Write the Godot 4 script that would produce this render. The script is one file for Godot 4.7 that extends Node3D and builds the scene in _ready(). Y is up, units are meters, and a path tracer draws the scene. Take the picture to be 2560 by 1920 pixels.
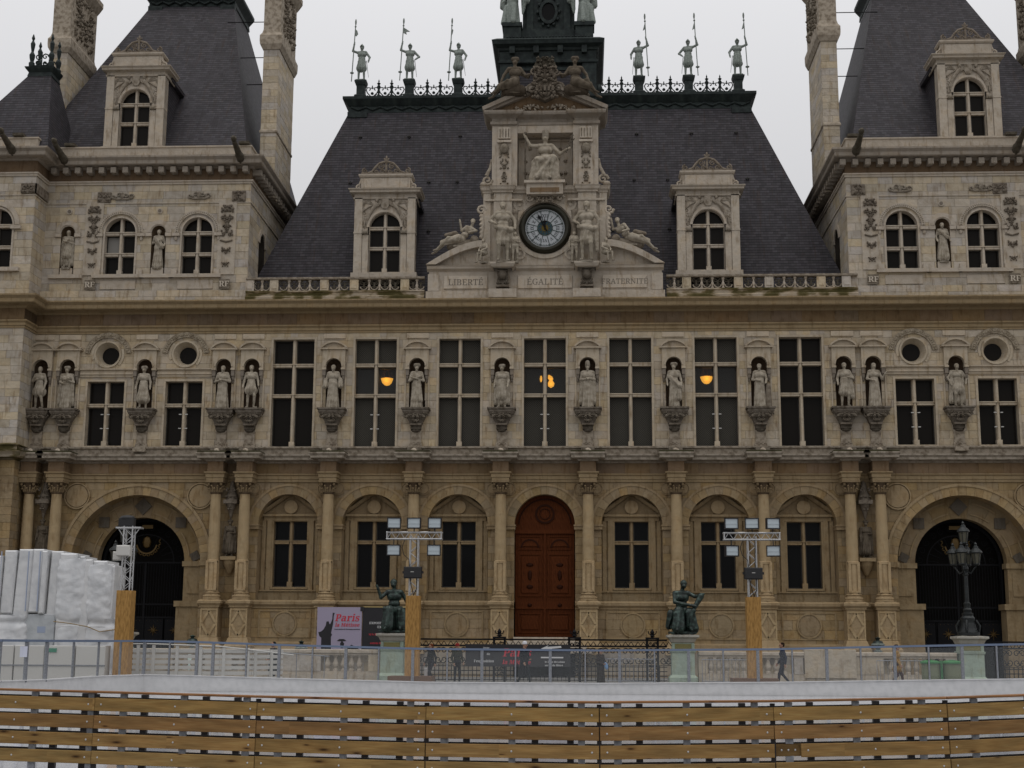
extends Node3D
# A city hall facade under an overcast sky, seen across an ice rink.

var rng := RandomNumberGenerator.new()
var M := {}
var used := {}
var stones := []          # every ashlar block: [area, polygon, frame, colour, material key]
var mortar := {}          # material key -> mesh builder of the recessed joints
var hall: Node3D
const PALE := Color(0.445, 0.392, 0.318)
const WARM := Color(0.3, 0.225, 0.132)  # ground storey: dirtier stone, with some cornice shade mixed into the colour
const CREAM := Color(0.445, 0.378, 0.285)   # the middle storey, a little yellower
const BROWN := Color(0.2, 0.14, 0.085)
const SOOT := Color(0.185, 0.16, 0.128)
const ZW := -75.0
const COLX := [-27.62, -26.12, -17.49, -15.93, -11.45, -6.91, -2.3, 2.3, 6.91, 11.45, 15.93, 17.49, 26.12, 27.62]
const NICHEX := [-27.62, -26.12, -21.84, -17.49, -15.93, -11.45, -6.91, -2.3, 2.3, 6.91, 11.45, 15.93, 17.49, 21.84]


class MB:
	var v := PackedVector3Array()
	var n := PackedVector3Array()
	var c := PackedColorArray()
	var u := PackedVector2Array()
	var ix := PackedInt32Array()
	var k := Color(1, 1, 1)
	var t := Transform3D.IDENTITY

	func vert(p: Vector3, nn: Vector3, uv := Vector2.ZERO) -> int:
		v.push_back(p); n.push_back(nn); c.push_back(k); u.push_back(uv)
		return v.size() - 1

	func face(ia: int, ib: int, id: int) -> void:   # winds the triangle to suit its normals
		var g := (v[ib] - v[ia]).cross(v[id] - v[ia])
		if g.dot(n[ia] + n[ib] + n[id]) > 0.0:
			ix.push_back(ia); ix.push_back(id); ix.push_back(ib)
		else:
			ix.push_back(ia); ix.push_back(ib); ix.push_back(id)

	func uvof(p: Vector3, nn: Vector3) -> Vector2:
		var a := nn.abs()
		if a.y > 0.8: return Vector2(p.x, p.z)
		if a.x > a.z: return Vector2(p.z, p.y)
		return Vector2(p.x, p.y)

	func q(a: Vector3, b: Vector3, d: Vector3, e: Vector3) -> void:   # counter-clockwise seen from outside
		a = t * a; b = t * b; d = t * d; e = t * e
		var nn := (b - a).cross(d - a)
		if nn.length_squared() < 1e-14: nn = (d - a).cross(e - a)
		nn = nn.normalized()
		var s := v.size()
		vert(a, nn, uvof(a, nn)); vert(b, nn, uvof(b, nn)); vert(d, nn, uvof(d, nn)); vert(e, nn, uvof(e, nn))
		ix.append_array(PackedInt32Array([s, s + 2, s + 1, s, s + 3, s + 2]))

	func tri(a: Vector3, b: Vector3, d: Vector3) -> void:
		a = t * a; b = t * b; d = t * d
		var nn := (b - a).cross(d - a).normalized()
		var s := v.size()
		vert(a, nn, uvof(a, nn)); vert(b, nn, uvof(b, nn)); vert(d, nn, uvof(d, nn))
		ix.append_array(PackedInt32Array([s, s + 2, s + 1]))

	func box(x0: float, x1: float, y0: float, y1: float, z0: float, z1: float) -> MB:
		var a := Vector3(x0, y0, z0); var b := Vector3(x1, y0, z0); var d := Vector3(x1, y1, z0); var e := Vector3(x0, y1, z0)
		var A := Vector3(x0, y0, z1); var B := Vector3(x1, y0, z1); var D := Vector3(x1, y1, z1); var E := Vector3(x0, y1, z1)
		q(A, B, D, E); q(b, a, e, d); q(a, A, E, e); q(B, b, d, D); q(E, D, d, e); q(a, b, B, A)
		return self

	func cbox(x0: float, x1: float, y0: float, y1: float, z0: float, z1: float, f: float) -> MB:   # chamfered front edges
		q(Vector3(x0 + f, y0 + f, z1), Vector3(x1 - f, y0 + f, z1), Vector3(x1 - f, y1 - f, z1), Vector3(x0 + f, y1 - f, z1))
		q(Vector3(x0, y0, z1 - f), Vector3(x1, y0, z1 - f), Vector3(x1 - f, y0 + f, z1), Vector3(x0 + f, y0 + f, z1))
		q(Vector3(x1, y0, z1 - f), Vector3(x1, y1, z1 - f), Vector3(x1 - f, y1 - f, z1), Vector3(x1 - f, y0 + f, z1))
		q(Vector3(x1, y1, z1 - f), Vector3(x0, y1, z1 - f), Vector3(x0 + f, y1 - f, z1), Vector3(x1 - f, y1 - f, z1))
		q(Vector3(x0, y1, z1 - f), Vector3(x0, y0, z1 - f), Vector3(x0 + f, y0 + f, z1), Vector3(x0 + f, y1 - f, z1))
		box(x0, x1, y0, y1, z0, z1 - f)
		return self

	func poly(p: PackedVector2Array, z: float) -> void:
		var ti := Geometry2D.triangulate_polygon(p)
		for i in range(0, ti.size(), 3):
			var a := p[ti[i]]; var b := p[ti[i + 1]]; var d := p[ti[i + 2]]
			if (b - a).cross(d - a) < 0.0:
				var w := b; b = d; d = w
			tri(Vector3(a.x, a.y, z), Vector3(b.x, b.y, z), Vector3(d.x, d.y, z))

	func extrude(p: PackedVector2Array, z0: float, z1: float, back := false) -> MB:
		if Geometry2D.is_polygon_clockwise(p): p.reverse()
		poly(p, z1)
		for i in p.size():
			var a := p[i]; var b := p[(i + 1) % p.size()]
			q(Vector3(a.x, a.y, z0), Vector3(b.x, b.y, z0), Vector3(b.x, b.y, z1), Vector3(a.x, a.y, z1))
		if back:
			var s := t
			t = t * Transform3D(Basis(Vector3.UP, PI), Vector3.ZERO)
			var r := PackedVector2Array()
			for i in p: r.push_back(Vector2(-i.x, i.y))
			poly(r, -z0)
			t = s
		return self

	func ring(cx: float, cy: float, ri: float, ro: float, a0: float, a1: float, seg: int, z0: float, z1: float) -> MB:
		for i in seg:
			var a := a0 + (a1 - a0) * i / seg; var b := a0 + (a1 - a0) * (i + 1) / seg
			var A := Vector3(cos(a), sin(a), 0); var B := Vector3(cos(b), sin(b), 0)
			var o := Vector3(cx, cy, z1); var w := Vector3(cx, cy, z0)
			q(o + A * ri, o + A * ro, o + B * ro, o + B * ri)
			q(w + A * ro, w + B * ro, o + B * ro, o + A * ro); q(w + B * ri, w + A * ri, o + A * ri, o + B * ri)
			if i == 0 and a1 - a0 < 6.28: q(w + A * ri, w + A * ro, o + A * ro, o + A * ri)
			if i == seg - 1 and a1 - a0 < 6.28: q(w + B * ro, w + B * ri, o + B * ri, o + B * ro)
		return self

	func lathe(pr: Array, seg := 12, at := Vector3.ZERO, a0 := 0.0, a1 := TAU, fl := 0, fd := 0.0) -> MB:
		for j in pr.size() - 1:
			var p: Vector2 = pr[j]; var r: Vector2 = pr[j + 1]
			var d := r - p
			if d.length() < 1e-6: continue
			var m := Vector2(d.y, -d.x).normalized()
			var s := v.size()
			for i in seg + 1:
				var a := a0 + (a1 - a0) * i / seg
				var f := 1.0 - (fd * (0.5 + 0.5 * cos(a * fl)) if fl else 0.0)
				var o := Vector3(cos(a), 0, sin(a))
				var nn := (t.basis * (o * m.x + Vector3(0, m.y, 0))).normalized()
				vert(t * (at + o * p.x * f + Vector3(0, p.y, 0)), nn, Vector2(a, p.y))
				vert(t * (at + o * r.x * f + Vector3(0, r.y, 0)), nn, Vector2(a, r.y))
			for i in seg:
				face(s + 2 * i, s + 2 * i + 2, s + 2 * i + 1)
				face(s + 2 * i + 1, s + 2 * i + 2, s + 2 * i + 3)
		return self

	func ell(at: Vector3, r: Vector3, b := Basis.IDENTITY, la := 4, lo := 6) -> MB:
		var s := v.size()
		for j in la + 1:
			var h := PI * j / la
			for i in lo + 1:
				var a := TAU * i / lo
				var o := Vector3(sin(h) * cos(a), cos(h), sin(h) * sin(a))
				vert(t * (at + b * (o * r)), (t.basis * (b * (o / r))).normalized(), Vector2(a, h))
		for j in la:
			for i in lo:
				var w := s + j * (lo + 1) + i
				if j > 0: face(w, w + 1, w + lo + 1)
				if j < la - 1: face(w + 1, w + lo + 2, w + lo + 1)
		return self

	func tube(p: Array, r: float, seg := 6, r2 := -1.0, caps := true) -> MB:
		if r2 < 0: r2 = r
		var s := v.size()
		var up := Vector3.UP
		var d0: Vector3 = (p[1] - p[0]).normalized()
		if absf(d0.dot(up)) > 0.95: up = Vector3.RIGHT
		var side := d0.cross(up).normalized()
		for j in p.size():
			var d: Vector3 = (p[mini(j + 1, p.size() - 1)] - p[maxi(j - 1, 0)]).normalized()
			side = (side - d * side.dot(d)).normalized()
			var o2 := d.cross(side)
			var rr := lerpf(r, r2, float(j) / (p.size() - 1))
			for i in seg + 1:
				var a := TAU * i / seg
				var o := side * cos(a) + o2 * sin(a)
				vert(t * (p[j] + o * rr), (t.basis * o).normalized(), Vector2(a, j))
		for j in p.size() - 1:
			for i in seg:
				var w := s + j * (seg + 1) + i
				face(w, w + 1, w + seg + 1); face(w + 1, w + seg + 2, w + seg + 1)
		if caps:
			for e in [0, p.size() - 1]:
				var m: Vector3 = t.basis * ((p[0] - p[1]) if e == 0 else (p[e] - p[e - 1])).normalized()
				var w := vert(t * p[e], m)
				for i in seg + 1: vert(v[s + e * (seg + 1) + i], m)
				for i in seg: face(w, w + 1 + i, w + 2 + i)
		return self

	func mould(path: PackedVector2Array, pr: Array, caps := true) -> MB:   # path in x,z; profile (out, y) from bottom to top
		var off := PackedVector2Array()
		for i in path.size():
			var d0 := (path[i] - path[maxi(i - 1, 0)]); var d1 := (path[mini(i + 1, path.size() - 1)] - path[i])
			if i == 0: d0 = d1
			if i == path.size() - 1: d1 = d0
			d0 = d0.normalized(); d1 = d1.normalized()
			var n0 := Vector2(-d0.y, d0.x) * -1.0; var n1 := Vector2(-d1.y, d1.x) * -1.0
			n0 = -n0; n1 = -n1
			off.push_back((n0 + n1) / maxf(0.3, 1.0 + n0.dot(n1)))
		for i in path.size() - 1:
			for j in pr.size() - 1:
				var a: Vector2 = path[i] + off[i] * pr[j].x; var b: Vector2 = path[i + 1] + off[i + 1] * pr[j].x
				var d: Vector2 = path[i + 1] + off[i + 1] * pr[j + 1].x; var e: Vector2 = path[i] + off[i] * pr[j + 1].x
				q(Vector3(a.x, pr[j].y, a.y), Vector3(b.x, pr[j].y, b.y), Vector3(d.x, pr[j + 1].y, d.y), Vector3(e.x, pr[j + 1].y, e.y))
		if caps:
			for e in [0, path.size() - 1]:
				var pp := PackedVector2Array()
				for j in pr: pp.push_back(j)
				pp.push_back(Vector2(-0.02, pr[-1].y)); pp.push_back(Vector2(-0.02, pr[0].y))
				var ti := Geometry2D.triangulate_polygon(pp)
				for i in range(0, ti.size(), 3):
					var w := []
					for j in 3:
						var o: Vector2 = path[e] + off[e] * pp[ti[i + j]].x
						w.push_back(Vector3(o.x, pp[ti[i + j]].y, o.y))
					tri(w[0], w[1], w[2])
		return self

	func scroll(at: Vector3, r: float, turns: float, dir: float, tr: float, a0 := 0.0, seg := 5) -> MB:   # a spiral volute in the x,y plane
		var p := []
		var m := int(9 * turns)
		for i in m + 1:
			var f := float(i) / m
			var a := a0 + dir * TAU * turns * f
			p.push_back(at + Vector3(cos(a), sin(a), 0) * r * (1.0 - 0.85 * f))
		return tube(p, tr, seg, tr * 0.7)

	func relief(x0: float, x1: float, y0: float, y1: float, z: float, d: float, count: int, sd: int) -> MB:   # mirrored carving
		var g := RandomNumberGenerator.new()
		g.seed = sd
		var cx := (x0 + x1) / 2
		for i in count:
			var px := g.randf_range(0, (x1 - x0) / 2 * 0.88); var py := g.randf_range(y0, y1)
			var r := Vector3(g.randf_range(0.35, 0.8), g.randf_range(0.5, 1.2), g.randf_range(0.7, 1.3)) * d
			var a := g.randf_range(-1.4, 1.4)
			ell(Vector3(cx + px, py, z), r, Basis(Vector3.BACK, a), 4, 5)
			ell(Vector3(cx - px, py, z), r, Basis(Vector3.BACK, -a), 4, 5)
		return self

	func join(o: MB, x := Transform3D.IDENTITY) -> MB:
		var s := v.size()
		var nb := x.basis.inverse().transposed()
		var flip := x.basis.determinant() < 0
		for i in o.v.size():
			v.push_back(x * o.v[i]); n.push_back((nb * o.n[i]).normalized())
		c.append_array(o.c); u.append_array(o.u)
		for i in range(0, o.ix.size(), 3):
			ix.push_back(s + o.ix[i]); ix.push_back(s + o.ix[i + (2 if flip else 1)]); ix.push_back(s + o.ix[i + (1 if flip else 2)])
		return self

	func mesh() -> ArrayMesh:
		var a := []
		a.resize(Mesh.ARRAY_MAX)
		a[Mesh.ARRAY_VERTEX] = v; a[Mesh.ARRAY_NORMAL] = n; a[Mesh.ARRAY_COLOR] = c; a[Mesh.ARRAY_TEX_UV] = u; a[Mesh.ARRAY_INDEX] = ix
		var m := ArrayMesh.new()
		m.add_surface_from_arrays(Mesh.PRIMITIVE_TRIANGLES, a)
		return m


func mb(k := Color(1, 1, 1), t := Transform3D.IDENTITY) -> MB:
	var m := MB.new()
	m.k = k; m.t = t
	return m

func vary(k: Color, a := 0.1) -> Color:
	var f := rng.randf_range(1 - a, 1 + a)
	var w := rng.randf_range(-0.035, 0.055)
	return Color(k.r * f * (1 + w), k.g * f, k.b * f * (1 - w * 2.6))

func numbered(called: String) -> String:
	var i: int = used.get(called, -1) + 1
	used[called] = i
	return called if i == 0 else "%s_%03d" % [called, i]

func obj(called: String, m: Variant, mat: Material, parent: Node = self) -> MeshInstance3D:
	var o := MeshInstance3D.new()
	o.mesh = m.mesh() if m is MB else m
	o.material_override = mat
	o.name = numbered(called) if parent == self else called
	parent.add_child(o, true)
	return o

func part(called: String, parent: Node, at := Transform3D.IDENTITY) -> Node3D:
	var o := Node3D.new()
	o.name = called
	o.transform = at
	parent.add_child(o, true)
	return o

func tag(o: Node, label: String, category: String, group := "", kind := "") -> Node:
	o.set_meta("label", label)
	if category: o.set_meta("category", category)
	if group: o.set_meta("group", group)
	if kind: o.set_meta("kind", kind)
	return o

func thing(called: String, label: String, category: String, at := Vector3.ZERO, turn := 0.0, group := "") -> Node3D:
	var o := Node3D.new()
	o.name = numbered(called)
	add_child(o)
	o.position = at; o.rotation.y = turn
	tag(o, label, category, group)
	return o

func T(x: float, y: float, z: float, turn := 0.0) -> Transform3D:
	return Transform3D(Basis(Vector3.UP, turn), Vector3(x, y, z))

func P2(a: Array) -> PackedVector2Array:
	var p := PackedVector2Array()
	for i in range(0, a.size(), 2): p.push_back(Vector2(a[i], a[i + 1]))
	return p

func PR(a: Array) -> Array:
	var p := []
	for i in range(0, a.size(), 2): p.push_back(Vector2(a[i], a[i + 1]))
	return p

func rectp(x0: float, x1: float, y0: float, y1: float) -> PackedVector2Array:
	return P2([x0, y0, x1, y0, x1, y1, x0, y1])

func archp(cx: float, r: float, y0: float, sp: float, seg := 18) -> PackedVector2Array:
	var p := P2([cx - r, y0, cx + r, y0])
	for i in seg + 1:
		var a := PI * i / seg
		p.push_back(Vector2(cx + r * cos(a), sp + r * sin(a)))
	return p

func circp(cx: float, cy: float, r: float, seg := 20, a0 := 0.0, a1 := TAU) -> PackedVector2Array:
	var p := PackedVector2Array()
	for i in seg + (0 if a1 - a0 > 6.2 else 1): p.push_back(Vector2(cx + r * cos(a0 + (a1 - a0) * i / seg), cy + r * sin(a0 + (a1 - a0) * i / seg)))
	return p

func ringp(cx: float, cy: float, ri: float, ro: float, a0: float, a1: float, seg: int) -> PackedVector2Array:
	var p := PackedVector2Array()
	for i in seg + 1: p.push_back(Vector2(cx + ro * cos(a0 + (a1 - a0) * i / seg), cy + ro * sin(a0 + (a1 - a0) * i / seg)))
	for i in seg + 1: p.push_back(Vector2(cx + ri * cos(a1 + (a0 - a1) * i / seg), cy + ri * sin(a1 + (a0 - a1) * i / seg)))
	return p

func bounds(p: PackedVector2Array) -> Rect2:
	var r := Rect2(p[0], Vector2.ZERO)
	for i in p: r = r.expand(i)
	return r

# Coursed blocks over a rectangle less the openings; the joints lie 25 mm behind the faces.
func ashlar(fr: Transform3D, x0: float, x1: float, y0: float, y1: float, ch: float, bl: float, holes: Array, k: Color, key := "stone") -> void:
	var rows := maxi(1, roundi((y1 - y0) / ch))
	var hb := []
	for h in holes: hb.push_back(bounds(h))
	if not mortar.has(key): mortar[key] = mb()
	for r in rows:
		var ya := y0 + (y1 - y0) * r / rows; var yb := y0 + (y1 - y0) * (r + 1) / rows
		var xs := [x0]
		var x := x0 + bl * rng.randf_range(0.45, 1.1)
		while x < x1 - bl * 0.4:
			xs.push_back(x)
			x += bl * rng.randf_range(0.8, 1.25)
		xs.push_back(x1)
		for i in xs.size() - 1:
			var rc := rectp(xs[i], xs[i + 1], ya, yb)
			var rb := bounds(rc)
			var ps := [rc]
			for j in holes.size():
				if rb.intersects(hb[j]):
					var nx := []
					for p in ps:
						for w in Geometry2D.clip_polygons(p, holes[j]):
							if not Geometry2D.is_polygon_clockwise(w): nx.push_back(w)
					ps = nx
			for p in ps:
				var w := bounds(p)
				if w.size.x < 0.03 or w.size.y < 0.03: continue
				mortar[key].k = k * 0.62
				mortar[key].t = fr
				mortar[key].poly(p, -0.025)
				stones.push_back([w.get_area(), p, fr, vary(k, 0.13), key])

func lay_stones() -> void:
	stones.sort_custom(func(a, b): return a[0] > b[0])
	var rest := {}
	for i in stones.size():
		var s: Array = stones[i]
		var m: MB = mb(s[3], s[2]) if i < 300 else rest.get_or_add(s[4], mb())
		m.k = s[3]; m.t = s[2]
		var z := rng.randf_range(-0.004, 0.004)
		for p in Geometry2D.offset_polygon(s[1], -0.007):
			if p.size() > 2: m.extrude(p, -0.025, z)
		if i < 300 and m.v.size(): obj("stone_block", m, M[s[4]], hall)
	for key in rest: obj("stonework", rest[key], M[key], hall).set_meta("kind", "stuff")
	for key in mortar: obj("mortar", mortar[key], M[key], hall).set_meta("kind", "stuff")

func voussoirs(parent: Node, cx: float, cy: float, ri: float, ro: float, cnt: int, z0: float, z1: float, k: Color, called := "voussoir") -> void:
	for i in cnt:
		var g := 0.006 / ro
		obj(called, mb(vary(k, 0.13)).ring(cx, cy, ri, ro, PI * i / cnt + g, PI * (i + 1) / cnt - g, 3, z0, z1 + rng.randf_range(-0.004, 0.006)), M.stone, parent)

func noise(seed_: int, freq: float, oct := 4, kind := FastNoiseLite.TYPE_SIMPLEX_SMOOTH) -> FastNoiseLite:
	var f := FastNoiseLite.new()
	f.seed = seed_; f.frequency = freq; f.noise_type = kind
	f.fractal_octaves = oct
	return f

func ntex(f: FastNoiseLite, size: int, cols: Array, nm := 0.0) -> NoiseTexture2D:
	var t := NoiseTexture2D.new()
	t.width = size; t.height = size; t.seamless = true; t.noise = f
	if nm > 0:
		t.as_normal_map = true; t.bump_strength = nm
	else:
		var g := Gradient.new()
		g.offsets = PackedFloat32Array(); g.colors = PackedColorArray()
		var o := PackedFloat32Array(); var cc := PackedColorArray()
		for i in cols:
			o.push_back(i[0]); cc.push_back((Color(i[1], i[2], i[3])).linear_to_srgb())
		g.offsets = o; g.colors = cc
		t.color_ramp = g
	return t

func mat(k: Color, rough := 0.8, metal := 0.0, spec := 0.5) -> StandardMaterial3D:
	var m := StandardMaterial3D.new()
	m.albedo_color = k.linear_to_srgb()
	m.roughness = rough; m.metallic = metal; m.metallic_specular = spec
	return m

func tri_tex(m: StandardMaterial3D, alb: Texture2D, sc: float, nrm: Texture2D = null, ns := 1.0, world := true) -> StandardMaterial3D:
	m.albedo_texture = alb
	m.uv1_triplanar = true; m.uv1_world_triplanar = world
	m.uv1_scale = Vector3.ONE * sc
	if nrm:
		m.normal_enabled = true; m.normal_texture = nrm; m.normal_scale = ns
	return m

func image_tex(w: int, h: int, f: Callable) -> ImageTexture:
	var b := PackedByteArray()
	b.resize(w * h * 3)
	for y in h:
		for x in w:
			var k: Color = f.call(x, y)
			var o := (y * w + x) * 3
			b[o] = int(clampf(k.r, 0, 1) * 255); b[o + 1] = int(clampf(k.g, 0, 1) * 255); b[o + 2] = int(clampf(k.b, 0, 1) * 255)
	return ImageTexture.create_from_image(Image.create_from_data(w, h, false, Image.FORMAT_RGB8, b))

func materials() -> void:
	var mottle := ntex(noise(3, 0.012, 5), 512, [[0.0, 0.74, 0.7, 0.65], [0.35, 0.93, 0.92, 0.91], [0.55, 1.0, 1.0, 1.0], [0.8, 1.0, 0.96, 0.9], [1.0, 0.86, 0.8, 0.72]])
	var streak := ntex(noise(9, 0.02, 4), 512, [[0.0, 0.55, 0.48, 0.4], [0.22, 0.84, 0.81, 0.77], [0.4, 1.0, 1.0, 1.0], [1.0, 1.0, 1.0, 1.0]])
	var grit := ntex(noise(5, 0.09, 4), 256, [], 3.0)
	var st := tri_tex(mat(Color(1, 1, 1), 0.93, 0, 0.3), mottle, 0.16, grit, 0.25)
	st.vertex_color_use_as_albedo = true
	st.detail_enabled = true; st.detail_blend_mode = BaseMaterial3D.BLEND_MODE_MUL
	st.detail_albedo = streak; st.detail_uv_layer = BaseMaterial3D.DETAIL_UV_2
	st.uv2_triplanar = true; st.uv2_world_triplanar = true; st.uv2_scale = Vector3(0.3, 0.06, 0.3)
	M.stone = st
	var moss := st.duplicate()
	moss.detail_albedo = ntex(noise(21, 0.018, 4), 512, [[0.0, 0.12, 0.12, 0.05], [0.4, 0.2, 0.19, 0.09], [0.52, 0.42, 0.38, 0.27], [0.64, 0.8, 0.77, 0.7], [1.0, 1.0, 1.0, 1.0]])
	moss.uv2_scale = Vector3(0.07, 0.16, 0.07)
	M.moss = moss
	var carve := tri_tex(mat(Color(1, 1, 1), 0.93, 0, 0.3), ntex(noise(13, 0.02, 4), 256, [[0.0, 0.42, 0.38, 0.33], [0.42, 0.78, 0.75, 0.71], [0.6, 1.0, 0.99, 0.97], [1.0, 1.0, 0.96, 0.9]]), 0.5, grit, 0.5)
	carve.vertex_color_use_as_albedo = true
	M.carve = carve
	var sl := RandomNumberGenerator.new()
	sl.seed = 4
	var tone := []
	for i in 1024: tone.push_back(sl.randf_range(0.86, 1.12))
	M.slate = mat(Color(1, 1, 1), 0.7, 0, 0.3)
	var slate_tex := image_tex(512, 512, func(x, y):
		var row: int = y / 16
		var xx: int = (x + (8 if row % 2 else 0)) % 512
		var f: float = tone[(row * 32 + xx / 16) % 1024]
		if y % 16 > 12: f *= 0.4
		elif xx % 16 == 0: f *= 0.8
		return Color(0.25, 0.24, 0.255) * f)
	M.slate.albedo_texture = slate_tex
	M.slate.uv1_scale = Vector3(1 / 9.0, 1 / 5.6, 1)
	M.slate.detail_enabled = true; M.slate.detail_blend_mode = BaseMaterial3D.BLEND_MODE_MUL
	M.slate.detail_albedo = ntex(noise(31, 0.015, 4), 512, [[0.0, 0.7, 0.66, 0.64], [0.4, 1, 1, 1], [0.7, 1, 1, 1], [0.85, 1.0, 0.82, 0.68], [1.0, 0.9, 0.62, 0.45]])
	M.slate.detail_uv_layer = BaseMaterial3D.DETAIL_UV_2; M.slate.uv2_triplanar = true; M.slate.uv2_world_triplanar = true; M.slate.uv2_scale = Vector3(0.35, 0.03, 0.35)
	M.copper = tri_tex(mat(Color(1, 1, 1), 0.7, 0.1, 0.4), ntex(noise(17, 0.02, 4), 256, [[0.0, 0.008, 0.011, 0.011], [0.5, 0.018, 0.026, 0.025], [0.8, 0.03, 0.04, 0.036], [1.0, 0.055, 0.05, 0.036]]), 0.4)
	M.verdigris = tri_tex(mat(Color(1, 1, 1), 0.75, 0.0, 0.4), ntex(noise(18, 0.02, 4), 256, [[0.0, 0.12, 0.14, 0.125], [0.5, 0.22, 0.25, 0.225], [1.0, 0.3, 0.33, 0.3]]), 1.2)
	M.bronze = tri_tex(mat(Color(1, 1, 1), 0.42, 0.35, 0.5), ntex(noise(19, 0.016, 4), 256, [[0.0, 0.008, 0.012, 0.01], [0.48, 0.014, 0.024, 0.02], [0.62, 0.035, 0.06, 0.05], [1.0, 0.09, 0.14, 0.115]]), 0.9)
	M.iron = mat(Color(0.009, 0.009, 0.01), 0.75, 0.0, 0.25)
	M.iron_green = tri_tex(mat(Color(1, 1, 1), 0.5, 0.2), ntex(noise(23, 0.03, 3), 128, [[0.0, 0.006, 0.008, 0.008], [0.6, 0.011, 0.014, 0.014], [1.0, 0.03, 0.037, 0.036]]), 1.5)
	M.gold = mat(Color(0.1, 0.06, 0.015), 0.5, 0.5)
	M.glass_dark = mat(Color(0.006, 0.006, 0.006), 0.12, 0, 0.22)
	M.glass_brown = mat(Color(0.014, 0.012, 0.01), 0.15, 0, 0.18)
	M.sash = mat(Color(0.02, 0.017, 0.013), 0.6)
	var lead := image_tex(64, 64, func(x, y):
		var a := absi((x + y) % 32 - 16); var b := absi((x - y + 64) % 32 - 16)
		return Color(0.45, 0.43, 0.4) if a < 3 or b < 3 else Color(1, 0.98, 0.94))
	M.glass_leaded = mat(Color(0.075, 0.074, 0.068), 0.35, 0, 0.16)
	M.glass_leaded.albedo_texture = lead; M.glass_leaded.uv1_scale = Vector3(4.2, 4.2, 1)
	M.pane_lit = mat(Color(0.05, 0.05, 0.045), 0.06, 0, 0.3)
	M.pane_lit.albedo_color.a = 0.55; M.pane_lit.transparency = BaseMaterial3D.TRANSPARENCY_ALPHA
	M.room = mat(Color(0.1, 0.075, 0.05), 0.9)
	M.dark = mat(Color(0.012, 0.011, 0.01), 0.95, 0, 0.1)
	M.lamp_glow = mat(Color(0.8, 0.5, 0.12), 0.5)
	M.lamp_glow.emission_enabled = true; M.lamp_glow.emission = Color(1.0, 0.72, 0.26); M.lamp_glow.emission_energy_multiplier = 1.5
	M.door = tri_tex(mat(Color(1, 1, 1), 0.7, 0, 0.15), ntex(noise(27, 0.03, 4), 256, [[0.0, 0.05, 0.015, 0.006], [0.5, 0.085, 0.025, 0.009], [1.0, 0.115, 0.036, 0.012]]), 0.7)
	M.door.uv1_scale = Vector3(2.4, 0.3, 2.4)
	M.door_dark = mat(Color(0.03, 0.009, 0.004), 0.6, 0, 0.2)
	var wn := noise(41, 0.9, 3); var wl := noise(42, 0.008, 3)
	var kn := []
	for i in 16: kn.push_back([rng.randf_range(0, 512), rng.randf_range(0, 256), rng.randf_range(2.0, 5.0)])
	var wood := image_tex(512, 256, func(x, y):
		var bend := 0.0
		var dk := 1.0
		for w in kn:
			var dx: float = (x - w[0]) * 0.55; var dy: float = y - w[1]
			var d2: float = dx * dx + dy * dy
			var r2: float = w[2] * w[2]
			if d2 < r2 * 14:
				bend += dy * 0.4 * exp(-d2 / (r2 * 4)); dk *= 1.0 - 0.5 * exp(-d2 / (r2 * 0.5)) - 0.1 * exp(-d2 / (r2 * 3))
		var g := wn.get_noise_2d(x * 0.024, (y + bend * 2) * 0.5); var l := wl.get_noise_2d(x * 1.2, y * 4.0)
		var f := (0.9 + 0.1 * g + 0.16 * l) * dk
		return Color(f, f * (0.93 + 0.06 * g - 0.2 * (1 - dk)), f * (0.82 + 0.1 * g - 0.3 * (1 - dk))))
	M.plank = mat(Color(1, 1, 1), 0.7, 0, 0.3)
	M.plank.albedo_texture = wood; M.plank.vertex_color_use_as_albedo = true
	M.plywood = tri_tex(mat(Color(1, 1, 1), 0.7, 0, 0.3), ntex(noise(33, 0.02, 4), 256, [[0.0, 0.22, 0.12, 0.035], [0.5, 0.36, 0.2, 0.06], [1.0, 0.46, 0.26, 0.09]]), 0.6)
	M.plywood.uv1_scale = Vector3(2.0, 0.5, 2.0)
	M.ply_base = mat(Color(0.13, 0.07, 0.04), 0.85)
	M.galv = tri_tex(mat(Color(1, 1, 1), 0.5, 0.45), ntex(noise(35, 0.05, 3), 128, [[0.0, 0.16, 0.17, 0.19], [1.0, 0.3, 0.31, 0.33]]), 2.0)
	M.alu = mat(Color(0.5, 0.5, 0.5), 0.4, 0.6)
	M.rail_blue = mat(Color(0.13, 0.17, 0.25), 0.5, 0.2)
	M.black_steel = mat(Color(0.014, 0.012, 0.013), 0.6, 0.2)
	M.white_board = tri_tex(mat(Color(1, 1, 1), 0.6), ntex(noise(37, 0.02, 4), 256, [[0.0, 0.5, 0.505, 0.505], [0.5, 0.56, 0.56, 0.56], [1.0, 0.6, 0.6, 0.6]]), 0.5)
	M.white_paint = mat(Color(0.5, 0.49, 0.46), 0.6)
	M.clear_pane = mat(Color(0.85, 0.9, 0.92), 0.04, 0, 0.16)
	M.clear_pane.albedo_color.a = 0.07; M.clear_pane.transparency = BaseMaterial3D.TRANSPARENCY_ALPHA
	M.ice = tri_tex(mat(Color(1, 1, 1), 0.07, 0, 0.6), ntex(noise(39, 0.012, 5), 512, [[0.0, 0.46, 0.465, 0.5], [0.5, 0.52, 0.525, 0.55], [1.0, 0.58, 0.58, 0.61]]), 0.11)
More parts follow.
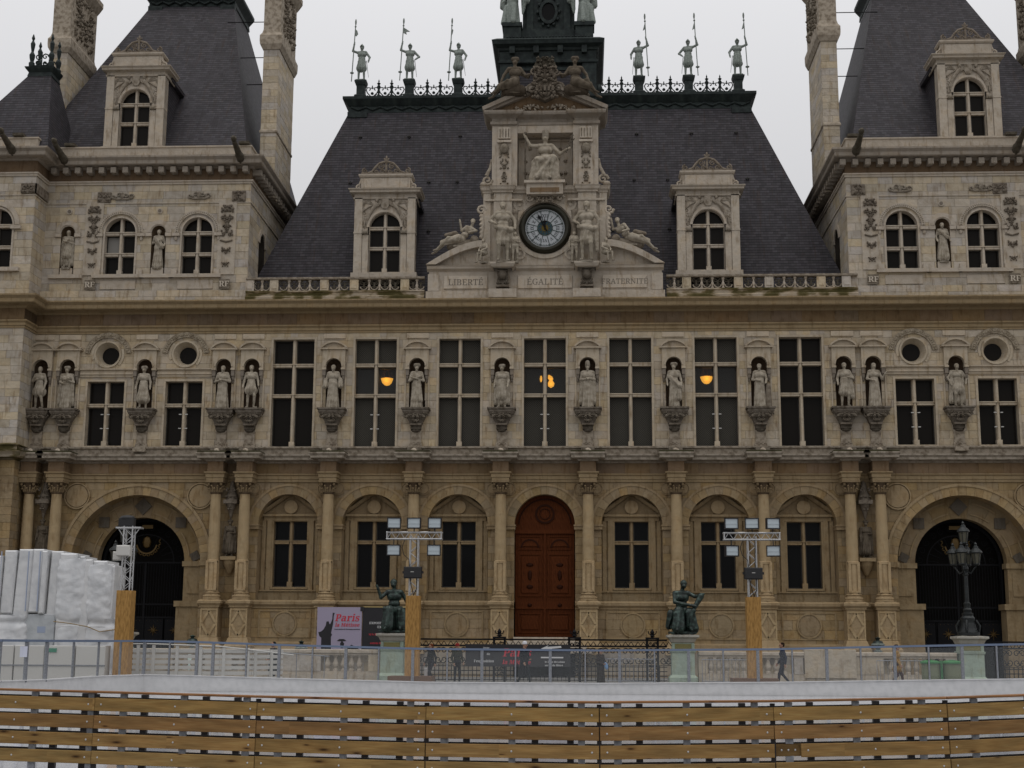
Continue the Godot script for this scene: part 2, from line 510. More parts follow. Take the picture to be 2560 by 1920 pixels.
	M.plastic = tri_tex(mat(Color(1, 1, 1), 0.38, 0, 0.5), ntex(noise(43, 0.014, 4), 256, [[0.0, 0.52, 0.53, 0.54], [0.5, 0.63, 0.635, 0.64], [1.0, 0.7, 0.7, 0.7]]), 0.4, ntex(noise(44, 0.02, 4), 256, [], 4.0), 0.35)
	M.plastic.vertex_color_use_as_albedo = true
	M.foam = mat(Color(0.74, 0.75, 0.76), 0.7)
	M.black = mat(Color(0.008, 0.008, 0.009), 0.6)
	M.lens = mat(Color(0.44, 0.5, 0.53), 0.25, 0.0, 0.5)
	M.paint = mat(Color(1, 1, 1), 0.75, 0, 0.3)
	M.paint.vertex_color_use_as_albedo = true
	M.cloth = tri_tex(mat(Color(1, 1, 1), 0.9, 0, 0.2), ntex(noise(47, 0.05, 3), 128, [[0.0, 0.75, 0.75, 0.75], [1.0, 1, 1, 1]]), 2.0, null, 1.0, false)
	M.cloth.vertex_color_use_as_albedo = true
	M.paving = tri_tex(mat(Color(1, 1, 1), 0.8), ntex(noise(49, 0.02, 5), 512, [[0.0, 0.1, 0.095, 0.09], [0.5, 0.15, 0.145, 0.135], [1.0, 0.2, 0.19, 0.175]]), 0.3, grit, 0.4)
	M.stone_green = st.duplicate()
	M.stone_green.albedo_color = Color(0.92, 1.0, 0.97)
	M.green_lid = mat(Color(0.03, 0.17, 0.05), 0.4)
	M.gold_mosaic = tri_tex(mat(Color(1, 1, 1), 0.6), ntex(noise(51, 0.1, 2), 128, [[0.0, 0.12, 0.11, 0.04], [1.0, 0.34, 0.29, 0.1]]), 2.0)
	M.dial = mat(Color(0.4, 0.42, 0.43), 0.4)
	M.lantern_glass = mat(Color(0.1, 0.095, 0.07), 0.3, 0, 0.3)

# A body: tapered capsules joined by a smooth minimum, meshed as surface nets. prim = [a, b, radius a, radius b, colour index, folds]
func body(prims: Array, cell: float, k: float, cols: Array) -> MB:
	var lo := Vector3(1e9, 1e9, 1e9); var hi := -lo
	for p in prims:
		var r := Vector3.ONE * (maxf(p[2], p[3]) + 3 * cell + 0.02)
		lo = lo.min(p[0] - r).min(p[1] - r); hi = hi.max(p[0] + r).max(p[1] + r)
	var nx := int((hi.x - lo.x) / cell) + 2; var ny := int((hi.y - lo.y) / cell) + 2; var nz := int((hi.z - lo.z) / cell) + 2
	var D := PackedFloat32Array(); D.resize(nx * ny * nz); D.fill(9.0)
	var B := D.duplicate()
	var C := PackedByteArray(); C.resize(nx * ny * nz)
	for p in prims:
		var a: Vector3 = p[0]; var ab: Vector3 = p[1] - a
		var ra: float = p[2]; var rb: float = p[3]
		var l2 := maxf(ab.length_squared(), 1e-9)
		var fold: int = p[5] if p.size() > 5 else 0
		var m := Vector3.ONE * (maxf(ra, rb) + k + 2 * cell)
		var c0 := (a.min(p[1]) - m - lo) / cell; var c1 := (a.max(p[1]) + m - lo) / cell
		var x0 := maxi(0, int(c0.x)); var x1 := mini(nx - 1, int(c1.x) + 1)
		var y0 := maxi(0, int(c0.y)); var y1 := mini(ny - 1, int(c1.y) + 1)
		var z0 := maxi(0, int(c0.z)); var z1 := mini(nz - 1, int(c1.z) + 1)
		var ci: int = p[4]
		for z in range(z0, z1 + 1):
			for y in range(y0, y1 + 1):
				var at := (z * ny + y) * nx + x0
				var w := Vector3(lo.x + x0 * cell, lo.y + y * cell, lo.z + z * cell) - a
				for x in range(x0, x1 + 1):
					var h := clampf(w.dot(ab) / l2, 0.0, 1.0)
					var o := w - ab * h
					var d := o.length() - lerpf(ra, rb, h)
					if fold: d -= 0.024 * sin(atan2(o.x, o.z) * fold + h * 3.0) * (0.3 + h)
					if d < B[at]:
						B[at] = d; C[at] = ci
					var e := D[at]
					var s := maxf(k - absf(d - e), 0.0)
					D[at] = minf(d, e) - s * s / (4.0 * k)
					w.x += cell
					at += 1
	var out := MB.new()
	var id := PackedInt32Array(); id.resize(nx * ny * nz); id.fill(-1)
	var sy := nx; var sz := nx * ny
	var off := [0, 1, sy, sy + 1, sz, sz + 1, sz + sy, sz + sy + 1]
	var ed := [[0, 1], [2, 3], [4, 5], [6, 7], [0, 2], [1, 3], [4, 6], [5, 7], [0, 4], [1, 5], [2, 6], [3, 7]]
	for z in nz - 1:
		for y in ny - 1:
			for x in nx - 1:
				var i := z * sz + y * sy + x
				var d0 := D[i]
				if absf(d0) > 3.0 * cell: continue
				var vals := [d0, D[i + 1], D[i + sy], D[i + sy + 1], D[i + sz], D[i + sz + 1], D[i + sz + sy], D[i + sz + sy + 1]]
				var neg := 0
				for w in vals:
					if w < 0: neg += 1
				if neg == 0 or neg == 8: continue
				var p := Vector3.ZERO; var cnt := 0
				for e in ed:
					var va: float = vals[e[0]]; var vb: float = vals[e[1]]
					if (va < 0) != (vb < 0):
						var f := va / (va - vb)
						var pa := Vector3(e[0] & 1, (e[0] >> 1) & 1, e[0] >> 2); var pb := Vector3(e[1] & 1, (e[1] >> 1) & 1, e[1] >> 2)
						p += pa.lerp(pb, f); cnt += 1
				p = lo + (Vector3(x, y, z) + p / cnt) * cell
				var g := Vector3(vals[1] + vals[3] + vals[5] + vals[7] - vals[0] - vals[2] - vals[4] - vals[6],
					vals[2] + vals[3] + vals[6] + vals[7] - vals[0] - vals[1] - vals[4] - vals[5],
					vals[4] + vals[5] + vals[6] + vals[7] - vals[0] - vals[1] - vals[2] - vals[3])
				out.k = cols[C[i]]
				id[i] = out.vert(p, g.normalized() if g.length_squared() > 0 else Vector3.UP, Vector2(p.x, p.y))
	for z in range(1, nz - 1):
		for y in range(1, ny - 1):
			for x in range(1, nx - 1):
				var i := z * sz + y * sy + x
				if id[i] < 0: continue
				var s0 := D[i] < 0
				for e in [[1, sy, sz], [sy, 1, sz], [sz, 1, sy]]:
					if s0 != (D[i + e[0]] < 0):
						var a := id[i]; var b := id[i - e[1]]; var d := id[i - e[1] - e[2]]; var f := id[i - e[2]]
						if b >= 0 and d >= 0 and f >= 0:
							out.face(a, b, d); out.face(a, d, f)
	return out

# Joints of a figure 1.8 m tall, facing +z; o changes any of them.
func joints(o: Dictionary) -> Dictionary:
	var j := {"hip": Vector3(0, 0.95, 0), "chest": Vector3(0, 1.3, 0), "neck": Vector3(0, 1.47, 0.0), "head": Vector3(0, 1.64, 0.02),
		"sl": Vector3(0.19, 1.42, 0), "sr": Vector3(-0.19, 1.42, 0), "el": Vector3(0.27, 1.14, -0.02), "er": Vector3(-0.27, 1.14, -0.02),
		"hl": Vector3(0.27, 0.88, 0.08), "hr": Vector3(-0.27, 0.88, 0.08),
		"kl": Vector3(0.12, 0.5, 0.04), "kr": Vector3(-0.11, 0.5, 0.02), "al": Vector3(0.13, 0.08, 0), "ar": Vector3(-0.12, 0.08, 0),
		"tl": Vector3(0.16, 0.04, 0.15), "tr": Vector3(-0.15, 0.04, 0.15)}
	j.merge(o, true)
	return j

# Parts: 0 skin, 1 coat, 2 trousers, 3 shoes, 4 hair or hat, 5 extra
func figure(o: Dictionary) -> Array:
	var j := joints(o)
	var w: float = o.get("girth", 1.0)
	var H: Vector3 = j.hip; var C: Vector3 = j.chest
	var p := []
	var sx: Vector3 = (j.sl - j.sr).normalized()
	p.append([H - sx * 0.07, H + sx * 0.07, 0.125 * w, 0.125 * w, o.get("hipcol", 2)])
	p.append([H.lerp(C, 0.45) - sx * 0.05, H.lerp(C, 0.45) + sx * 0.05, 0.115 * w, 0.115 * w, 1])
	p.append([C - sx * 0.08, C + sx * 0.08, 0.13 * w, 0.13 * w, 1])
	p.append([j.sr.lerp(j.sl, 0.1), j.sr.lerp(j.sl, 0.9), 0.078 * w, 0.078 * w, 1])
	p.append([j.neck - Vector3(0, 0.06, 0), j.neck.lerp(j.head, 0.5), 0.06, 0.055, 0])
	for s in ["l", "r"]:
		p.append([j["s" + s], j["e" + s], 0.062 * w, 0.05 * w, 1])
		p.append([j["e" + s], j["h" + s], 0.05 * w, 0.036 * w, o.get("armcol", 1)])
		var hp: Vector3 = H + sx * (0.085 if s == "l" else -0.085) - Vector3(0, 0.05, 0)
		p.append([hp, j["k" + s], 0.092 * w, 0.06, o.get("hipcol", 2)])
		p.append([j["k" + s], j["a" + s], 0.06, 0.042, o.get("legcol", 2)])
		p.append([j["a" + s] - Vector3(0, 0.03, 0), j["t" + s], 0.042, 0.036, 3])
	if not o.get("nohead", false):
		var h: Vector3 = j.head
		var f: Vector3 = o.get("face", Vector3(0, 0, 1))
		p.append([h + Vector3(0, 0.03, 0) - f * 0.015, h + Vector3(0, -0.03, 0) + f * 0.015, 0.093, 0.075, 0])
		p.append([h - Vector3(0, 0.01, 0) + f * 0.09, h - Vector3(0, 0.035, 0) + f * 0.105, 0.012, 0.016, 0])
		p.append([h + Vector3(0, 0.05, 0) - f * 0.025, h + Vector3(0, 0.0, 0) - f * 0.05, 0.09, 0.075, 4])
		p.append([j["h" + "l"], j["h" + "l"] + (j.hl - j.el).normalized() * 0.1, 0.04, 0.03, 0])
		p.append([j["h" + "r"], j["h" + "r"] + (j.hr - j.er).normalized() * 0.1, 0.04, 0.03, 0])
		match o.get("hat", ""):
			"helmet":
				p.append([h + Vector3(0, 0.08, 0), h + Vector3(0, 0.2, -0.02), 0.1, 0.02, 4])
				p.append([h + Vector3(0, 0.07, -0.1), h + Vector3(0, 0.07, 0.14), 0.075, 0.04, 4])
			"cap":
				p.append([h + Vector3(-0.05, 0.09, 0), h + Vector3(0.06, 0.095, 0), 0.085, 0.085, 4])
			"beret":
				p.append([h + Vector3(-0.06, 0.1, 0), h + Vector3(0.07, 0.09, 0), 0.07, 0.085, 4])
			"tall":
				p.append([h + Vector3(0, 0.08, 0), h + Vector3(0, 0.18, 0), 0.1, 0.09, 4])
			"bun":
				p.append([h + Vector3(0, 0.1, -0.06), h + Vector3(0, 0.08, -0.1), 0.05, 0.05, 4])
			"long":
				p.append([h + Vector3(0, 0.0, -0.06), h + Vector3(0, -0.18, -0.08), 0.09, 0.08, 4])
		if o.get("beard", false): p.append([h + Vector3(0, -0.07, 0) + f * 0.06, h + Vector3(0, -0.15, 0) + f * 0.08, 0.05, 0.03, 4])
	var rb: float = o.get("robe", 0.0)   # length of the skirt: its hem height
	if rb != 0.0:
		var foot: Vector3 = (j.al + j.ar) * 0.5
		var e := Vector3(foot.x, rb, foot.z + 0.02)
		var rw: float = o.get("robew", 0.17)
		p.append([H + Vector3(-0.03, 0.05, 0), e - Vector3(0.06, 0, 0), 0.14 * w, rw, 1, 7])
		p.append([H + Vector3(0.03, 0.05, 0), e + Vector3(0.06, 0, 0), 0.14 * w, rw, 1, 6])
	if o.get("cloak", false):
		p.append([j.sl + Vector3(0.02, 0, -0.05), Vector3(0.22, 0.25, -0.08), 0.08, 0.12, 1, 5])
		p.append([j.sr + Vector3(-0.02, 0, -0.05), Vector3(-0.22, 0.25, -0.08), 0.08, 0.12, 1, 6])
		p.append([Vector3(0, 1.4, -0.08), Vector3(0, 0.25, -0.1), 0.1, 0.16, 1, 5])
	for x in o.get("more", []): p.append(x)
	return p

func scaled(p: Array, s: float, fr := Transform3D.IDENTITY) -> Array:
	var out := []
	for a in p:
		var b: Array = a.duplicate()
		b[0] = fr * (a[0] * s); b[1] = fr * (a[1] * s); b[2] = a[2] * s; b[3] = a[3] * s
		out.append(b)
	return out

var GREYS := [Color(0.4, 0.36, 0.29), Color(0.38, 0.34, 0.275), Color(0.36, 0.325, 0.26), Color(0.3, 0.27, 0.22), Color(0.3, 0.27, 0.22), Color(0.22, 0.19, 0.15)]

func statue(label: String, at: Vector3, turn: float, h: float, o: Dictionary, group := "", material := "carve", category := "statue", called := "stone_statue") -> Node3D:
	var t := thing(called, label, category, at, turn, group)
	var s := h / 1.8
	obj("figure", body(scaled(figure(o), s), 0.013 * s + 0.004, 0.02 * s, GREYS), M[material], t)
	obj("plinth", mb(GREYS[3]).box(-0.19 * s, 0.19 * s, -0.06, 0.03, -0.14 * s, 0.16 * s), M[material], t)
	return t

var hand_mesh: MB
func hand() -> MB:   # a relaxed right hand, fingers hanging along -y, thumb towards +z
	if hand_mesh == null:
		var p := [[Vector3(0, 0, -0.02), Vector3(0, -0.075, -0.024), 0.02, 0.016, 0], [Vector3(0, 0, 0.012), Vector3(0, -0.075, 0.02), 0.02, 0.016, 0], [Vector3(0, -0.02, 0), Vector3(0, -0.07, 0), 0.019, 0.016, 0]]
		var ln := [0.066, 0.076, 0.072, 0.056]
		for i in 4:
			var a := Vector3(0.0, -0.085, 0.03 - i * 0.0195)
			var b := a + Vector3(0.004, -ln[i] * 0.45, 0.001)
			var c := b + Vector3(0.014, -ln[i] * 0.32, 0)
			var d := c + Vector3(0.018, -ln[i] * 0.16, 0)
			p.append([a, b, 0.0095, 0.009, 0]); p.append([b, c, 0.009, 0.0085, 0]); p.append([c, d, 0.0085, 0.0075, 0])
		p.append([Vector3(0.004, -0.02, 0.022), Vector3(0.01, -0.05, 0.05), 0.014, 0.011, 0])
		p.append([Vector3(0.01, -0.05, 0.05), Vector3(0.02, -0.085, 0.052), 0.011, 0.0085, 0])
		hand_mesh = body(p, 0.0042, 0.008, [Color(1, 1, 1)])
	return hand_mesh

var head_mesh: MB
func head() -> MB:   # centre between the ears, facing +z
	if head_mesh == null:
		var p := [[Vector3(0, 0.035, -0.02), Vector3(0, 0.03, 0.025), 0.083, 0.075, 0], [Vector3(0, -0.03, 0.03), Vector3(0, -0.075, 0.055), 0.06, 0.034, 0],
			[Vector3(-0.025, -0.05, 0.03), Vector3(0.025, -0.05, 0.03), 0.045, 0.045, 0], [Vector3(0, -0.06, -0.02), Vector3(0, -0.16, -0.02), 0.055, 0.058, 0],
			[Vector3(0, 0.012, 0.098), Vector3(0, -0.026, 0.116), 0.009, 0.013, 0], [Vector3(-0.045, 0.026, 0.083), Vector3(0.045, 0.026, 0.083), 0.012, 0.012, 0],
			[Vector3(-0.022, -0.052, 0.088), Vector3(0.022, -0.052, 0.088), 0.008, 0.008, 1], [Vector3(-0.018, -0.062, 0.086), Vector3(0.018, -0.062, 0.086), 0.008, 0.008, 1],
			[Vector3(-0.08, 0.015, -0.005), Vector3(-0.078, -0.03, 0.004), 0.014, 0.01, 0], [Vector3(0.08, 0.015, -0.005), Vector3(0.078, -0.03, 0.004), 0.014, 0.01, 0],
			[Vector3(-0.032, 0.008, 0.082), Vector3(-0.03, 0.008, 0.082), 0.012, 0.012, 2], [Vector3(0.032, 0.008, 0.082), Vector3(0.03, 0.008, 0.082), 0.012, 0.012, 2]]
		head_mesh = body(p, 0.0065, 0.012, [Color(1, 1, 1), Color(0.75, 0.5, 0.48), Color(0.12, 0.1, 0.1)])
	return head_mesh

func tinted(m: MB, k: Color) -> MB:
	var o := MB.new()
	o.v = m.v; o.n = m.n; o.u = m.u; o.ix = m.ix
	for i in m.c: o.c.push_back(i * k)
	return o

# A person: one body with its head and hands in the same mesh; hair, hats and bags are children.
func person(label: String, at: Vector3, turn: float, h: float, o: Dictionary, cols: Array, gaze := 0.0) -> Node3D:
	var t := thing("person", label, "person", at, turn, "passers-by behind the rink")
	var s := h / 1.78
	o.nohead = true
	var j := joints(o)
	var b := body(scaled(figure(o), s), 0.0145, 0.035, cols)
	var skin: Color = cols[0]
	b.join(tinted(head(), skin), Transform3D(Basis(Vector3.UP, gaze).scaled(Vector3.ONE * s), j.head * s))
	for d in ["l", "r"]:
		var dir: Vector3 = (j["h" + d] - j["e" + d]).normalized()
		var y := -dir
		var x := y.cross(Vector3(0, 0, 1)).normalized()
		if x.length() < 0.1: x = Vector3(1, 0, 0)
		var z := x.cross(y)
		if d == "l": x = -x
		b.join(tinted(hand(), skin), Transform3D(Basis(x * s, y * s, z * s), j["h" + d] * s))
	obj("body", b, M.cloth, t)
	var hp: Transform3D = Transform3D(Basis(Vector3.UP, gaze).scaled(Vector3.ONE * s), j.head * s)
	var m := mb(cols[4])
	m.t = hp
	match o.get("top", "hair"):
		"hair":
			m.ell(Vector3(0, 0.055, -0.025), Vector3(0.09, 0.075, 0.1), Basis.IDENTITY, 8, 12); m.ell(Vector3(0, 0.01, -0.06), Vector3(0.082, 0.08, 0.055), Basis.IDENTITY, 8, 12)
			obj("hair", m, M.cloth, t)
		"long":
			m.ell(Vector3(0, 0.055, -0.025), Vector3(0.095, 0.08, 0.105), Basis.IDENTITY, 8, 12); m.ell(Vector3(0, -0.08, -0.07), Vector3(0.1, 0.17, 0.06), Basis.IDENTITY, 8, 12)
			obj("hair", m, M.cloth, t)
		"woolhat":
			m.k = cols[5]
			m.lathe(PR([0.101, 0.03, 0.107, 0.05, 0.103, 0.08, 0.09, 0.13, 0.055, 0.165, 0.0, 0.175]), 16)
			obj("woolly_hat", m, M.cloth, t)
	return t

func window(cx: float, hw: float, y0: float, y1: float, trans: Array, zw: float, depth: float, pane: Material, spring := -1.0, swap := {}, k := PALE, latch := false) -> Node3D:
	var w := part("window", hall)
	var zp := zw - depth
	var arch := spring > 0
	var f := mb(k)
	var shape := archp(cx, hw, y0, spring) if arch else rectp(cx - hw, cx + hw, y0, y1)
	for i in shape.size():   # the reveal
		var a := shape[i]; var b := shape[(i + 1) % shape.size()]
		f.q(Vector3(b.x, b.y, zp - 0.1), Vector3(a.x, a.y, zp - 0.1), Vector3(a.x, a.y, zw + 0.012), Vector3(b.x, b.y, zw + 0.012))
	if arch:
		f.ring(cx, spring, hw, hw + 0.1, 0, PI, 18, zw - 0.02, zw + 0.05)
		for s in [-1, 1]: f.box(cx + s * (hw + 0.05) - 0.05, cx + s * (hw + 0.05) + 0.05, y0, spring, zw - 0.02, zw + 0.05)
	else:
		f.box(cx - hw - 0.12, cx - hw, y0, y1 + 0.12, zw - 0.02, zw + 0.05); f.box(cx + hw, cx + hw + 0.12, y0, y1 + 0.12, zw - 0.02, zw + 0.05)
		f.box(cx - hw, cx + hw, y1, y1 + 0.12, zw - 0.02, zw + 0.052)
	f.box(cx - hw - 0.1, cx + hw + 0.1, y0 - 0.12, y0, zw - depth, zw + 0.1)
	obj("frame", f, M.stone, w)
	var top := spring + hw if arch else y1
	obj("mullion", bar_v(cx, 0.1, y0, top, zp, zw - 0.1, k * 1.06), M.stone, w)
	var ys := [y0]
	ys.append_array(trans)
	ys.push_back(top)
	for y in trans:
		var m := mb(k * 1.06)
		m.box(cx - hw - 0.01, cx - 0.1, y - 0.08, y + 0.05, zp, zw - 0.1); m.box(cx + 0.1, cx + hw + 0.01, y - 0.08, y + 0.05, zp, zw - 0.1)
		m.box(cx - hw - 0.01, cx + hw + 0.01, y + 0.05, y + 0.1, zp, zw - 0.055)
		obj("transom", m, M.stone, w)
	var sash := mb()
	var n := 0
	for i in ys.size() - 1:
		var a: float = ys[i] + (0.1 if i else 0.0); var b: float = ys[i + 1] - (0.08 if i < ys.size() - 2 else 0.0)
		for s in [-1, 1]:
			var xa := minf(cx + s * 0.1, cx + s * hw); var xb := maxf(cx + s * 0.1, cx + s * hw)
			var p := rectp(xa, xb, a, b)
			if arch and i == ys.size() - 2:
				var cl := Geometry2D.intersect_polygons(p, shape)
				if cl.size(): p = cl[0]
			else:
				sash.box(xa, xa + 0.055, a, b, zp, zp + 0.09); sash.box(xb - 0.055, xb, a, b, zp, zp + 0.09)
				sash.box(xa + 0.055, xb - 0.055, b - 0.06, b, zp, zp + 0.088)
			sash.box(xa + 0.055, xb - 0.055, a, a + 0.07, zp, zp + 0.088)
			obj("pane", mb().extrude(p, zp + 0.02, zp + 0.04), swap.get(n, pane), w)
			n += 1
	obj("sash", sash, M.sash, w)
	if latch:
		var l := mb()
		for y in [y0 + 0.95, y0 + 1.72]:
			for s in [-1, 1]: l.box(cx + s * 0.17 - 0.07, cx + s * 0.17 + 0.07, y, y + 0.045, zw - 0.1, zw - 0.06)
		obj("latch", l, M.white_paint, w)
	return w

func bar_v(cx: float, h: float, y0: float, y1: float, zb: float, zf: float, k: Color) -> MB:   # an upright with splayed edges
	var m := mb(k)
	m.q(Vector3(cx - h * 0.5, y0, zf), Vector3(cx + h * 0.5, y0, zf), Vector3(cx + h * 0.5, y1, zf), Vector3(cx - h * 0.5, y1, zf))
	m.q(Vector3(cx - h, y0, zf - 0.1), Vector3(cx - h * 0.5, y0, zf), Vector3(cx - h * 0.5, y1, zf), Vector3(cx - h, y1, zf - 0.1))
	m.q(Vector3(cx + h * 0.5, y0, zf), Vector3(cx + h, y0, zf - 0.1), Vector3(cx + h, y1, zf - 0.1), Vector3(cx + h * 0.5, y1, zf))
	m.q(Vector3(cx - h, y0, zb), Vector3(cx - h, y0, zf - 0.1), Vector3(cx - h, y1, zf - 0.1), Vector3(cx - h, y1, zb))
	m.q(Vector3(cx + h, y0, zf - 0.1), Vector3(cx + h, y0, zb), Vector3(cx + h, y1, zb), Vector3(cx + h, y1, zf - 0.1))
	m.box(cx - h * 1.4, cx + h * 1.4, y0, y0 + 0.28, zb, zf + 0.02)
	return m

var capital_mesh: Mesh
func column(x: float) -> void:
	var c := part("column", hall, T(x, 0, -74.4))
	var p := mb(WARM * 1.2)
	p.box(-0.46, 0.46, 1.5, 3.62, -0.6, 0.4)
	p.mould(P2([-0.46, -0.5, -0.46, 0.4, 0.46, 0.4, 0.46, -0.5]), PR([0.0, 3.52, 0.06, 3.55, 0.06, 3.62, 0.16, 3.74, 0.16, 3.86, 0.0, 3.95]))
	p.box(-0.5, 0.5, 3.94, 3.96, -0.5, 0.44)
	p.mould(P2([-0.46, -0.5, -0.46, 0.4, 0.46, 0.4, 0.46, -0.5]), PR([0.24, 1.2, 0.24, 1.55, 0.16, 1.62, 0.05, 1.95, 0.0, 2.0]))
	obj("pedestal", p, M.stone, c)
	var lz := mb(WARM * 1.45)   # a raised lozenge in a raised border
	for s in [[-0.46, -0.38, 2.0, 3.45], [0.38, 0.46, 2.0, 3.45], [-0.38, 0.38, 2.0, 2.08], [-0.38, 0.38, 3.37, 3.45]]: lz.box(s[0], s[1], s[2], s[3], 0.39, 0.43)
	for s in [[0, 2.08, 0.38, 2.72], [0.38, 2.72, 0, 3.37], [0, 3.37, -0.38, 2.72], [-0.38, 2.72, 0, 2.08]]:
		var a := Vector2(s[0], s[1]); var b := Vector2(s[2], s[3])
		var o := (b - a).orthogonal().normalized() * 0.06
		lz.extrude(PackedVector2Array([a - o, b - o, b + o, a + o]), 0.39, 0.44)
	obj("lozenge_panel", lz, M.stone, c)
	obj("base", mb(WARM * 1.2).lathe(PR([0.47, 3.96, 0.47, 4.04, 0.45, 4.05, 0.475, 4.1, 0.45, 4.17, 0.38, 4.19, 0.37, 4.25, 0.41, 4.29, 0.38, 4.34, 0.33, 4.36]), 20), M.stone, c)
	var d := mb(WARM * 1.4)
	d.lathe(PR([0.33, 4.36, 0.33, 5.98, 0.3, 6.02]), 20)
	for s in [-1, 1]: d.box(s * 0.23 - 0.07, s * 0.23 + 0.07, 4.45, 5.95, 0.1, 0.36)
	d.box(-0.3, 0.3, 5.86, 5.96, 0.1, 0.35); d.box(-0.3, 0.3, 4.4, 4.5, 0.1, 0.35)
	obj("drum", d, M.stone, c)
	obj("shaft", mb(WARM * 1.38).lathe(PR([0.31, 6.0, 0.3, 7.4, 0.285, 8.6, 0.265, 9.5]), 80, Vector3.ZERO, 0, TAU, 20, 0.1), M.stone, c)
	if capital_mesh == null:
		var m := mb(BROWN * 0.6)
		m.lathe(PR([0.27, 9.48, 0.31, 9.52, 0.31, 9.57, 0.27, 9.6, 0.28, 9.75, 0.33, 9.95, 0.42, 10.08]), 16)
		m.k = WARM * 0.85
		for i in 8:
			var a := TAU * i / 8
			for r in 2:
				var aa := a + r * PI / 8
				var o := Vector3(cos(aa), 0, sin(aa))
				m.tube([o * 0.29 + Vector3(0, 9.6, 0), o * 0.34 + Vector3(0, 9.72 + r * 0.12, 0), o * 0.41 + Vector3(0, 9.78 + r * 0.14, 0), o * 0.45 + Vector3(0, 9.73 + r * 0.14, 0)], 0.06, 5, 0.045)
		for i in 4:
			var a := PI / 4 + PI / 2 * i
			m.ell(Vector3(cos(a) * 0.46, 10.0, sin(a) * 0.46), Vector3(0.08, 0.1, 0.08))
		m.box(-0.46, 0.46, 10.08, 10.2, -0.46, 0.46)
		capital_mesh = m.mesh()
	obj("capital", capital_mesh, M.stone, c)

var corbel_meshes := []
func aedicule(x: float) -> void:
	var w := part("statue_niche", hall, T(x, 0, ZW))
	var m := mb(CREAM * 0.97)
	# pediment
	m.box(-0.75, 0.75, 17.42, 17.5, -0.05, 0.34)
	var pd := ringp(0, 16.93, 0.86, 0.95, PI * 0.5 - 0.88, PI * 0.5 + 0.88, 10)
	m.extrude(pd, 0.0, 0.36)
	var tm := circp(0, 16.93, 0.87, 10, PI * 0.5 - 0.85, PI * 0.5 + 0.85)
	m.extrude(tm, 0.0, 0.2)
	obj("pediment", m, M.stone, w)
	m = mb(CREAM)
	var hole := archp(0, 0.43, 15.0, 16.5)
	for s in [[-0.62, 0, 0], [0, 0.62, 1]]:
		for p in Geometry2D.clip_polygons(rectp(s[0], s[1], 16.38, 17.42), hole):
			if not Geometry2D.is_polygon_clockwise(p): m.extrude(p, 0.0, 0.22)
	m.ring(0, 16.5, 0.43, 0.52, 0, PI, 14, 0.18, 0.27)
	for s in [-1, 1]:
		m.box(s * 0.52 - 0.11, s * 0.52 + 0.11, 16.3, 16.4, 0.0, 0.29)
		m.k = SOOT * 1.2
		m.box(s * 0.52 - 0.09, s * 0.52 + 0.09, 15.98, 16.3, 0.0, 0.24)
		m.ell(Vector3(s * 0.52, 15.9, 0.1), Vector3(0.1, 0.2, 0.12)); m.ell(Vector3(s * 0.52, 15.72, 0.06), Vector3(0.06, 0.16, 0.07))
		m.k = CREAM * 1.08
	obj("arch_frame", m, M.stone, w)
	for s in [-1, 1]:   # splayed jambs
		m = mb(CREAM * 1.02)
		m.q(Vector3(s * 0.6, 14.15, 0.02), Vector3(s * 0.38, 14.15, -0.3), Vector3(s * 0.38, 16.4, -0.3), Vector3(s * 0.6, 16.4, 0.02))
		m.box(minf(s * 0.6, s * 0.68), maxf(s * 0.6, s * 0.68), 14.15, 15.9, -0.02, 0.07)
		obj("jamb", m, M.stone, w)
	m = mb(BROWN * 0.42)  # shell painted dark to carry the shade inside the niche
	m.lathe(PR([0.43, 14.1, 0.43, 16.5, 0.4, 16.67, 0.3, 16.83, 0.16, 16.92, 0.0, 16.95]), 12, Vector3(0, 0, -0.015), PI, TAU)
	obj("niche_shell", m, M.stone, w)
	obj("name_panel", mb(CREAM * 1.16).cbox(-0.6, 0.6, 18.06, 18.34, 0, 0.06, 0.015), M.stone, w)
	# corbel
	if corbel_meshes.is_empty():
		var c := mb(SOOT * 0.95)
		c.box(-0.76, 0.76, 14.06, 14.15, -0.1, 0.72); c.box(-0.7, 0.7, 13.93, 14.06, -0.1, 0.66)
		c.mould(P2([-0.34, 0, -0.34, 0.3, 0.34, 0.3, 0.34, 0]), PR([0.0, 13.3, 0.04, 13.45, 0.2, 13.72, 0.36, 13.93]))
		c.k = SOOT * 1.1
		c.relief(-0.66, 0.66, 13.62, 13.9, 0.55, 0.085, 20, 5)
		c.relief(-0.36, 0.36, 13.4, 13.8, 0.48, 0.085, 14, 8)
		for s in [-1, 1]: c.scroll(Vector3(s * 0.55, 13.74, 0.45), 0.14, 1.2, s, 0.04)
		corbel_meshes.push_back(c.mesh())
		c = mb(SOOT * 1.0)
		c.box(-0.31, 0.31, 13.22, 13.32, 0, 0.45)
		c.k = SOOT * 0.6
		c.box(-0.28, 0.28, 13.02, 13.22, 0, 0.3); c.ell(Vector3(0, 12.98, 0.16), Vector3(0.27, 0.12, 0.14))
		c.k = SOOT * 1.7
		c.mould(P2([-0.27, 0, -0.27, 0.12, 0.27, 0.12, 0.27, 0]), PR([0.0, 12.02, 0.05, 12.1, 0.05, 12.25, 0.01, 12.3, 0.0, 12.75, 0.03, 12.9, 0.0, 12.98]))
		c.relief(-0.24, 0.24, 12.12, 12.4, 0.16, 0.05, 8, 3)
		c.box(-0.34, 0.34, 11.8, 12.04, 0, 0.5)
		corbel_meshes.push_back(c.mesh())
	obj("corbel", corbel_meshes[0], M.carve, w)
	obj("console", corbel_meshes[1], M.carve, w)

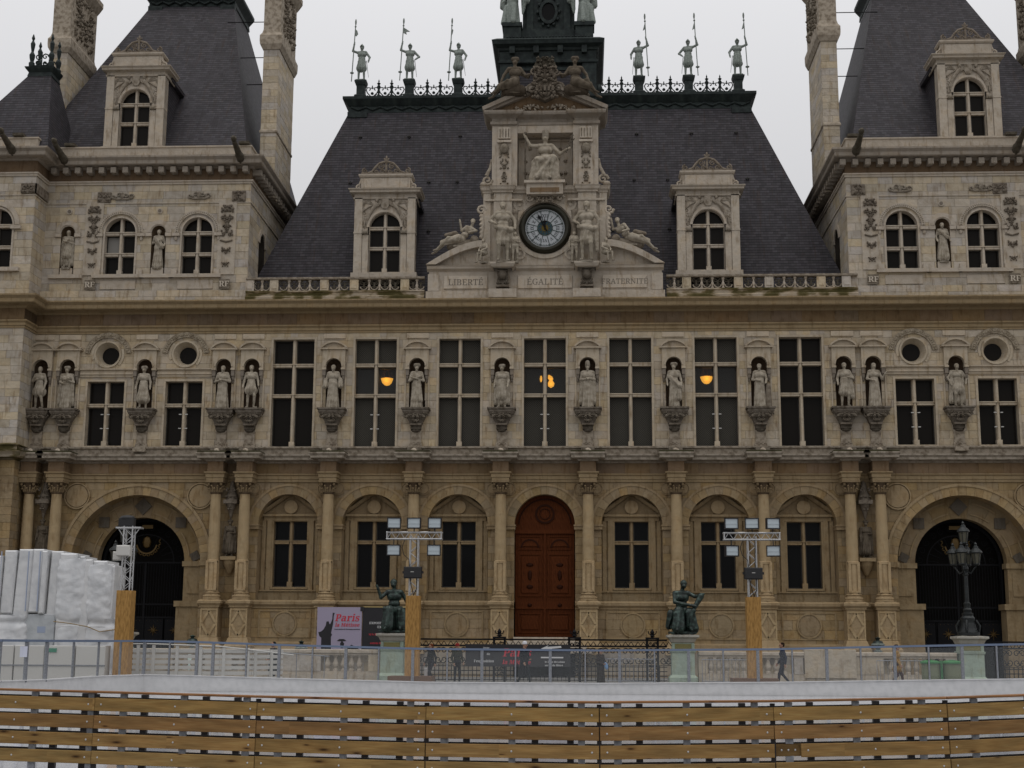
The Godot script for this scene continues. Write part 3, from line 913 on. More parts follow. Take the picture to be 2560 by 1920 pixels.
func bay(cx: float) -> void:
	voussoirs(hall, cx, 7.95, 1.6, 2.03, 13, -75.86, -74.93, WARM)
	var m := mb(WARM * 1.08)
	m.ring(cx, 7.95, 2.03, 2.15, 0, PI, 26, -75.0, -74.89)
	for s in [-1, 1]:
		m.box(minf(cx + s * 1.56, cx + s * 2.04), maxf(cx + s * 1.56, cx + s * 2.04), 7.68, 7.95, -75.84, -74.84)
		m.box(minf(cx + s * 1.53, cx + s * 2.04), maxf(cx + s * 1.53, cx + s * 2.04), 7.86, 7.93, -75.82, -74.79)
		m.q(Vector3(cx + s * 1.6, 3.9, -75.9), Vector3(cx + s * 1.6, 3.9, -74.99), Vector3(cx + s * 1.6, 7.7, -74.99), Vector3(cx + s * 1.6, 7.7, -75.9))
		m.extrude(circp(cx + s * 1.86, 9.84, 0.27), -75.02, -74.93)
		m.ring(cx + s * 1.86, 9.84, 0.3, 0.34, 0, TAU, 20, -75.02, -74.92)
	obj("archivolt", m, M.stone, hall)
	if absf(cx) < 0.1:
		door()
		return
	ashlar(T(0, 0, -75.79), cx - 1.62, cx + 1.62, 3.9, 9.6, 0.44, 0.75, [rectp(cx - 0.9, cx + 0.9, 4.6, 8.18)], WARM * 0.96)
	m = mb(WARM * 1.05)
	for s in [-1, 1]:
		m.box(cx + s * 1.14 - 0.12, cx + s * 1.14 + 0.12, 4.5, 8.2, -75.81, -75.67)
		m.box(cx + s * 1.44 - 0.1, cx + s * 1.44 + 0.1, 4.5, 8.2, -75.81, -75.71)
		m.extrude(P2([cx + s * 1.56, 8.54, cx, 9.66, cx, 9.82, cx + s * 1.56, 8.7]), -75.79, -75.51)
		m.extrude(P2([cx + s * 1.5, 8.54, cx, 9.6, cx, 9.66, cx + s * 1.54, 8.58]), -75.79, -75.59)
	m.box(cx - 1.56, cx + 1.56, 8.42, 8.54, -75.79, -75.51); m.box(cx - 1.45, cx + 1.45, 8.2, 8.42, -75.79, -75.67)
	m.k = WARM * 0.85
	m.extrude(P2([cx - 1.4, 8.54, cx + 1.4, 8.54, cx, 9.56]), -75.79, -75.73)
	m.k = WARM * 1.2
	m.extrude(circp(cx, 8.93, 0.31), -75.79, -75.61); m.ring(cx, 8.93, 0.31, 0.36, 0, TAU, 20, -75.79, -75.59)
	obj("window_pediment", m, M.stone, hall)
	window(cx, 0.9, 4.66, 8.16, [7.04], -75.75, 0.4, M.glass_dark, -1, {}, WARM)
	m = mb(WARM)
	m.box(cx - 1.6, cx + 1.6, 3.95, 4.42, -75.87, -75.57); m.box(cx - 1.62, cx + 1.62, 4.42, 4.5, -75.87, -75.49)
	obj("window_apron", m, M.stone, hall)

func door() -> void:
	var d := part("door", hall)
	obj("fanlight_panel", mb().extrude(archp(0, 1.6, 7.6, 7.95), -75.62, -75.5), M.door, d)
	for s in [-1, 1]:
		var m := mb()
		m.t = T(s * 0.79, 0, -75.5)
		m.box(-0.77, 0.77, 2.1, 7.55, -0.12, 0.0)
		for r in [[2.3, 3.35], [4.2, 6.45], [6.65, 7.4]]:
			m.box(-0.62, 0.62, r[0], r[0] + 0.07, 0, 0.05); m.box(-0.62, 0.62, r[1] - 0.07, r[1], 0, 0.05)
			m.box(-0.62, -0.55, r[0] + 0.07, r[1] - 0.07, 0, 0.05); m.box(0.55, 0.62, r[0] + 0.07, r[1] - 0.07, 0, 0.05)
			m.cbox(-0.46, 0.46, r[0] + 0.16, r[1] - 0.16, 0, 0.05, 0.03)
		m.box(-0.74, 0.74, 3.55, 3.95, 0, 0.07)
		obj("door_leaf", m, M.door, d)
		m = mb()
		m.t = T(s * 0.79, 0, -75.44)
		m.ell(Vector3(0, 5.3, 0), Vector3(0.12, 0.28, 0.04)); m.ell(Vector3(0, 5.85, 0), Vector3(0.2, 0.1, 0.04)); m.ell(Vector3(0, 4.7, 0), Vector3(0.18, 0.12, 0.04)); m.ell(Vector3(0, 3.75, 0.04), Vector3(0.12, 0.1, 0.05))
		m.ring(0, 6.72, 0.42, 0.5, 0.1, PI - 0.1, 14, -0.04, 0.02)
		obj("door_carving", m, M.door_dark, d)
	var m2 := mb()
	m2.box(-0.05, 0.05, 2.1, 7.5, -75.5, -75.4); m2.box(-1.58, 1.58, 7.5, 7.72, -75.62, -75.38)
	obj("door_rail", m2, M.door, d)
	m2 = mb()
	m2.ring(0, 8.55, 0.42, 0.52, 0, TAU, 24, -75.5, -75.43); m2.ring(0, 8.55, 0.26, 0.3, 0, TAU, 24, -75.5, -75.45)
	m2.ring(0, 7.95, 1.35, 1.42, 0.05, PI - 0.05, 24, -75.5, -75.44)
	obj("fanlight_carving", m2, M.door_dark, d)
	for i in 4:
		obj("step", mb(PALE * 0.95).cbox(-1.6 - i * 0.3, 1.6 + i * 0.3, 1.86 - i * 0.2, 2.08 - i * 0.2, -75.6, -74.1 + i * 0.34, 0.02), M.stone, d)

func great_arch(cx: float) -> void:
	var a := part("great_arch", hall)
	voussoirs(a, cx, 6.0, 3.5, 3.96, 27, -76.05, -74.92, WARM * 1.05)
	var m := mb(WARM * 1.1)
	m.ring(cx, 6.0, 3.96, 4.1, 0, PI, 40, -75.0, -74.87)
	for s in [-1, 1]:
		m.extrude(circp(cx + s * 3.36, 9.45, 0.6), -75.02, -74.9); m.ring(cx + s * 3.36, 9.45, 0.64, 0.71, 0, TAU, 28, -75.02, -74.88)
	obj("archivolt", m, M.stone, a)
	# the ring wall behind, with its sunk panels
	for i in 9:
		obj("ring_stone", mb(vary(WARM * 0.8, 0.1)).ring(cx, 6.0, 2.38, 3.56, PI * i / 9 + 0.002, PI * (i + 1) / 9 - 0.002, 4, -76.5, -75.9), M.stone, a)
	for w in [[0.12, 0.62], [0.95, 1.35], [1.79, 2.19], [2.52, 3.02]]:
		for r in [2.62, 3.2]: obj("ring_moulding", mb(WARM * 0.95).ring(cx, 6.0, r, r + 0.07, w[0], w[1], 8, -75.92, -75.84), M.stone, a)
	for w in [[PI / 2, 0.5, PI / 4], [PI / 4, 0.42, 0.0], [PI * 0.75, 0.42, 0.0], [0.1, 0.34, 0.5], [PI - 0.1, 0.34, -0.5]]:
		var o := Vector2(cx + cos(w[0]) * 2.98, 6.0 + sin(w[0]) * 2.98)
		var p := PackedVector2Array()
		for j in 4: p.push_back(o + Vector2(w[1], 0).rotated(w[2] + PI / 4 + PI / 2 * j) * 0.95)
		obj("lozenge_panel", mb(SOOT * 0.6).extrude(p, -75.92, -75.82), M.stone, a)
	for s in [-1, 1]:
		m = mb(WARM * 0.95)
		m.box(minf(cx + s * 2.38, cx + s * 3.7), maxf(cx + s * 2.38, cx + s * 3.7), 0, 6.0, -76.5, -75.9)
		m.box(minf(cx + s * 2.3, cx + s * 3.6), maxf(cx + s * 2.3, cx + s * 3.6), 5.75, 6.02, -76.55, -75.8)
		m.box(minf(cx + s * 3.42, cx + s * 4.0), maxf(cx + s * 3.42, cx + s * 4.0), 5.75, 6.02, -75.95, -74.86)
		m.box(minf(cx + s * 2.6, cx + s * 3.4), maxf(cx + s * 2.6, cx + s * 3.4), 4.3, 5.5, -75.92, -75.84)
		m.box(minf(cx + s * 2.12, cx + s * 3.7), maxf(cx + s * 2.12, cx + s * 3.7), 0, 3.6, -76.6, -75.6)
		m.box(minf(cx + s * 2.02, cx + s * 3.7), maxf(cx + s * 2.02, cx + s * 3.7), 3.6, 3.9, -76.65, -75.5)
		m.box(minf(cx + s * 3.5, cx + s * 3.75), maxf(cx + s * 3.5, cx + s * 3.75), 0, 5.75, -76.0, -75.0)
		obj("jamb", m, M.stone, a)
	m = mb()   # the passage behind; its shade is put into the near-black colour
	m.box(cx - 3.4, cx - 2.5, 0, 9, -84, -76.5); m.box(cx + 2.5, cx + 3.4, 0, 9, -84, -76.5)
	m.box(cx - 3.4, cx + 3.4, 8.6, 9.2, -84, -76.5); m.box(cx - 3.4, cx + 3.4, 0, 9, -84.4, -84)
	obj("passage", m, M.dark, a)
	var g := part("iron_gate", a)
	for i in 31:
		var x := cx - 2.25 + i * 0.15
		var top := 6.0 + (sqrt(maxf(0, 2.3 * 2.3 - (x - cx) * (x - cx))))
		obj("bar", mb().tube([Vector3(x, 0.3, -76.9), Vector3(x, minf(top, 6.0), -76.9)], 0.022, 5), M.iron, g)
	m = mb()
	for y in [0.35, 1.7, 3.0, 3.7, 5.95]: m.box(cx - 2.4, cx + 2.4, y, y + 0.09, -76.95, -76.84)
	for s in [-1, 1]: m.box(cx + s * 2.34 - 0.05, cx + s * 2.34 + 0.05, 0, 6, -76.95, -76.84)
	m.box(cx - 0.06, cx + 0.06, 0, 6, -76.96, -76.82)
	m.ring(cx, 6.0, 2.25, 2.4, 0, PI, 24, -76.95, -76.85); m.ring(cx, 6.0, 1.5, 1.56, 0, PI, 24, -76.93, -76.87)
	for i in 4: m.box(cx - 2.3 + i * 1.17, cx - 1.25 + i * 1.17, 1.78, 2.98, -76.93, -76.88)
	for i in 12:
		var an := PI * (i + 0.5) / 12
		m.scroll(Vector3(cx + cos(an) * 1.9, 6.0 + sin(an) * 1.9, -76.9), 0.2, 1.4, 1 if i % 2 else -1, 0.022, an)
		m.tube([Vector3(cx + cos(an) * 0.9, 6.0 + sin(an) * 0.9, -76.9), Vector3(cx + cos(an) * 1.55, 6.0 + sin(an) * 1.55, -76.9)], 0.02, 4)
	obj("scrollwork", m, M.iron, g)
	m = mb()
	for i in 4:
		var o := Vector3(cx - 1.76 + i * 1.17, 2.36, -76.86)
		for j in 8:
			var an := TAU * j / 8
			m.tube([o, o + Vector3(cos(an), sin(an), 0) * (0.24 if j % 2 else 0.32)], 0.045, 4, 0.006)
		for j in 10: m.ell(o + Vector3(-0.4 + 0.2 * (j % 5), -0.5 if j < 5 else 0.5, 0), Vector3(0.018, 0.018, 0.018), Basis.IDENTITY, 3, 4)
	obj("gilt_star", m, M.gold, g)
	m = mb()
	m.ring(cx, 7.05, 0.52, 0.6, -PI * 0.95, -0.05 * PI, 14, -76.84, -76.8)
	for i in 22:
		var an := -PI * 1.05 + PI * 1.1 * i / 21
		m.ell(Vector3(cx + cos(an) * 0.72, 7.1 + sin(an) * 0.72, -76.82), Vector3(0.09, 0.035, 0.03), Basis(Vector3.BACK, an + (0.7 if i % 2 else 2.4)), 3, 5)
	m.box(cx - 0.3, cx + 0.3, 7.85, 8.05, -76.84, -76.8); m.ell(Vector3(cx, 7.1, -76.83), Vector3(0.26, 0.34, 0.04))
	obj("gilt_emblem", m, M.gold, g)

func ressaut(xs: Array, hw: float, z0: float, z1: float, xa: float, xb: float) -> PackedVector2Array:
	var p := P2([xa, z0])
	for x in xs:
		p.append_array(P2([x - hw, z0, x - hw, z1, x + hw, z1, x + hw, z0]))
	p.append_array(P2([xb, z0]))
	return p

func lower_storeys() -> void:
	var bays := [-13.69, -9.18, -4.605, 0.0, 4.605, 9.18, 13.69]
	var holes := []
	for x in bays: holes.push_back(archp(x, 1.6, 1.0, 7.95))
	for s in [-21.84, 21.84]: holes.push_back(archp(s, 3.5, -1.0, 6.0, 28))
	ashlar(T(0, 0, ZW), -28.1, 28.1, 3.92, 10.2, 0.42, 0.85, holes, WARM)
	var dado := [rectp(-1.6, 1.6, 0, 4)]
	for s in [-21.84, 21.84]: dado.push_back(rectp(s - 3.5, s + 3.5, 0, 4))
	ashlar(T(0, 0, -74.95), -28.1, 28.1, 1.5, 3.5, 0.5, 1.1, dado, WARM * 1.12)
	for x in bays: bay(x)
	for s in [-21.84, 21.84]: great_arch(s)
	# dado: mouldings, panels and roundels
	var segs := [[-28.1, -25.34], [-18.34, -1.6], [1.6, 18.34], [25.34, 28.1]]
	var m := mb()
	for s in segs:
		m = mb(WARM * 1.1); var pl := mb(WARM * 1.1)
		m.mould(P2([s[0], -74.95, s[1], -74.95]), PR([0.0, 3.5, 0.05, 3.52, 0.05, 3.6, 0.16, 3.72, 0.16, 3.86, 0.0, 3.95]))
		pl.mould(P2([s[0], -74.95, s[1], -74.95]), PR([0.3, 0.0, 0.3, 1.4, 0.2, 1.48, 0.12, 1.55, 0.1, 1.72, 0.0, 1.8]))
		ashlar(T(0, 0, -74.64), s[0], s[1], 0.2, 1.3, 0.55, 1.4, [], PALE * 0.8)
		obj("dado_cornice", m, M.stone, hall)
		obj("plinth", pl, M.stone, hall)
	for x in bays:
		if absf(x) < 0.1: continue
		m = mb(WARM * 1.12)
		for s in [[-1.4, -1.32, 2.0, 3.42], [1.32, 1.4, 2.0, 3.42], [-1.32, 1.32, 2.0, 2.07], [-1.32, 1.32, 3.35, 3.42]]: m.box(x + s[0], x + s[1], s[2], s[3], -74.97, -74.9)
		m.ring(x, 2.72, 0.57, 0.65, 0, TAU, 30, -74.97, -74.88)
		obj("panel_moulding", m, M.stone, hall)
		obj("roundel", mb(vary(WARM * 1.02, 0.05)).extrude(circp(x, 2.72, 0.55, 26), -74.97, -74.91), M.stone, hall)
	for x in COLX: column(x)
	var path := ressaut(COLX, 0.42, -74.96, -74.0, -28.1, 28.1)
	obj("architrave", mb(WARM).mould(path, PR([0.0, 10.18, 0.03, 10.2, 0.03, 10.34, 0.07, 10.35, 0.07, 10.52, 0.15, 10.58, 0.15, 10.64, 0.0, 10.66])), M.stone, hall)
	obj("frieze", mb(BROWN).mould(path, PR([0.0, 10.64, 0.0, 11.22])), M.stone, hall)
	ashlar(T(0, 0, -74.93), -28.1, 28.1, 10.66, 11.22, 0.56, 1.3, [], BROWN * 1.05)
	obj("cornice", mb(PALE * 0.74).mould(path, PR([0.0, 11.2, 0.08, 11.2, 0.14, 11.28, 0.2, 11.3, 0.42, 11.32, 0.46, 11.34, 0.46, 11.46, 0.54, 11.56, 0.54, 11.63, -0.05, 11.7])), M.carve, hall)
	obj("blocking_course", mb(PALE * 0.7).mould(P2([-28.1, -74.9, 28.1, -74.9]), PR([0.12, 11.66, 0.12, 11.95, 0.24, 11.99, 0.24, 12.07, 0.0, 12.12])), M.carve, hall)
	for x in COLX:
		obj("moss_cap", mb(Color(0.06, 0.058, 0.03)).box(x - 0.9, x + 0.9, 11.6, 11.72, -74.8, -73.52), M.carve, hall)
		var o := mb(SOOT * 1.1)
		o.box(x - 0.36, x + 0.36, 11.62, 11.95, -74.9, -74.1); o.k = PALE * 1.2
		o.ell(Vector3(x, 11.82, -74.08), Vector3(0.16, 0.1, 0.08)); o.ell(Vector3(x + 0.1, 11.76, -74.06), Vector3(0.09, 0.08, 0.08))
		obj("mask_block", o, M.carve, hall)
	for x in [-26.87, -16.71, 16.71, 26.87]:   # brackets and canopies between the paired columns
		var o := mb(WARM)
		o.box(x - 0.42, x + 0.42, 6.02, 6.2, -74.9, -74.35); o.lathe(PR([0.02, 5.25, 0.12, 5.35, 0.34, 5.8, 0.4, 6.02]), 14, Vector3(x, 0, -74.8), 0, PI)
		obj("statue_bracket", o, M.stone, hall)
		o = mb(SOOT)
		o.box(x - 0.36, x + 0.36, 9.0, 9.2, -74.95, -74.3); o.lathe(PR([0.36, 9.2, 0.3, 9.5, 0.18, 9.75, 0.12, 10.1, 0.02, 10.25]), 8, Vector3(x, 0, -74.75))
		o.lathe(PR([0.02, 8.15, 0.1, 8.4, 0.14, 8.6, 0.3, 9.0]), 8, Vector3(x, 0, -74.65)); o.relief(x - 0.34, x + 0.34, 8.6, 9.9, -74.4, 0.08, 14, 12)
		obj("statue_canopy", o, M.carve, hall)

func noble_storey() -> void:
	var tall := [-13.69, -9.18, -4.605, 0.0, 4.605, 9.18, 13.69]
	var pav := [-23.98, -19.66, 19.66, 23.98]
	var holes := []
	for x in tall: holes.push_back(rectp(x - 1.13, x + 1.13, 12.12, 18.02))
	for x in pav:
		holes.push_back(rectp(x - 1.02, x + 1.02, 12.17, 15.72))
		holes.push_back(circp(x, 17.24, 0.66, 24))
	for x in NICHEX: holes.push_back(archp(x, 0.42, 14.1, 16.5))
	ashlar(T(0, 0, ZW), -28.1, 28.1, 12.1, 18.4, 0.42, 0.8, holes, CREAM)
	for i in 7:
		var leaded: bool = i > 0 and i < 6
		var sw := {}
		if i in [1, 3, 5]: sw = {2: M.pane_lit, 3: M.pane_lit}
		window(tall[i], 1.13, 12.12, 18.02, [14.9, 16.58], ZW, 0.5, M.glass_leaded if leaded else M.glass_brown, -1, sw, CREAM, i in [1, 3, 5])
		var m := mb(CREAM)   # flat lintel of wedge stones
		for j in 7:
			var a := (j - 3.5) * 0.36; var b := (j - 2.5) * 0.36
			m.k = vary(CREAM * 1.0, 0.12)
			m.extrude(P2([tall[i] + a + 0.006, 18.15, tall[i] + b - 0.006, 18.15, tall[i] + b * 1.08 - 0.006, 18.38, tall[i] + a * 1.08 + 0.006, 18.38]), -75.02, -74.985)
		obj("lintel", m, M.stone, hall)
	for x in pav:
		window(x, 1.02, 12.17, 15.72, [14.4], ZW, 0.5, M.glass_brown, -1, {}, CREAM, true)
		var o := part("round_window", hall)
		var m := mb(CREAM * 1.03)
		m.ring(x, 17.24, 0.66, 0.76, 0, TAU, 30, -75.02, -74.92)
		for s in [-1, 1]: m.ring(x, 17.24, 0.78, 0.92, PI * (0.5 - s * 0.5) - 0.75, PI * (0.5 - s * 0.5) + 0.35 , 10, -75.02, -74.95)
		var c := circp(x, 17.24, 0.66, 30)
		for i in 30: m.q(Vector3(c[(i + 1) % 30].x, c[(i + 1) % 30].y, -74.95), Vector3(c[i].x, c[i].y, -74.95), Vector3(x + (c[i].x - x) * 0.72, 17.24 + (c[i].y - 17.24) * 0.72, -75.5), Vector3(x + (c[(i + 1) % 30].x - x) * 0.72, 17.24 + (c[(i + 1) % 30].y - 17.24) * 0.72, -75.5))
		obj("frame", m, M.stone, o)
		obj("pane", mb().extrude(circp(x, 17.24, 0.49, 24), -75.52, -75.5), M.glass_brown, o)
		m = mb(CREAM * 0.72)
		m.ring(x, 17.15, 1.02, 1.3, 0.12, PI - 0.12, 24, -75.0, -74.9)
		m.k = CREAM * 0.8
		for i in 26:
			var a := 0.16 + (PI - 0.32) * i / 25
			m.ell(Vector3(x + cos(a) * 1.16, 17.15 + sin(a) * 1.16, -74.9), Vector3(0.1, 0.045, 0.04), Basis(Vector3.BACK, a + (0.6 if i % 2 else -0.6)))
		obj("carved_arch", m, M.carve, hall)
	var gaps := [[-25.45, -22.5], [-21.18, -18.15], [18.15, 21.18], [22.5, 28.1]]
	for g in gaps: obj("string_course", mb(CREAM * 0.98).mould(P2([g[0], ZW, g[1], ZW]), PR([0.0, 15.95, 0.06, 15.97, 0.06, 16.08, 0.12, 16.1, 0.12, 16.2, 0.05, 16.22, 0.05, 16.32, 0.16, 16.36, 0.16, 16.43, 0.0, 16.46])), M.stone, hall)
	for x in NICHEX: aedicule(x)
	var path := P2([-36, -73.3, -28.1, -73.3, -28.1, -75.0, 36, -75.0])
	obj("architrave", mb(WARM * 0.95).mould(path, PR([0.0, 18.38, 0.06, 18.38, 0.06, 18.5, 0.11, 18.51, 0.11, 18.66, 0.2, 18.74, 0.2, 18.82, 0.02, 18.86])), M.stone, hall)
	obj("frieze", mb(BROWN * 0.5).mould(path, PR([0.0, 18.82, 0.0, 19.5])), M.stone, hall)  # frieze and its blocks darkened: shade under the cornice is in the colour
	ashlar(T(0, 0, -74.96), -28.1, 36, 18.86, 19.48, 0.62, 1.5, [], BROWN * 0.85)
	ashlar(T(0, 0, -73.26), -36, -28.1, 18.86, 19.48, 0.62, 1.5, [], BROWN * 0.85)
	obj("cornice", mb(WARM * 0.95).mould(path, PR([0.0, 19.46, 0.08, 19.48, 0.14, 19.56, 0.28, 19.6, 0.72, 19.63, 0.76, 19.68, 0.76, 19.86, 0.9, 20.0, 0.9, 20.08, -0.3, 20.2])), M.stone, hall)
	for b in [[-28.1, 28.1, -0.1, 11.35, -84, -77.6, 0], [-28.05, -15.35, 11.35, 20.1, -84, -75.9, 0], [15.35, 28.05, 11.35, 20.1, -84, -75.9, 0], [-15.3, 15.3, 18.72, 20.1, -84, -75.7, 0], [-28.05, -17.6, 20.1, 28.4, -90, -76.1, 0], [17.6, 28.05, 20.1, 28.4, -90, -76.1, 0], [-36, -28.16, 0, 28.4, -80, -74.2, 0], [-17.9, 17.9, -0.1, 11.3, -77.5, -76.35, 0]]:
		obj("added_core", mb().box(b[0], b[1], b[2], b[3], b[4], b[5]), M.dark, hall)  # unseen dark boxes added to stop light leaking through the walls
	# the lit hall behind the three windows
	var r := mb()
	r.box(-15, 15, 11.4, 11.9, -83, -75.62); r.box(-15, 15, 18.3, 18.7, -83, -75.62); r.box(-15, 15, 11.9, 18.3, -83.3, -83)
	r.box(-15.3, -15, 11.4, 18.7, -83, -75.62); r.box(15, 15.3, 11.4, 18.7, -83, -75.62)
	obj("hall_interior", r, M.room, hall)
	var wh := []
	for x in tall: wh.push_back(rectp(x - 1.12, x + 1.12, 12.12, 18.02))
	for i in 8:
		var xa: float = -15.0 if i == 0 else tall[i - 1] + 1.13
		var xb: float = 15.0 if i == 7 else tall[i] - 1.13
		obj("wall_core", mb(PALE).box(xa, xb, 11.9, 18.3, -75.62, -75.52), M.stone, hall)
	var spots := [[-8.86, 16.12, 0], [0.28, 16.0, 1], [8.86, 16.15, 0]]
	var names := ["glowing yellow bowl chandelier behind the second tall window", "small glowing yellow lamp behind the middle tall window", "glowing yellow bowl chandelier behind the sixth tall window"]
	for i in 3:
		var s: Array = spots[i]
		var c := thing("chandelier", names[i], "chandelier", Vector3(s[0], s[1], -77.2), 0, "lit chandeliers in the upper hall")
		if s[2] == 0:
			obj("lamp_shade", mb().lathe(PR([0.03, -0.27, 0.14, -0.24, 0.26, -0.12, 0.33, 0.06, 0.35, 0.16, 0.3, 0.18]), 16), M.lamp_glow, c)
			var m := mb()
			for j in 6: m.tube([Vector3(cos(j) * 0.36, 0.16, sin(j) * 0.36), Vector3(0, 0.9, 0)], 0.012, 4)
			m.lathe(PR([0.36, 0.12, 0.38, 0.14, 0.36, 0.18]), 16); m.tube([Vector3(0, 0.9, 0), Vector3(0, 2.2, 0)], 0.02, 4)
			obj("chain", m, M.gold, c)
		else:
			obj("lamp_shade", mb().lathe(PR([0.02, -0.3, 0.16, -0.22, 0.2, -0.05, 0.1, 0.1, 0.13, 0.22, 0.05, 0.36]), 12), M.lamp_glow, c)
			var m := mb()
			m.ell(Vector3(-0.55, 0.2, 0), Vector3(0.07, 0.2, 0.07)); m.ell(Vector3(-0.1, 0.3, 0), Vector3(0.1, 0.14, 0.1))
			obj("lamp_bulb", m, M.lamp_glow, c)
			obj("chain", mb().tube([Vector3(0, 0.3, 0), Vector3(0, 2.3, 0)], 0.02, 4), M.gold, c)
		var l := OmniLight3D.new()
		l.name = "chandelier_light"
		l.light_color = Color(1, 0.7, 0.3); l.light_energy = 0.35; l.light_size = 0.3; l.omni_range = 12; l.omni_attenuation = 2; l.shadow_enabled = true
		l.position = Vector3(0, -0.1, 0.5)
		c.add_child(l)

func balustrade_top() -> void:
	for s in [-1, 1]:
		var b := part("balustrade", hall)
		var base := mb(PALE * 0.98)
		var pa := P2([-16.5, -75.05, -6.6, -75.05]) if s < 0 else P2([6.6, -75.05, 16.9, -75.05])
		base.mould(pa, PR([0.12, 20.1, 0.12, 20.42, 0.05, 20.46, 0.0, 20.5, 0.0, 20.68, 0.05, 20.7, 0.05, 20.78, -0.4, 20.8]))
		obj("base_course", base, M.moss, b)
		obj("coping", mb(PALE * 0.7).mould(pa, PR([-0.36, 21.42, 0.02, 21.42, 0.05, 21.46, 0.05, 21.54, -0.4, 21.58])), M.carve, b)
		var posts := [-16.3, -14.95, -12.15, -10.5, -7.7]
		for x in posts: obj("post", mb(vary(PALE * 1.05, 0.06)).cbox(s * x - 0.24, s * x + 0.24, 20.78, 21.43, -75.4, -75.07, 0.02).cbox(s * x - 0.15, s * x + 0.15, 20.9, 21.33, -75.07, -75.04, 0.02), M.stone, b)
		var bays := [[-16.06, -15.19, 2], [-14.71, -12.39, 4], [-11.91, -10.74, 2], [-10.26, -7.94, 4], [-7.46, -6.62, 2]]
		for g in bays:
			var w: float = (g[1] - g[0]) / g[2]
			for i in g[2]:
				var x: float = s * (g[0] + w * (i + 0.5))
				var m := mb(SOOT * 0.55)
				for d in [-1, 1]:
					m.scroll(Vector3(x + d * 0.1, 21.24, -75.2), 0.13, 1.3, -d, 0.035, 1.57); m.scroll(Vector3(x + d * 0.08, 20.96, -75.2), 0.11, 1.3, d, 0.035, -1.57)
				m.ell(Vector3(x, 21.1, -75.2), Vector3(0.06, 0.2, 0.06))
				m.k = PALE * 0.9
				m.tube([Vector3(x - 0.2, 21.0, -75.16), Vector3(x - 0.14, 20.88, -75.16), Vector3(x, 20.83, -75.16), Vector3(x + 0.14, 20.88, -75.16), Vector3(x + 0.2, 21.0, -75.16)], 0.035, 5)
				obj("scroll_panel", m, M.carve, b)
				if i > 0:
					var xb: float = s * (g[0] + w * i)
					obj("baluster", mb(PALE).lathe(PR([0.09, 20.78, 0.09, 20.86, 0.05, 20.9, 0.085, 21.0, 0.09, 21.06, 0.05, 21.18, 0.05, 21.28, 0.09, 21.33, 0.09, 21.43]), 10, Vector3(xb, 0, -75.2)), M.stone, b)

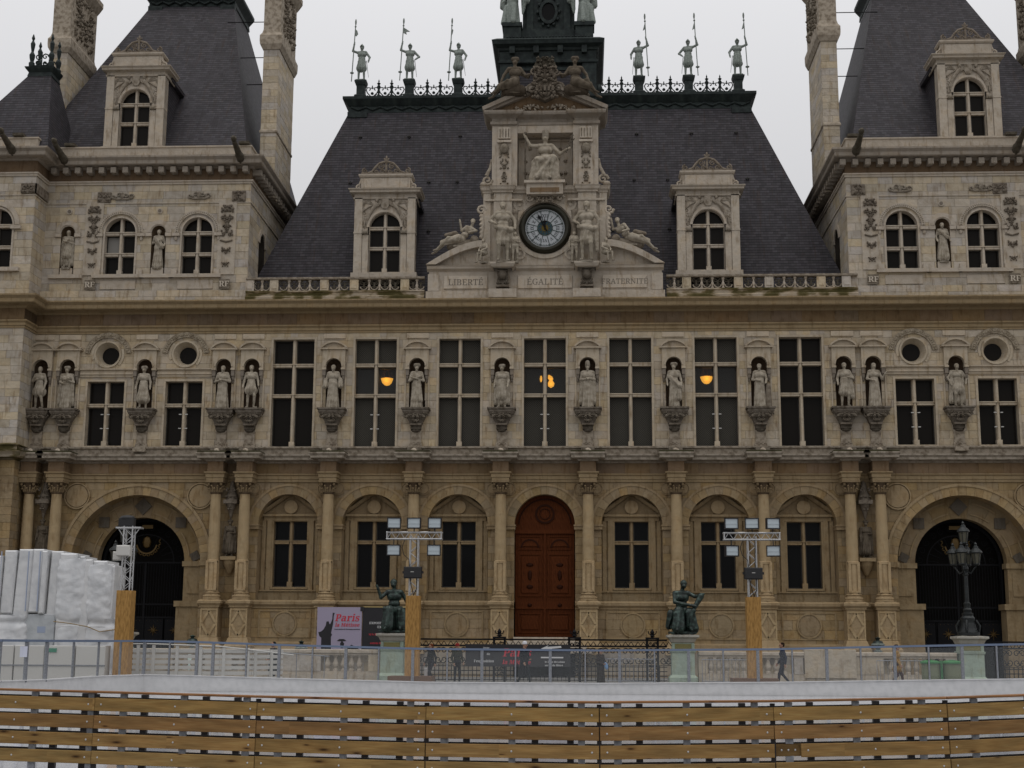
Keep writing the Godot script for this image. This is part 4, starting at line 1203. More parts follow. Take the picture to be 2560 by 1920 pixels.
var dormer_parts := []
func dormer(x: float, y: float, z: float) -> void:   # y: its foot, z: its face
	var d := part("dormer", hall, T(x, y, z))
	if dormer_parts.is_empty():
		var m := mb(PALE)
		var hole := archp(0, 0.88, 0.4, 3.0)
		for s in [[-1.72, 0], [0, 1.72]]:
			for p in Geometry2D.clip_polygons(rectp(s[0], s[1], 0, 4.7), hole):
				if not Geometry2D.is_polygon_clockwise(p): m.extrude(p, -0.6, 0)
		for s in [-1, 1]:
			m.k = PALE * 1.03
			m.box(s * 1.5 - 0.22, s * 1.5 + 0.22, 0.35, 4.7, -0.55, 0.1); m.box(s * 1.5 - 0.25, s * 1.5 + 0.25, 2.62, 2.7, -0.5, 0.13)
			m.box(s * 1.08 - 0.17, s * 1.08 + 0.17, 0.35, 2.55, -0.1, 0.05)
			m.k = SOOT * 1.3
			m.box(s * 1.1 - 0.17, s * 1.1 + 0.17, 2.6, 2.78, -0.1, 0.16); m.ell(Vector3(s * 1.1, 2.68, 0.15), Vector3(0.14, 0.12, 0.08))
			m.k = PALE
		m.box(-1.85, 1.85, 0, 0.34, -0.6, 0.16)
		m.ring(0, 3.0, 0.88, 1.02, 0, PI, 18, -0.02, 0.07)
		dormer_parts.push_back(["front", m.mesh(), "stone"])
		m = mb(PALE * 0.72)   # winged figures in the spandrels, a shield between them
		for s in [-1, 1]:
			m.tube([Vector3(s * 0.42, 4.38, 0.02), Vector3(s * 0.7, 4.08, 0.04), Vector3(s * 0.95, 3.62, 0.04)], 0.14, 6, 0.1)
			m.tube([Vector3(s * 0.95, 3.62, 0.04), Vector3(s * 1.12, 3.3, 0.05), Vector3(s * 1.16, 2.95, 0.03)], 0.085, 6, 0.03); m.tube([Vector3(s * 0.88, 3.62, 0.06), Vector3(s * 1.0, 3.35, 0.07), Vector3(s * 1.02, 3.1, 0.05)], 0.07, 6, 0.03)
			m.ell(Vector3(s * 0.46, 4.56, 0.05), Vector3(0.11, 0.13, 0.11)); m.tube([Vector3(s * 0.62, 4.32, 0.05), Vector3(s * 0.4, 4.22, 0.08), Vector3(s * 0.25, 4.35, 0.08)], 0.05, 5)
			m.tube([Vector3(s * 0.7, 4.3, 0.05), Vector3(s * 1.0, 4.12, 0.07), Vector3(s * 1.22, 3.95, 0.05)], 0.045, 5)
			for i in 5: m.tube([Vector3(s * 0.72, 4.36, 0.0), Vector3(s * (0.95 + i * 0.07), 4.62 - i * 0.05, 0.02), Vector3(s * (1.12 + i * 0.05), 4.5 - i * 0.14, 0.02)], 0.05, 5, 0.02)
			for i in 4: m.scroll(Vector3(s * (1.15 + 0.03 * (i % 2)), 3.05 + i * 0.25, 0.0), 0.12, 1.0, s, 0.03, i)
		m.extrude(P2([-0.2, 4.62, -0.22, 4.25, -0.12, 4.05, 0.12, 4.05, 0.22, 4.25, 0.2, 4.62]), 0, 0.12)
		dormer_parts.push_back(["winged_relief", m.mesh(), "carve"])
		m = mb(PALE * 0.88)
		m.mould(P2([-1.75, -1.6, -1.75, 0.05, 1.75, 0.05, 1.75, -1.6]), PR([0.0, 4.62, 0.05, 4.64, 0.05, 4.74, 0.0, 4.76, 0.0, 4.92, 0.1, 4.95, 0.24, 4.98, 0.24, 5.08, 0.32, 5.16, 0.32, 5.2, -1.7, 5.28]))
		dormer_parts.push_back(["cornice", m.mesh(), "stone"])
		m = mb(PALE)
		m.box(-1.4, 1.4, 5.22, 5.98, -1.0, 0.0); m.box(-1.25, 1.25, 5.32, 5.86, 0, 0.05)
		m.mould(P2([-1.44, -1.0, -1.44, 0.03, 1.44, 0.03, 1.44, -1.0]), PR([0.0, 5.92, 0.05, 5.95, 0.1, 6.02, 0.1, 6.1, -1.3, 6.14]))
		for s in [-1, 1]: m.scroll(Vector3(s * 1.55, 5.42, -0.1), 0.17, 1.3, s, 0.06, -1.2); m.tube([Vector3(s * 1.5, 5.55, -0.1), Vector3(s * 1.42, 5.75, -0.1), Vector3(s * 1.4, 5.95, -0.1)], 0.07, 5)
		dormer_parts.push_back(["attic_block", m.mesh(), "stone"])
		m = mb(SOOT * 1.15)   # pierced crest of scrolls
		for s in [-1, 1]:
			m.tube([Vector3(s * 1.4, 6.2, -0.1), Vector3(s * 1.1, 6.18, -0.1), Vector3(s * 0.8, 6.3, -0.1), Vector3(s * 0.62, 6.55, -0.1), Vector3(s * 0.4, 6.78, -0.1), Vector3(0, 6.9, -0.1)], 0.075, 6)
			m.scroll(Vector3(s * 1.22, 6.34, -0.1), 0.17, 1.4, -s, 0.06, 1.57); m.scroll(Vector3(s * 0.3, 6.6, -0.08), 0.19, 1.5, s, 0.05, 0.6); m.scroll(Vector3(s * 0.22, 6.3, -0.08), 0.14, 1.4, -s, 0.05)
			m.scroll(Vector3(s * 0.55, 6.3, -0.08), 0.14, 1.3, s, 0.05); m.scroll(Vector3(s * 0.8, 6.24, -0.08), 0.09, 1.2, s, 0.04)
			m.ell(Vector3(s * 0.09, 7.02, -0.1), Vector3(0.06, 0.12, 0.06), Basis(Vector3.BACK, -s * 0.6))
		m.box(-1.42, 1.42, 6.12, 6.22, -0.2, 0.02); m.box(-0.06, 0.06, 6.2, 7.0, -0.16, -0.04); m.ell(Vector3(0, 7.08, -0.1), Vector3(0.07, 0.18, 0.07))
		dormer_parts.push_back(["crest", m.mesh(), "carve"])
		m = mb()
		m.box(-1.6, 1.6, 0.1, 4.7, -5, -0.6); m.box(-1.85, 1.85, 4.7, 4.95, -6.5, -0.9)
		dormer_parts.push_back(["cheeks", m.mesh(), "slate"])
	for p in dormer_parts: obj(p[0], p[1], M[p[2]], d)
	window(x, 0.86, y + 0.36, y + 3.8, [y + 1.78, y + 2.95], z - 0.05, 0.35, M.glass_brown, y + 2.98)

func pav_attic(s: int) -> void:   # the storey above the main cornice on one of the two pavilions
	var p := part("pavilion", hall)
	var holes := []
	for x in [19.42, 23.78]: holes.push_back(archp(s * x, 0.86, 21.83, 24.25))
	for x in [21.6, 26.75]: holes.push_back(archp(s * x, 0.4, 21.9, 24.25))
	var zf := -75.3
	var xa := -28.14 if s < 0 else 16.5; var xb := -16.5 if s < 0 else 34.0
	ashlar(T(0, 0, zf), xa, xb, 20.9, 27.1, 0.45, 0.95, holes, PALE)
	ashlar(T(0, 0, zf + 0.12), xa, xb, 20.16, 20.9, 0.37, 1.1, [], PALE)
	var side := Transform3D(Basis(Vector3.UP, PI / 2 if s < 0 else -PI / 2), Vector3(s * 16.5, 0, zf))   # local x runs back from the corner on the left, forward on the right
	var sh := archp(3.1 if s < 0 else -3.1, 0.7, 21.6, 24.3)
	ashlar(side, 0.0 if s < 0 else -14.5, 14.5 if s < 0 else 0.0, 20.2, 27.1, 0.45, 0.95, [sh], PALE * 0.95)
	var m := mb(PALE * 0.98, side)
	m.ring(sh[0].x + 0.7, 24.3, 0.7, 0.95, 0, PI, 16, 0.0, 0.08)
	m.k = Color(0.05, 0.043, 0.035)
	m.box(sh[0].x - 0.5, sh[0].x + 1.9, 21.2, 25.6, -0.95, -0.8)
	for j in sh.size(): m.q(Vector3(sh[(j + 1) % sh.size()].x, sh[(j + 1) % sh.size()].y, -0.85), Vector3(sh[j].x, sh[j].y, -0.85), Vector3(sh[j].x, sh[j].y, 0.01), Vector3(sh[(j + 1) % sh.size()].x, sh[(j + 1) % sh.size()].y, 0.01))
	obj("side_arch", m, M.stone, p)
	for x in [19.42, 23.78]:
		var sw := {}
		if s < 0 and x > 20: sw = {2: mat(Color(0.2, 0.19, 0.17), 0.5)}
		window(s * x, 0.86, 21.83, 25.1, [23.0, 24.22], zf, 0.45, M.glass_brown, 24.25, sw)
		m = mb(PALE * 1.02)
		m.ring(s * x, 24.25, 1.08, 1.27, 0, PI, 24, zf, zf + 0.1); m.k = PALE * 0.7
		for i in 34:
			var a := PI * (i + 0.5) / 34
			m.ell(Vector3(s * x + cos(a) * 1.17, 24.25 + sin(a) * 1.17, zf + 0.1), Vector3(0.07, 0.03, 0.04), Basis(Vector3.BACK, a), 3, 4)
		obj("window_arch", m, M.stone, p)
		for d in [-1, 1]:
			obj("impost", mb(PALE).box(s * x + d * 1.2 - 0.22, s * x + d * 1.2 + 0.22, 24.02, 24.2, zf, zf + 0.16).ell(Vector3(s * x + d * 1.2, 23.9, zf + 0.05), Vector3(0.1, 0.14, 0.06)), M.stone, p)
			obj("pilaster_foot", mb(PALE).box(s * x + d * 1.2 - 0.16, s * x + d * 1.2 + 0.16, 21.83, 22.1, zf, zf + 0.14), M.stone, p)
		obj("sill", mb(PALE * 0.95).box(s * x - 1.45, s * x + 1.45, 21.62, 21.82, zf, zf + 0.22), M.stone, p)
		obj("apron_panel", mb(PALE).cbox(s * x - 1.0, s * x + 1.0, 20.98, 21.5, zf, zf + 0.05, 0.015), M.stone, p)
		m = mb(PALE * 0.66)   # cartouche
		for d in [-1, 1]:
			m.scroll(Vector3(s * x + d * 0.5, 26.35, zf + 0.05), 0.16, 1.2, d, 0.05); m.scroll(Vector3(s * x + d * 0.2, 26.45, zf + 0.05), 0.14, 1.2, -d, 0.045)
			m.tube([Vector3(s * x, 26.2, zf + 0.06), Vector3(s * x + d * 0.35, 26.2, zf + 0.06), Vector3(s * x + d * 0.62, 26.3, zf + 0.05)], 0.05, 5)
		m.ell(Vector3(s * x, 26.4, zf + 0.05), Vector3(0.13, 0.2, 0.09))
		obj("cartouche", m, M.carve, p)
	for x in [21.6, 26.75]:
		m = mb(PALE)
		m.ring(s * x, 24.25, 0.4, 0.72, 0, PI, 18, zf, zf + 0.08); m.ring(s * x, 24.25, 0.46, 0.6, 0, PI, 18, zf, zf + 0.12)
		for d in [-1, 1]: m.box(s * x + d * 0.56 - 0.17, s * x + d * 0.56 + 0.17, 24.02, 24.22, zf, zf + 0.14)
		m.box(s * x - 0.95, s * x + 0.95, 21.62, 21.82, zf, zf + 0.2); m.box(s * x - 0.34, s * x + 0.34, 21.85, 22.22, zf - 0.5, zf + 0.05)
		m.extrude(circp(s * x, 25.5, 0.16, 14), zf, zf + 0.07); m.k = SOOT
		m.extrude(circp(s * x, 25.5, 0.1, 10), zf, zf + 0.09)
		m.k = BROWN * 0.55  # hollow of the niche painted darker, its shade put into the colour
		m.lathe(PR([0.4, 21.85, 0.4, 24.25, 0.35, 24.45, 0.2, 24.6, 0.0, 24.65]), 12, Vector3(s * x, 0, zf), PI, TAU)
		obj("niche", m, M.stone, p)
	for x in [17.75, 25.3]:
		m = mb(PALE * 1.02)
		m.box(s * x - 0.5, s * x + 0.5, 21.8, 26.1, zf - 0.02, zf + 0.06)
		obj("pilaster", m, M.stone, p)
		m = mb(SOOT * 1.0)   # hanging trophies
		m.relief(s * x - 0.34, s * x + 0.34, 25.3, 25.8, zf + 0.1, 0.11, 12, 3); m.scroll(Vector3(s * x, 25.55, zf + 0.1), 0.24, 1.1, 1, 0.06)
		m.relief(s * x - 0.36, s * x + 0.36, 23.95, 25.2, zf + 0.1, 0.09, 24, 4); m.ell(Vector3(s * x, 24.6, zf + 0.1), Vector3(0.14, 0.22, 0.1))
		m.tube([Vector3(s * x - 0.35, 23.75, zf + 0.1), Vector3(s * x, 23.66, zf + 0.1), Vector3(s * x + 0.35, 23.75, zf + 0.1)], 0.05, 5)
		m.relief(s * x - 0.26, s * x + 0.26, 22.95, 23.3, zf + 0.1, 0.085, 10, 6); m.relief(s * x - 0.2, s * x + 0.2, 22.25, 22.5, zf + 0.1, 0.075, 7, 7)
		obj("trophy_relief", m, M.carve, p)
		m = mb(SOOT * 1.1)
		m.box(s * x - 0.3, s * x + 0.3, 20.95, 21.5, zf + 0.12, zf + 0.17)
		obj("monogram_plate", m, M.carve, p)
		var tm := TextMesh.new()
		tm.text = "RF"; tm.font = font(true, true); tm.font_size = 64; tm.pixel_size = 0.0068; tm.depth = 0.05
		var o := obj("monogram", tm, mat(PALE * 1.1), p)
		o.position = Vector3(s * x, 21.22, zf + 0.19)
	for x in [16.95, 24.6]:
		m = mb(SOOT * 1.2)
		m.box(s * (x + 0.2) - 0.38, s * (x + 0.2) + 0.38, 26.02, 26.6, zf, zf + 0.1); m.relief(s * (x + 0.2) - 0.36, s * (x + 0.2) + 0.36, 26.08, 26.55, zf + 0.1, 0.11, 12, int(x))
		obj("capital_relief", m, M.carve, p)
	var path := P2([-36, -73.6, -28.1, -73.6, -28.1, zf, -16.5, zf, -16.5, -90]) if s < 0 else P2([16.5, -90, 16.5, zf, 36, zf])
	obj("string_course", mb(PALE * 0.96).mould(path, PR([0.0, 25.92, 0.05, 25.93, 0.05, 25.99, 0.0, 26.02])), M.stone, p)
	obj("architrave", mb(PALE).mould(path, PR([0.0, 27.05, 0.07, 27.05, 0.07, 27.14, 0.13, 27.18, 0.13, 27.26, 0.0, 27.28])), M.stone, p)
	obj("frieze", mb(BROWN * 0.75).mould(path, PR([0.0, 27.26, 0.0, 27.95])), M.stone, p)  # brown deepened to hold the shade of the cornice above
	obj("cornice", mb(PALE * 0.68).mould(path, PR([0.0, 27.93, 0.1, 27.95, 0.16, 28.02, 0.62, 28.05, 0.66, 28.1, 0.66, 28.28, 0.8, 28.42, 0.8, 28.52, -0.2, 28.62])), M.stone, p)  # stone tone lowered so the soffit shade is painted in
	obj("attic_band", mb(PALE * 0.98).mould(path, PR([-0.12, 28.5, -0.12, 29.25, -0.06, 29.28, -0.06, 29.36, -2.2, 29.45])), M.stone, p)
	var x := xa + 0.5 if s < 0 else xa - 0.2   # modillions along the front, then back along the side
	while (x < -16.1 if s < 0 else x < 28.5):
		obj("modillion", mb(PALE * 0.62).box(x - 0.15, x + 0.15, 27.62, 27.95, zf - 0.01, zf + 0.5).ell(Vector3(x, 27.66, zf + 0.42), Vector3(0.14, 0.1, 0.12)), M.stone, p)  # modillions toned down with painted cornice shade
		x += 0.68
	for i in 14:
		var z := zf - 0.4 - i * 0.68
		obj("modillion", mb(PALE * 0.6).box(minf(s * 16.5, s * 16.0), maxf(s * 16.5, s * 16.0), 27.62, 27.95, z - 0.15, z + 0.15).ell(Vector3(s * 16.08, 27.66, z), Vector3(0.12, 0.1, 0.14)), M.stone, p)  # same painted shade along the flank
	# the roof
	var r := part("roof", p)
	var ro := mb()
	var b := [Vector3(s * 30.4, 29.3, -77), Vector3(s * 17.2, 29.3, -77), Vector3(s * 17.2, 29.3, -95), Vector3(s * 30.4, 29.3, -95)]
	var t := [Vector3(s * 26.3, 42.9, -86), Vector3(s * 20.75, 42.9, -86), Vector3(s * 20.75, 42.9, -90), Vector3(s * 26.3, 42.9, -90)]
	for i in 4:
		var j := (i + 1) % 4
		if s < 0: ro.q(b[i], b[j], t[j], t[i])
		else: ro.q(b[j], b[i], t[i], t[j])
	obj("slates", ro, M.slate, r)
	ro = mb()
	var tp := P2([-26.35, -90, -26.35, -86, -20.7, -86, -20.7, -90]) if s < 0 else P2([20.7, -90, 20.7, -86, 26.35, -86, 26.35, -90])
	ro.mould(tp, PR([0.0, 42.8, 0.06, 42.85, 0.02, 43.2, 0.1, 43.3, 0.36, 43.6, 0.36, 43.8, 0.0, 43.9]))
	for i in 7: ro.tube([Vector3(tp[1].x + 0.1 + i * 0.8, 43.2, -85.9), Vector3(tp[1].x + 0.5 + i * 0.8, 42.98, -85.86), Vector3(tp[1].x + 0.85 + i * 0.8, 43.2, -85.9)], 0.07, 5)
	ro.box(tp[1].x - 0.05, tp[1].x + 0.9, 42.55, 42.86, -86.2, -85.78); ro.box(tp[2].x - 0.9, tp[2].x + 0.05, 42.55, 42.86, -86.2, -85.78)
	ro.box(-0.06 + s * 17.23, 0.06 + s * 17.23, 29.3, 29.4, -95, -77)
	obj("ridge_moulding", ro, M.copper, r)
	dormer(s * 23.9, 29.55, -76.9)
	# chimneys, deep and narrow, one on each flank
	for c in [[16.15, 17.1, 27.6], [29.1, 30.1, 29.0]]:
		var ch := part("chimney", p)
		var c0: float = minf(s * c[0], s * c[1]); var c1: float = maxf(s * c[0], s * c[1])
		ashlar(T(0, 0, -79.5), c0, c1, c[2], 44.5, 0.42, 0.95, [], PALE * 1.0)
		var rt: float = c1 if s < 0 else c0
		if c[0] > 20 and s > 0: rt = c0
		var fr := Transform3D(Basis(Vector3.UP, PI / 2 if s < 0 else -PI / 2), Vector3(rt, 0, -79.5))
		ashlar(fr, 0.0 if s < 0 else -4.4, 4.4 if s < 0 else 0.0, c[2], 44.5, 0.42, 1.1, [], PALE * 1.08)
		var cm := mb(PALE * 0.9)
		cm.box(c0 + 0.03, c1 - 0.03, c[2], 45, -83.87, -79.53)
		var cp := P2([c0, -83.9, c0, -79.5, c1, -79.5, c1, -83.9])
		cm.mould(cp, PR([0.0, 31.6, 0.06, 31.65, 0.06, 31.75, 0.0, 31.85])) ; cm.mould(cp, PR([0.0, 36.9, 0.05, 36.9, 0.2, 37.2, 0.22, 37.4, 0.22, 37.75, 0.1, 37.95, 0.04, 38.2, 0.04, 41.3, 0.2, 41.5, 0.4, 41.8, 0.4, 42.1, 0.0, 42.2]))
		cm.k = SOOT * 1.25
		cm.t = fr
		cm.relief(0.5 if s < 0 else -3.9, 3.9 if s < 0 else -0.5, 38.3, 41.2, 0.06, 0.18, 46, 9)
		obj("cap_moulding", cm, M.carve, ch)
	for y in [38.6, 36.2, 34.4]:
		obj("tie_rod", mb().tube([Vector3(s * 17.0, y + 1.9, -83.4), Vector3(s * (17.5 + (y + 1.9 - 29.3) * 0.261), y + 1.9, -83.4)], 0.03, 5), M.iron, p)
	var spouts := [[-27.0, zf], [-17.0, zf], [-29.3, -73.6]] if s < 0 else [[17.0, zf], [25.6, zf]]
	for g in spouts:
		var sp := mb(SOOT * 0.55)
		sp.tube([Vector3(g[0], 28.25, g[1] + 0.5), Vector3(g[0], 28.5, g[1] + 1.3), Vector3(g[0], 28.75, g[1] + 2.2)], 0.24, 8, 0.13); sp.ell(Vector3(g[0], 28.86, g[1] + 2.3), Vector3(0.17, 0.16, 0.3)); sp.ell(Vector3(g[0], 28.4, g[1] + 0.9), Vector3(0.26, 0.2, 0.5))
		sp.box(g[0] - 0.3, g[0] + 0.3, 29.4, 29.55, g[1] - 0.4, g[1] + 0.1)
		obj("gargoyle", sp, M.carve, p)

func corner_tower() -> void:   # the bay that stands forward at the left edge of the picture
	var p := part("corner_bay", hall)
	var w := [archp(-30.2, 0.95, 21.83, 24.25)]
	ashlar(T(0, 0, -73.6), -36, -28.1, 20.2, 27.1, 0.45, 0.95, w, PALE)
	ashlar(Transform3D(Basis(Vector3.UP, PI / 2), Vector3(-28.1, 0, -73.6)), 0, 1.74, 20.2, 27.1, 0.45, 0.9, [], PALE * 0.95)
	window(-30.2, 0.95, 21.83, 25.2, [23.0, 24.22], -73.6, 0.45, M.glass_brown, 24.25)
	var m := mb(PALE)
	m.ring(-30.2, 24.25, 1.1, 1.35, 0, PI, 24, -73.6, -73.48); m.box(-29.3, -28.75, 24.0, 24.2, -73.6, -73.4)
	obj("window_arch", m, M.stone, p)
	obj("sill", mb(PALE).box(-31.6, -28.7, 21.6, 21.82, -73.6, -73.38), M.stone, p)
	m = mb(SOOT * 1.2)
	m.box(-28.9, -28.0, 26.05, 26.6, -73.6, -73.5); m.relief(-28.9, -28.1, 26.08, 26.55, -73.5, 0.11, 14, 2)
	m.box(-28.1, -27.99, 26.05, 26.6, -75.2, -73.5)
	obj("capital_relief", m, M.carve, p)
	ashlar(T(0, 0, -73.3), -36, -28.1, 12.1, 18.4, 0.42, 0.8, [rectp(-33.4, -30.6, 12.1, 16.0)], PALE)
	ashlar(Transform3D(Basis(Vector3.UP, PI / 2), Vector3(-28.1, 0, -73.3)), 0, 1.75, 12.1, 18.4, 0.42, 0.85, [], PALE * 0.95)
	ashlar(T(0, 0, -73.3), -36, -28.1, 0, 11.2, 0.42, 0.9, [], WARM)
	ashlar(Transform3D(Basis(Vector3.UP, PI / 2), Vector3(-28.1, 0, -73.3)), 0, 1.75, 0, 11.2, 0.42, 0.85, [], WARM * 0.95)
	obj("cornice", mb(PALE * 0.9).mould(P2([-36, -73.3, -28.1, -73.3, -28.1, -75]), PR([0.0, 11.2, 0.14, 11.28, 0.42, 11.32, 0.46, 11.46, 0.54, 11.6, 0.12, 11.68, 0.12, 11.95, 0.24, 12.0, 0.0, 12.12])), M.moss, p)
	var c := mb(WARM * 1.05)
	c.lathe(PR([0.42, 0, 0.42, 9.2]), 20, Vector3(-29.5, 0, -73.2)); c.k = BROWN
	c.lathe(PR([0.42, 9.2, 0.5, 9.25, 0.5, 9.32, 0.44, 9.4, 0.5, 9.8, 0.68, 10.1]), 16, Vector3(-29.5, 0, -73.2)); c.relief(-30.0, -29.0, 9.5, 10.1, -72.72, 0.13, 10, 4)
	c.k = WARM
	c.box(-30.2, -28.8, 10.1, 10.3, -73.9, -72.5); c.box(-30.1, -28.9, 10.3, 11.2, -73.9, -72.6)
	obj("engaged_column", c, M.stone, p)
	m = mb(WARM)   # scrolled aedicule and hanging carving, cut by the picture's edge
	m.box(-31.8, -29.9, 15.9, 16.1, -73.3, -72.9); m.scroll(Vector3(-30.2, 16.5, -73.2), 0.4, 1.3, 1, 0.1); m.k = SOOT
	m.relief(-31.4, -30.2, 17.0, 17.8, -73.2, 0.16, 14, 6)
	obj("scroll_pediment", m, M.carve, p)
	var r := part("roof", p)
	var ro := mb()
	var b := [Vector3(-33.4, 28.9, -73.9), Vector3(-27.7, 28.9, -73.9), Vector3(-27.7, 28.9, -79.5), Vector3(-33.4, 28.9, -79.5)]
	var t := [Vector3(-30.1, 34.1, -76.3), Vector3(-28.75, 34.1, -76.3), Vector3(-28.75, 34.1, -77.6), Vector3(-30.1, 34.1, -77.6)]
	for i in 4: ro.q(b[i], b[(i + 1) % 4], t[(i + 1) % 4], t[i])
	obj("slates", ro, M.slate, r)
	ro = mb()
	ro.mould(P2([-30.1, -77.6, -30.1, -76.3, -28.75, -76.3, -28.75, -77.6]), PR([0.0, 34.0, 0.06, 34.05, 0.0, 34.3, 0.16, 34.5, 0.2, 34.6, -0.6, 34.7]))
	for s in [-30.0, -28.85]:
		for z in [-76.4, -77.5]: ro.lathe(PR([0.16, 34.6, 0.18, 34.9, 0.1, 35.0, 0.15, 35.2, 0.17, 35.4, 0.07, 35.6, 0.12, 35.9, 0.14, 36.1, 0.05, 36.3, 0.1, 36.45, 0.02, 36.7]), 10, Vector3(s, 0, z))
	for z in [-76.4, -77.5]:
		for d in [-1, 1]: ro.scroll(Vector3(-29.42 + d * 0.2, 35.3, z), 0.2, 1.3, d, 0.045); ro.scroll(Vector3(-29.42 + d * 0.22, 34.9, z), 0.17, 1.3, -d, 0.045)
		ro.tube([Vector3(-30, 34.75, z), Vector3(-28.85, 34.75, z)], 0.04, 5); ro.tube([Vector3(-29.42, 34.7, z), Vector3(-29.42, 35.6, z)], 0.04, 5)
	obj("finial_crest", ro, M.copper, r)

func main_roof() -> void:
	var r := part("roof", hall)
	var b := [Vector3(-17.15, 20.5, -77.0), Vector3(17.15, 20.5, -77.0), Vector3(17.15, 20.5, -94), Vector3(-17.15, 20.5, -94)]
	var t := [Vector3(-12.2, 33.9, -82), Vector3(12.2, 33.9, -82), Vector3(12.2, 33.9, -89), Vector3(-12.2, 33.9, -89)]
	var m := mb()
	for i in 4: m.q(b[i], b[(i + 1) % 4], t[(i + 1) % 4], t[i])
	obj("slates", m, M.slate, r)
	m = mb()   # little iron hooks on the slates
	for row in [[25.2, 7], [28.6, 12], [31.9, 9]]:
		for i in row[1]:
			var x: float = -12.5 + 25.0 * (i + 0.5) / row[1] + rng.randf_range(-0.3, 0.3)
			var z: float = -77.0 - (row[0] - 20.5) / 13.4 * 5.0
			m.box(x - 0.1, x + 0.1, row[0], row[0] + 0.06, z, z + 0.12); m.box(x - 0.02, x + 0.02, row[0] - 0.1, row[0] + 0.12, z, z + 0.1)
	obj("slate_hook", m, M.sash, r).set_meta("kind", "stuff")
	var tp := P2([-12.2, -89, -12.2, -82, 12.2, -82, 12.2, -89])
	m = mb()
	m.mould(tp, PR([0.0, 33.7, 0.08, 33.75, 0.04, 34.15, 0.14, 34.25, 0.4, 34.55, 0.4, 34.72, 0.1, 34.8, -3, 34.85]))
	for i in 27: m.tube([Vector3(-12.1 + i * 0.9, 34.12, -81.92), Vector3(-11.65 + i * 0.9, 33.92, -81.88), Vector3(-11.2 + i * 0.9, 34.12, -81.92)], 0.07, 5)
	for s in [-1, 1]: m.box(s * 11.7 - 0.6, s * 11.7 + 0.6, 33.4, 33.76, -82.2, -81.74)
	obj("ridge_moulding", m, M.copper, r)
	for s in [-1, 1]:
		for x in [11.57, 8.57, 5.55]:
			m = mb()
			m.box(s * x - 0.25, s * x + 0.25, 34.75, 35.75, -82.5, -81.95)
			m.mould(P2([s * x - 0.25, -82.5, s * x - 0.25, -81.95, s * x + 0.25, -81.95, s * x + 0.25, -82.5]), PR([0.0, 35.55, 0.05, 35.6, 0.12, 35.78, 0.12, 35.88, -0.2, 35.9]))
			m.mould(P2([s * x - 0.25, -82.5, s * x - 0.25, -81.95, s * x + 0.25, -81.95, s * x + 0.25, -82.5]), PR([0.12, 34.75, 0.12, 34.9, 0.0, 35.0]))
			obj("statue_pedestal", m, M.copper, r)
		for g in [[11.27, 8.87], [8.27, 5.85], [5.25, 2.95]]:
			for i in 3:
				var w: float = (g[0] - g[1]) / 3
				var x: float = s * (g[0] - w * (i + 0.5))
				m = mb()
				for d in [-1, 1]:
					m.tube([Vector3(x, 34.85, -82.2), Vector3(x + d * 0.14, 34.98, -82.2), Vector3(x + d * 0.3, 35.15, -82.2), Vector3(x + d * 0.38, 35.35, -82.2), Vector3(x + d * 0.3, 35.5, -82.2), Vector3(x + d * 0.14, 35.48, -82.2), Vector3(x + d * 0.12, 35.36, -82.2), Vector3(x + d * 0.2, 35.32, -82.2)], 0.038, 5)
					m.scroll(Vector3(x + d * 0.27, 34.95, -82.2), 0.1, 1.0, d, 0.03)
				m.tube([Vector3(x, 35.4, -82.2), Vector3(x, 35.62, -82.2)], 0.035, 5); m.box(x - 0.09, x + 0.09, 35.44, 35.49, -82.23, -82.17)
				m.lathe(PR([0.03, 35.02, 0.09, 35.06, 0.1, 35.14, 0.04, 35.2]), 8, Vector3(x, 0, -82.2))
				m.box(x - w / 2, x + w / 2, 34.82, 34.87, -82.24, -82.16)
				if i < 2:
					var xs: float = x - s * w / 2
					m.lathe(PR([0.1, 34.8, 0.1, 35.0, 0.06, 35.05, 0.08, 35.5, 0.12, 35.55, 0.06, 35.66, 0.12, 35.76, 0.03, 35.82, 0.05, 35.9, 0.0, 36.05]), 8, Vector3(xs, 0, -82.2))
				obj("cresting_panel", m, M.copper, r)
	for s in [-1, 1]: dormer(s * 9.05, 21.75, -76.3)
	# the lantern tower
	var l := part("lantern_tower", hall)
	m = mb()
	m.box(-2.95, 2.95, 33.6, 37.6, -88, -81.95)
	for s in [-1, 1]:
		m.box(s * 2.52 - 0.43, s * 2.52 + 0.43, 34, 37.5, -82, -81.7); m.box(s * 2.95 - 0.1, s * 2.95 + 0.25, 35.0, 35.35, -82.2, -81.8); m.ell(Vector3(s * 3.12, 35.1, -81.9), Vector3(0.2, 0.3, 0.2))
	m.box(-2.1, 2.1, 36.3, 36.5, -82, -81.8)
	m.mould(P2([-2.95, -88, -2.95, -81.72, 2.95, -81.72, 2.95, -88]), PR([0.0, 36.7, 0.1, 36.75, 0.1, 36.9, 0.0, 36.95, 0.0, 37.5, 0.1, 37.55, 0.14, 37.7, 0.42, 37.85, 0.46, 38.0, 0.5, 38.1, 0.2, 38.3, -1, 38.5]))
	for i in 4: m.box(-2.2 + i * 1.47 - 0.16, -2.2 + i * 1.47 + 0.16, 37.3, 37.75, -81.75, -81.4)
	for i in 26: m.ell(Vector3(-2.5 + i * 0.2, 38.36, -81.5), Vector3(0.07, 0.06, 0.06), Basis.IDENTITY, 3, 5)
	obj("tower_stage", m, M.copper, l)
	obj("slate_panel", mb().box(-2.08, 2.08, 34, 36.3, -81.96, -81.9), M.slate, l)
	m = mb()
	m.extrude(P2([-2.75, 38.3, 2.75, 38.3, 2.0, 39.0, -2.0, 39.0]), -87, -82.0)
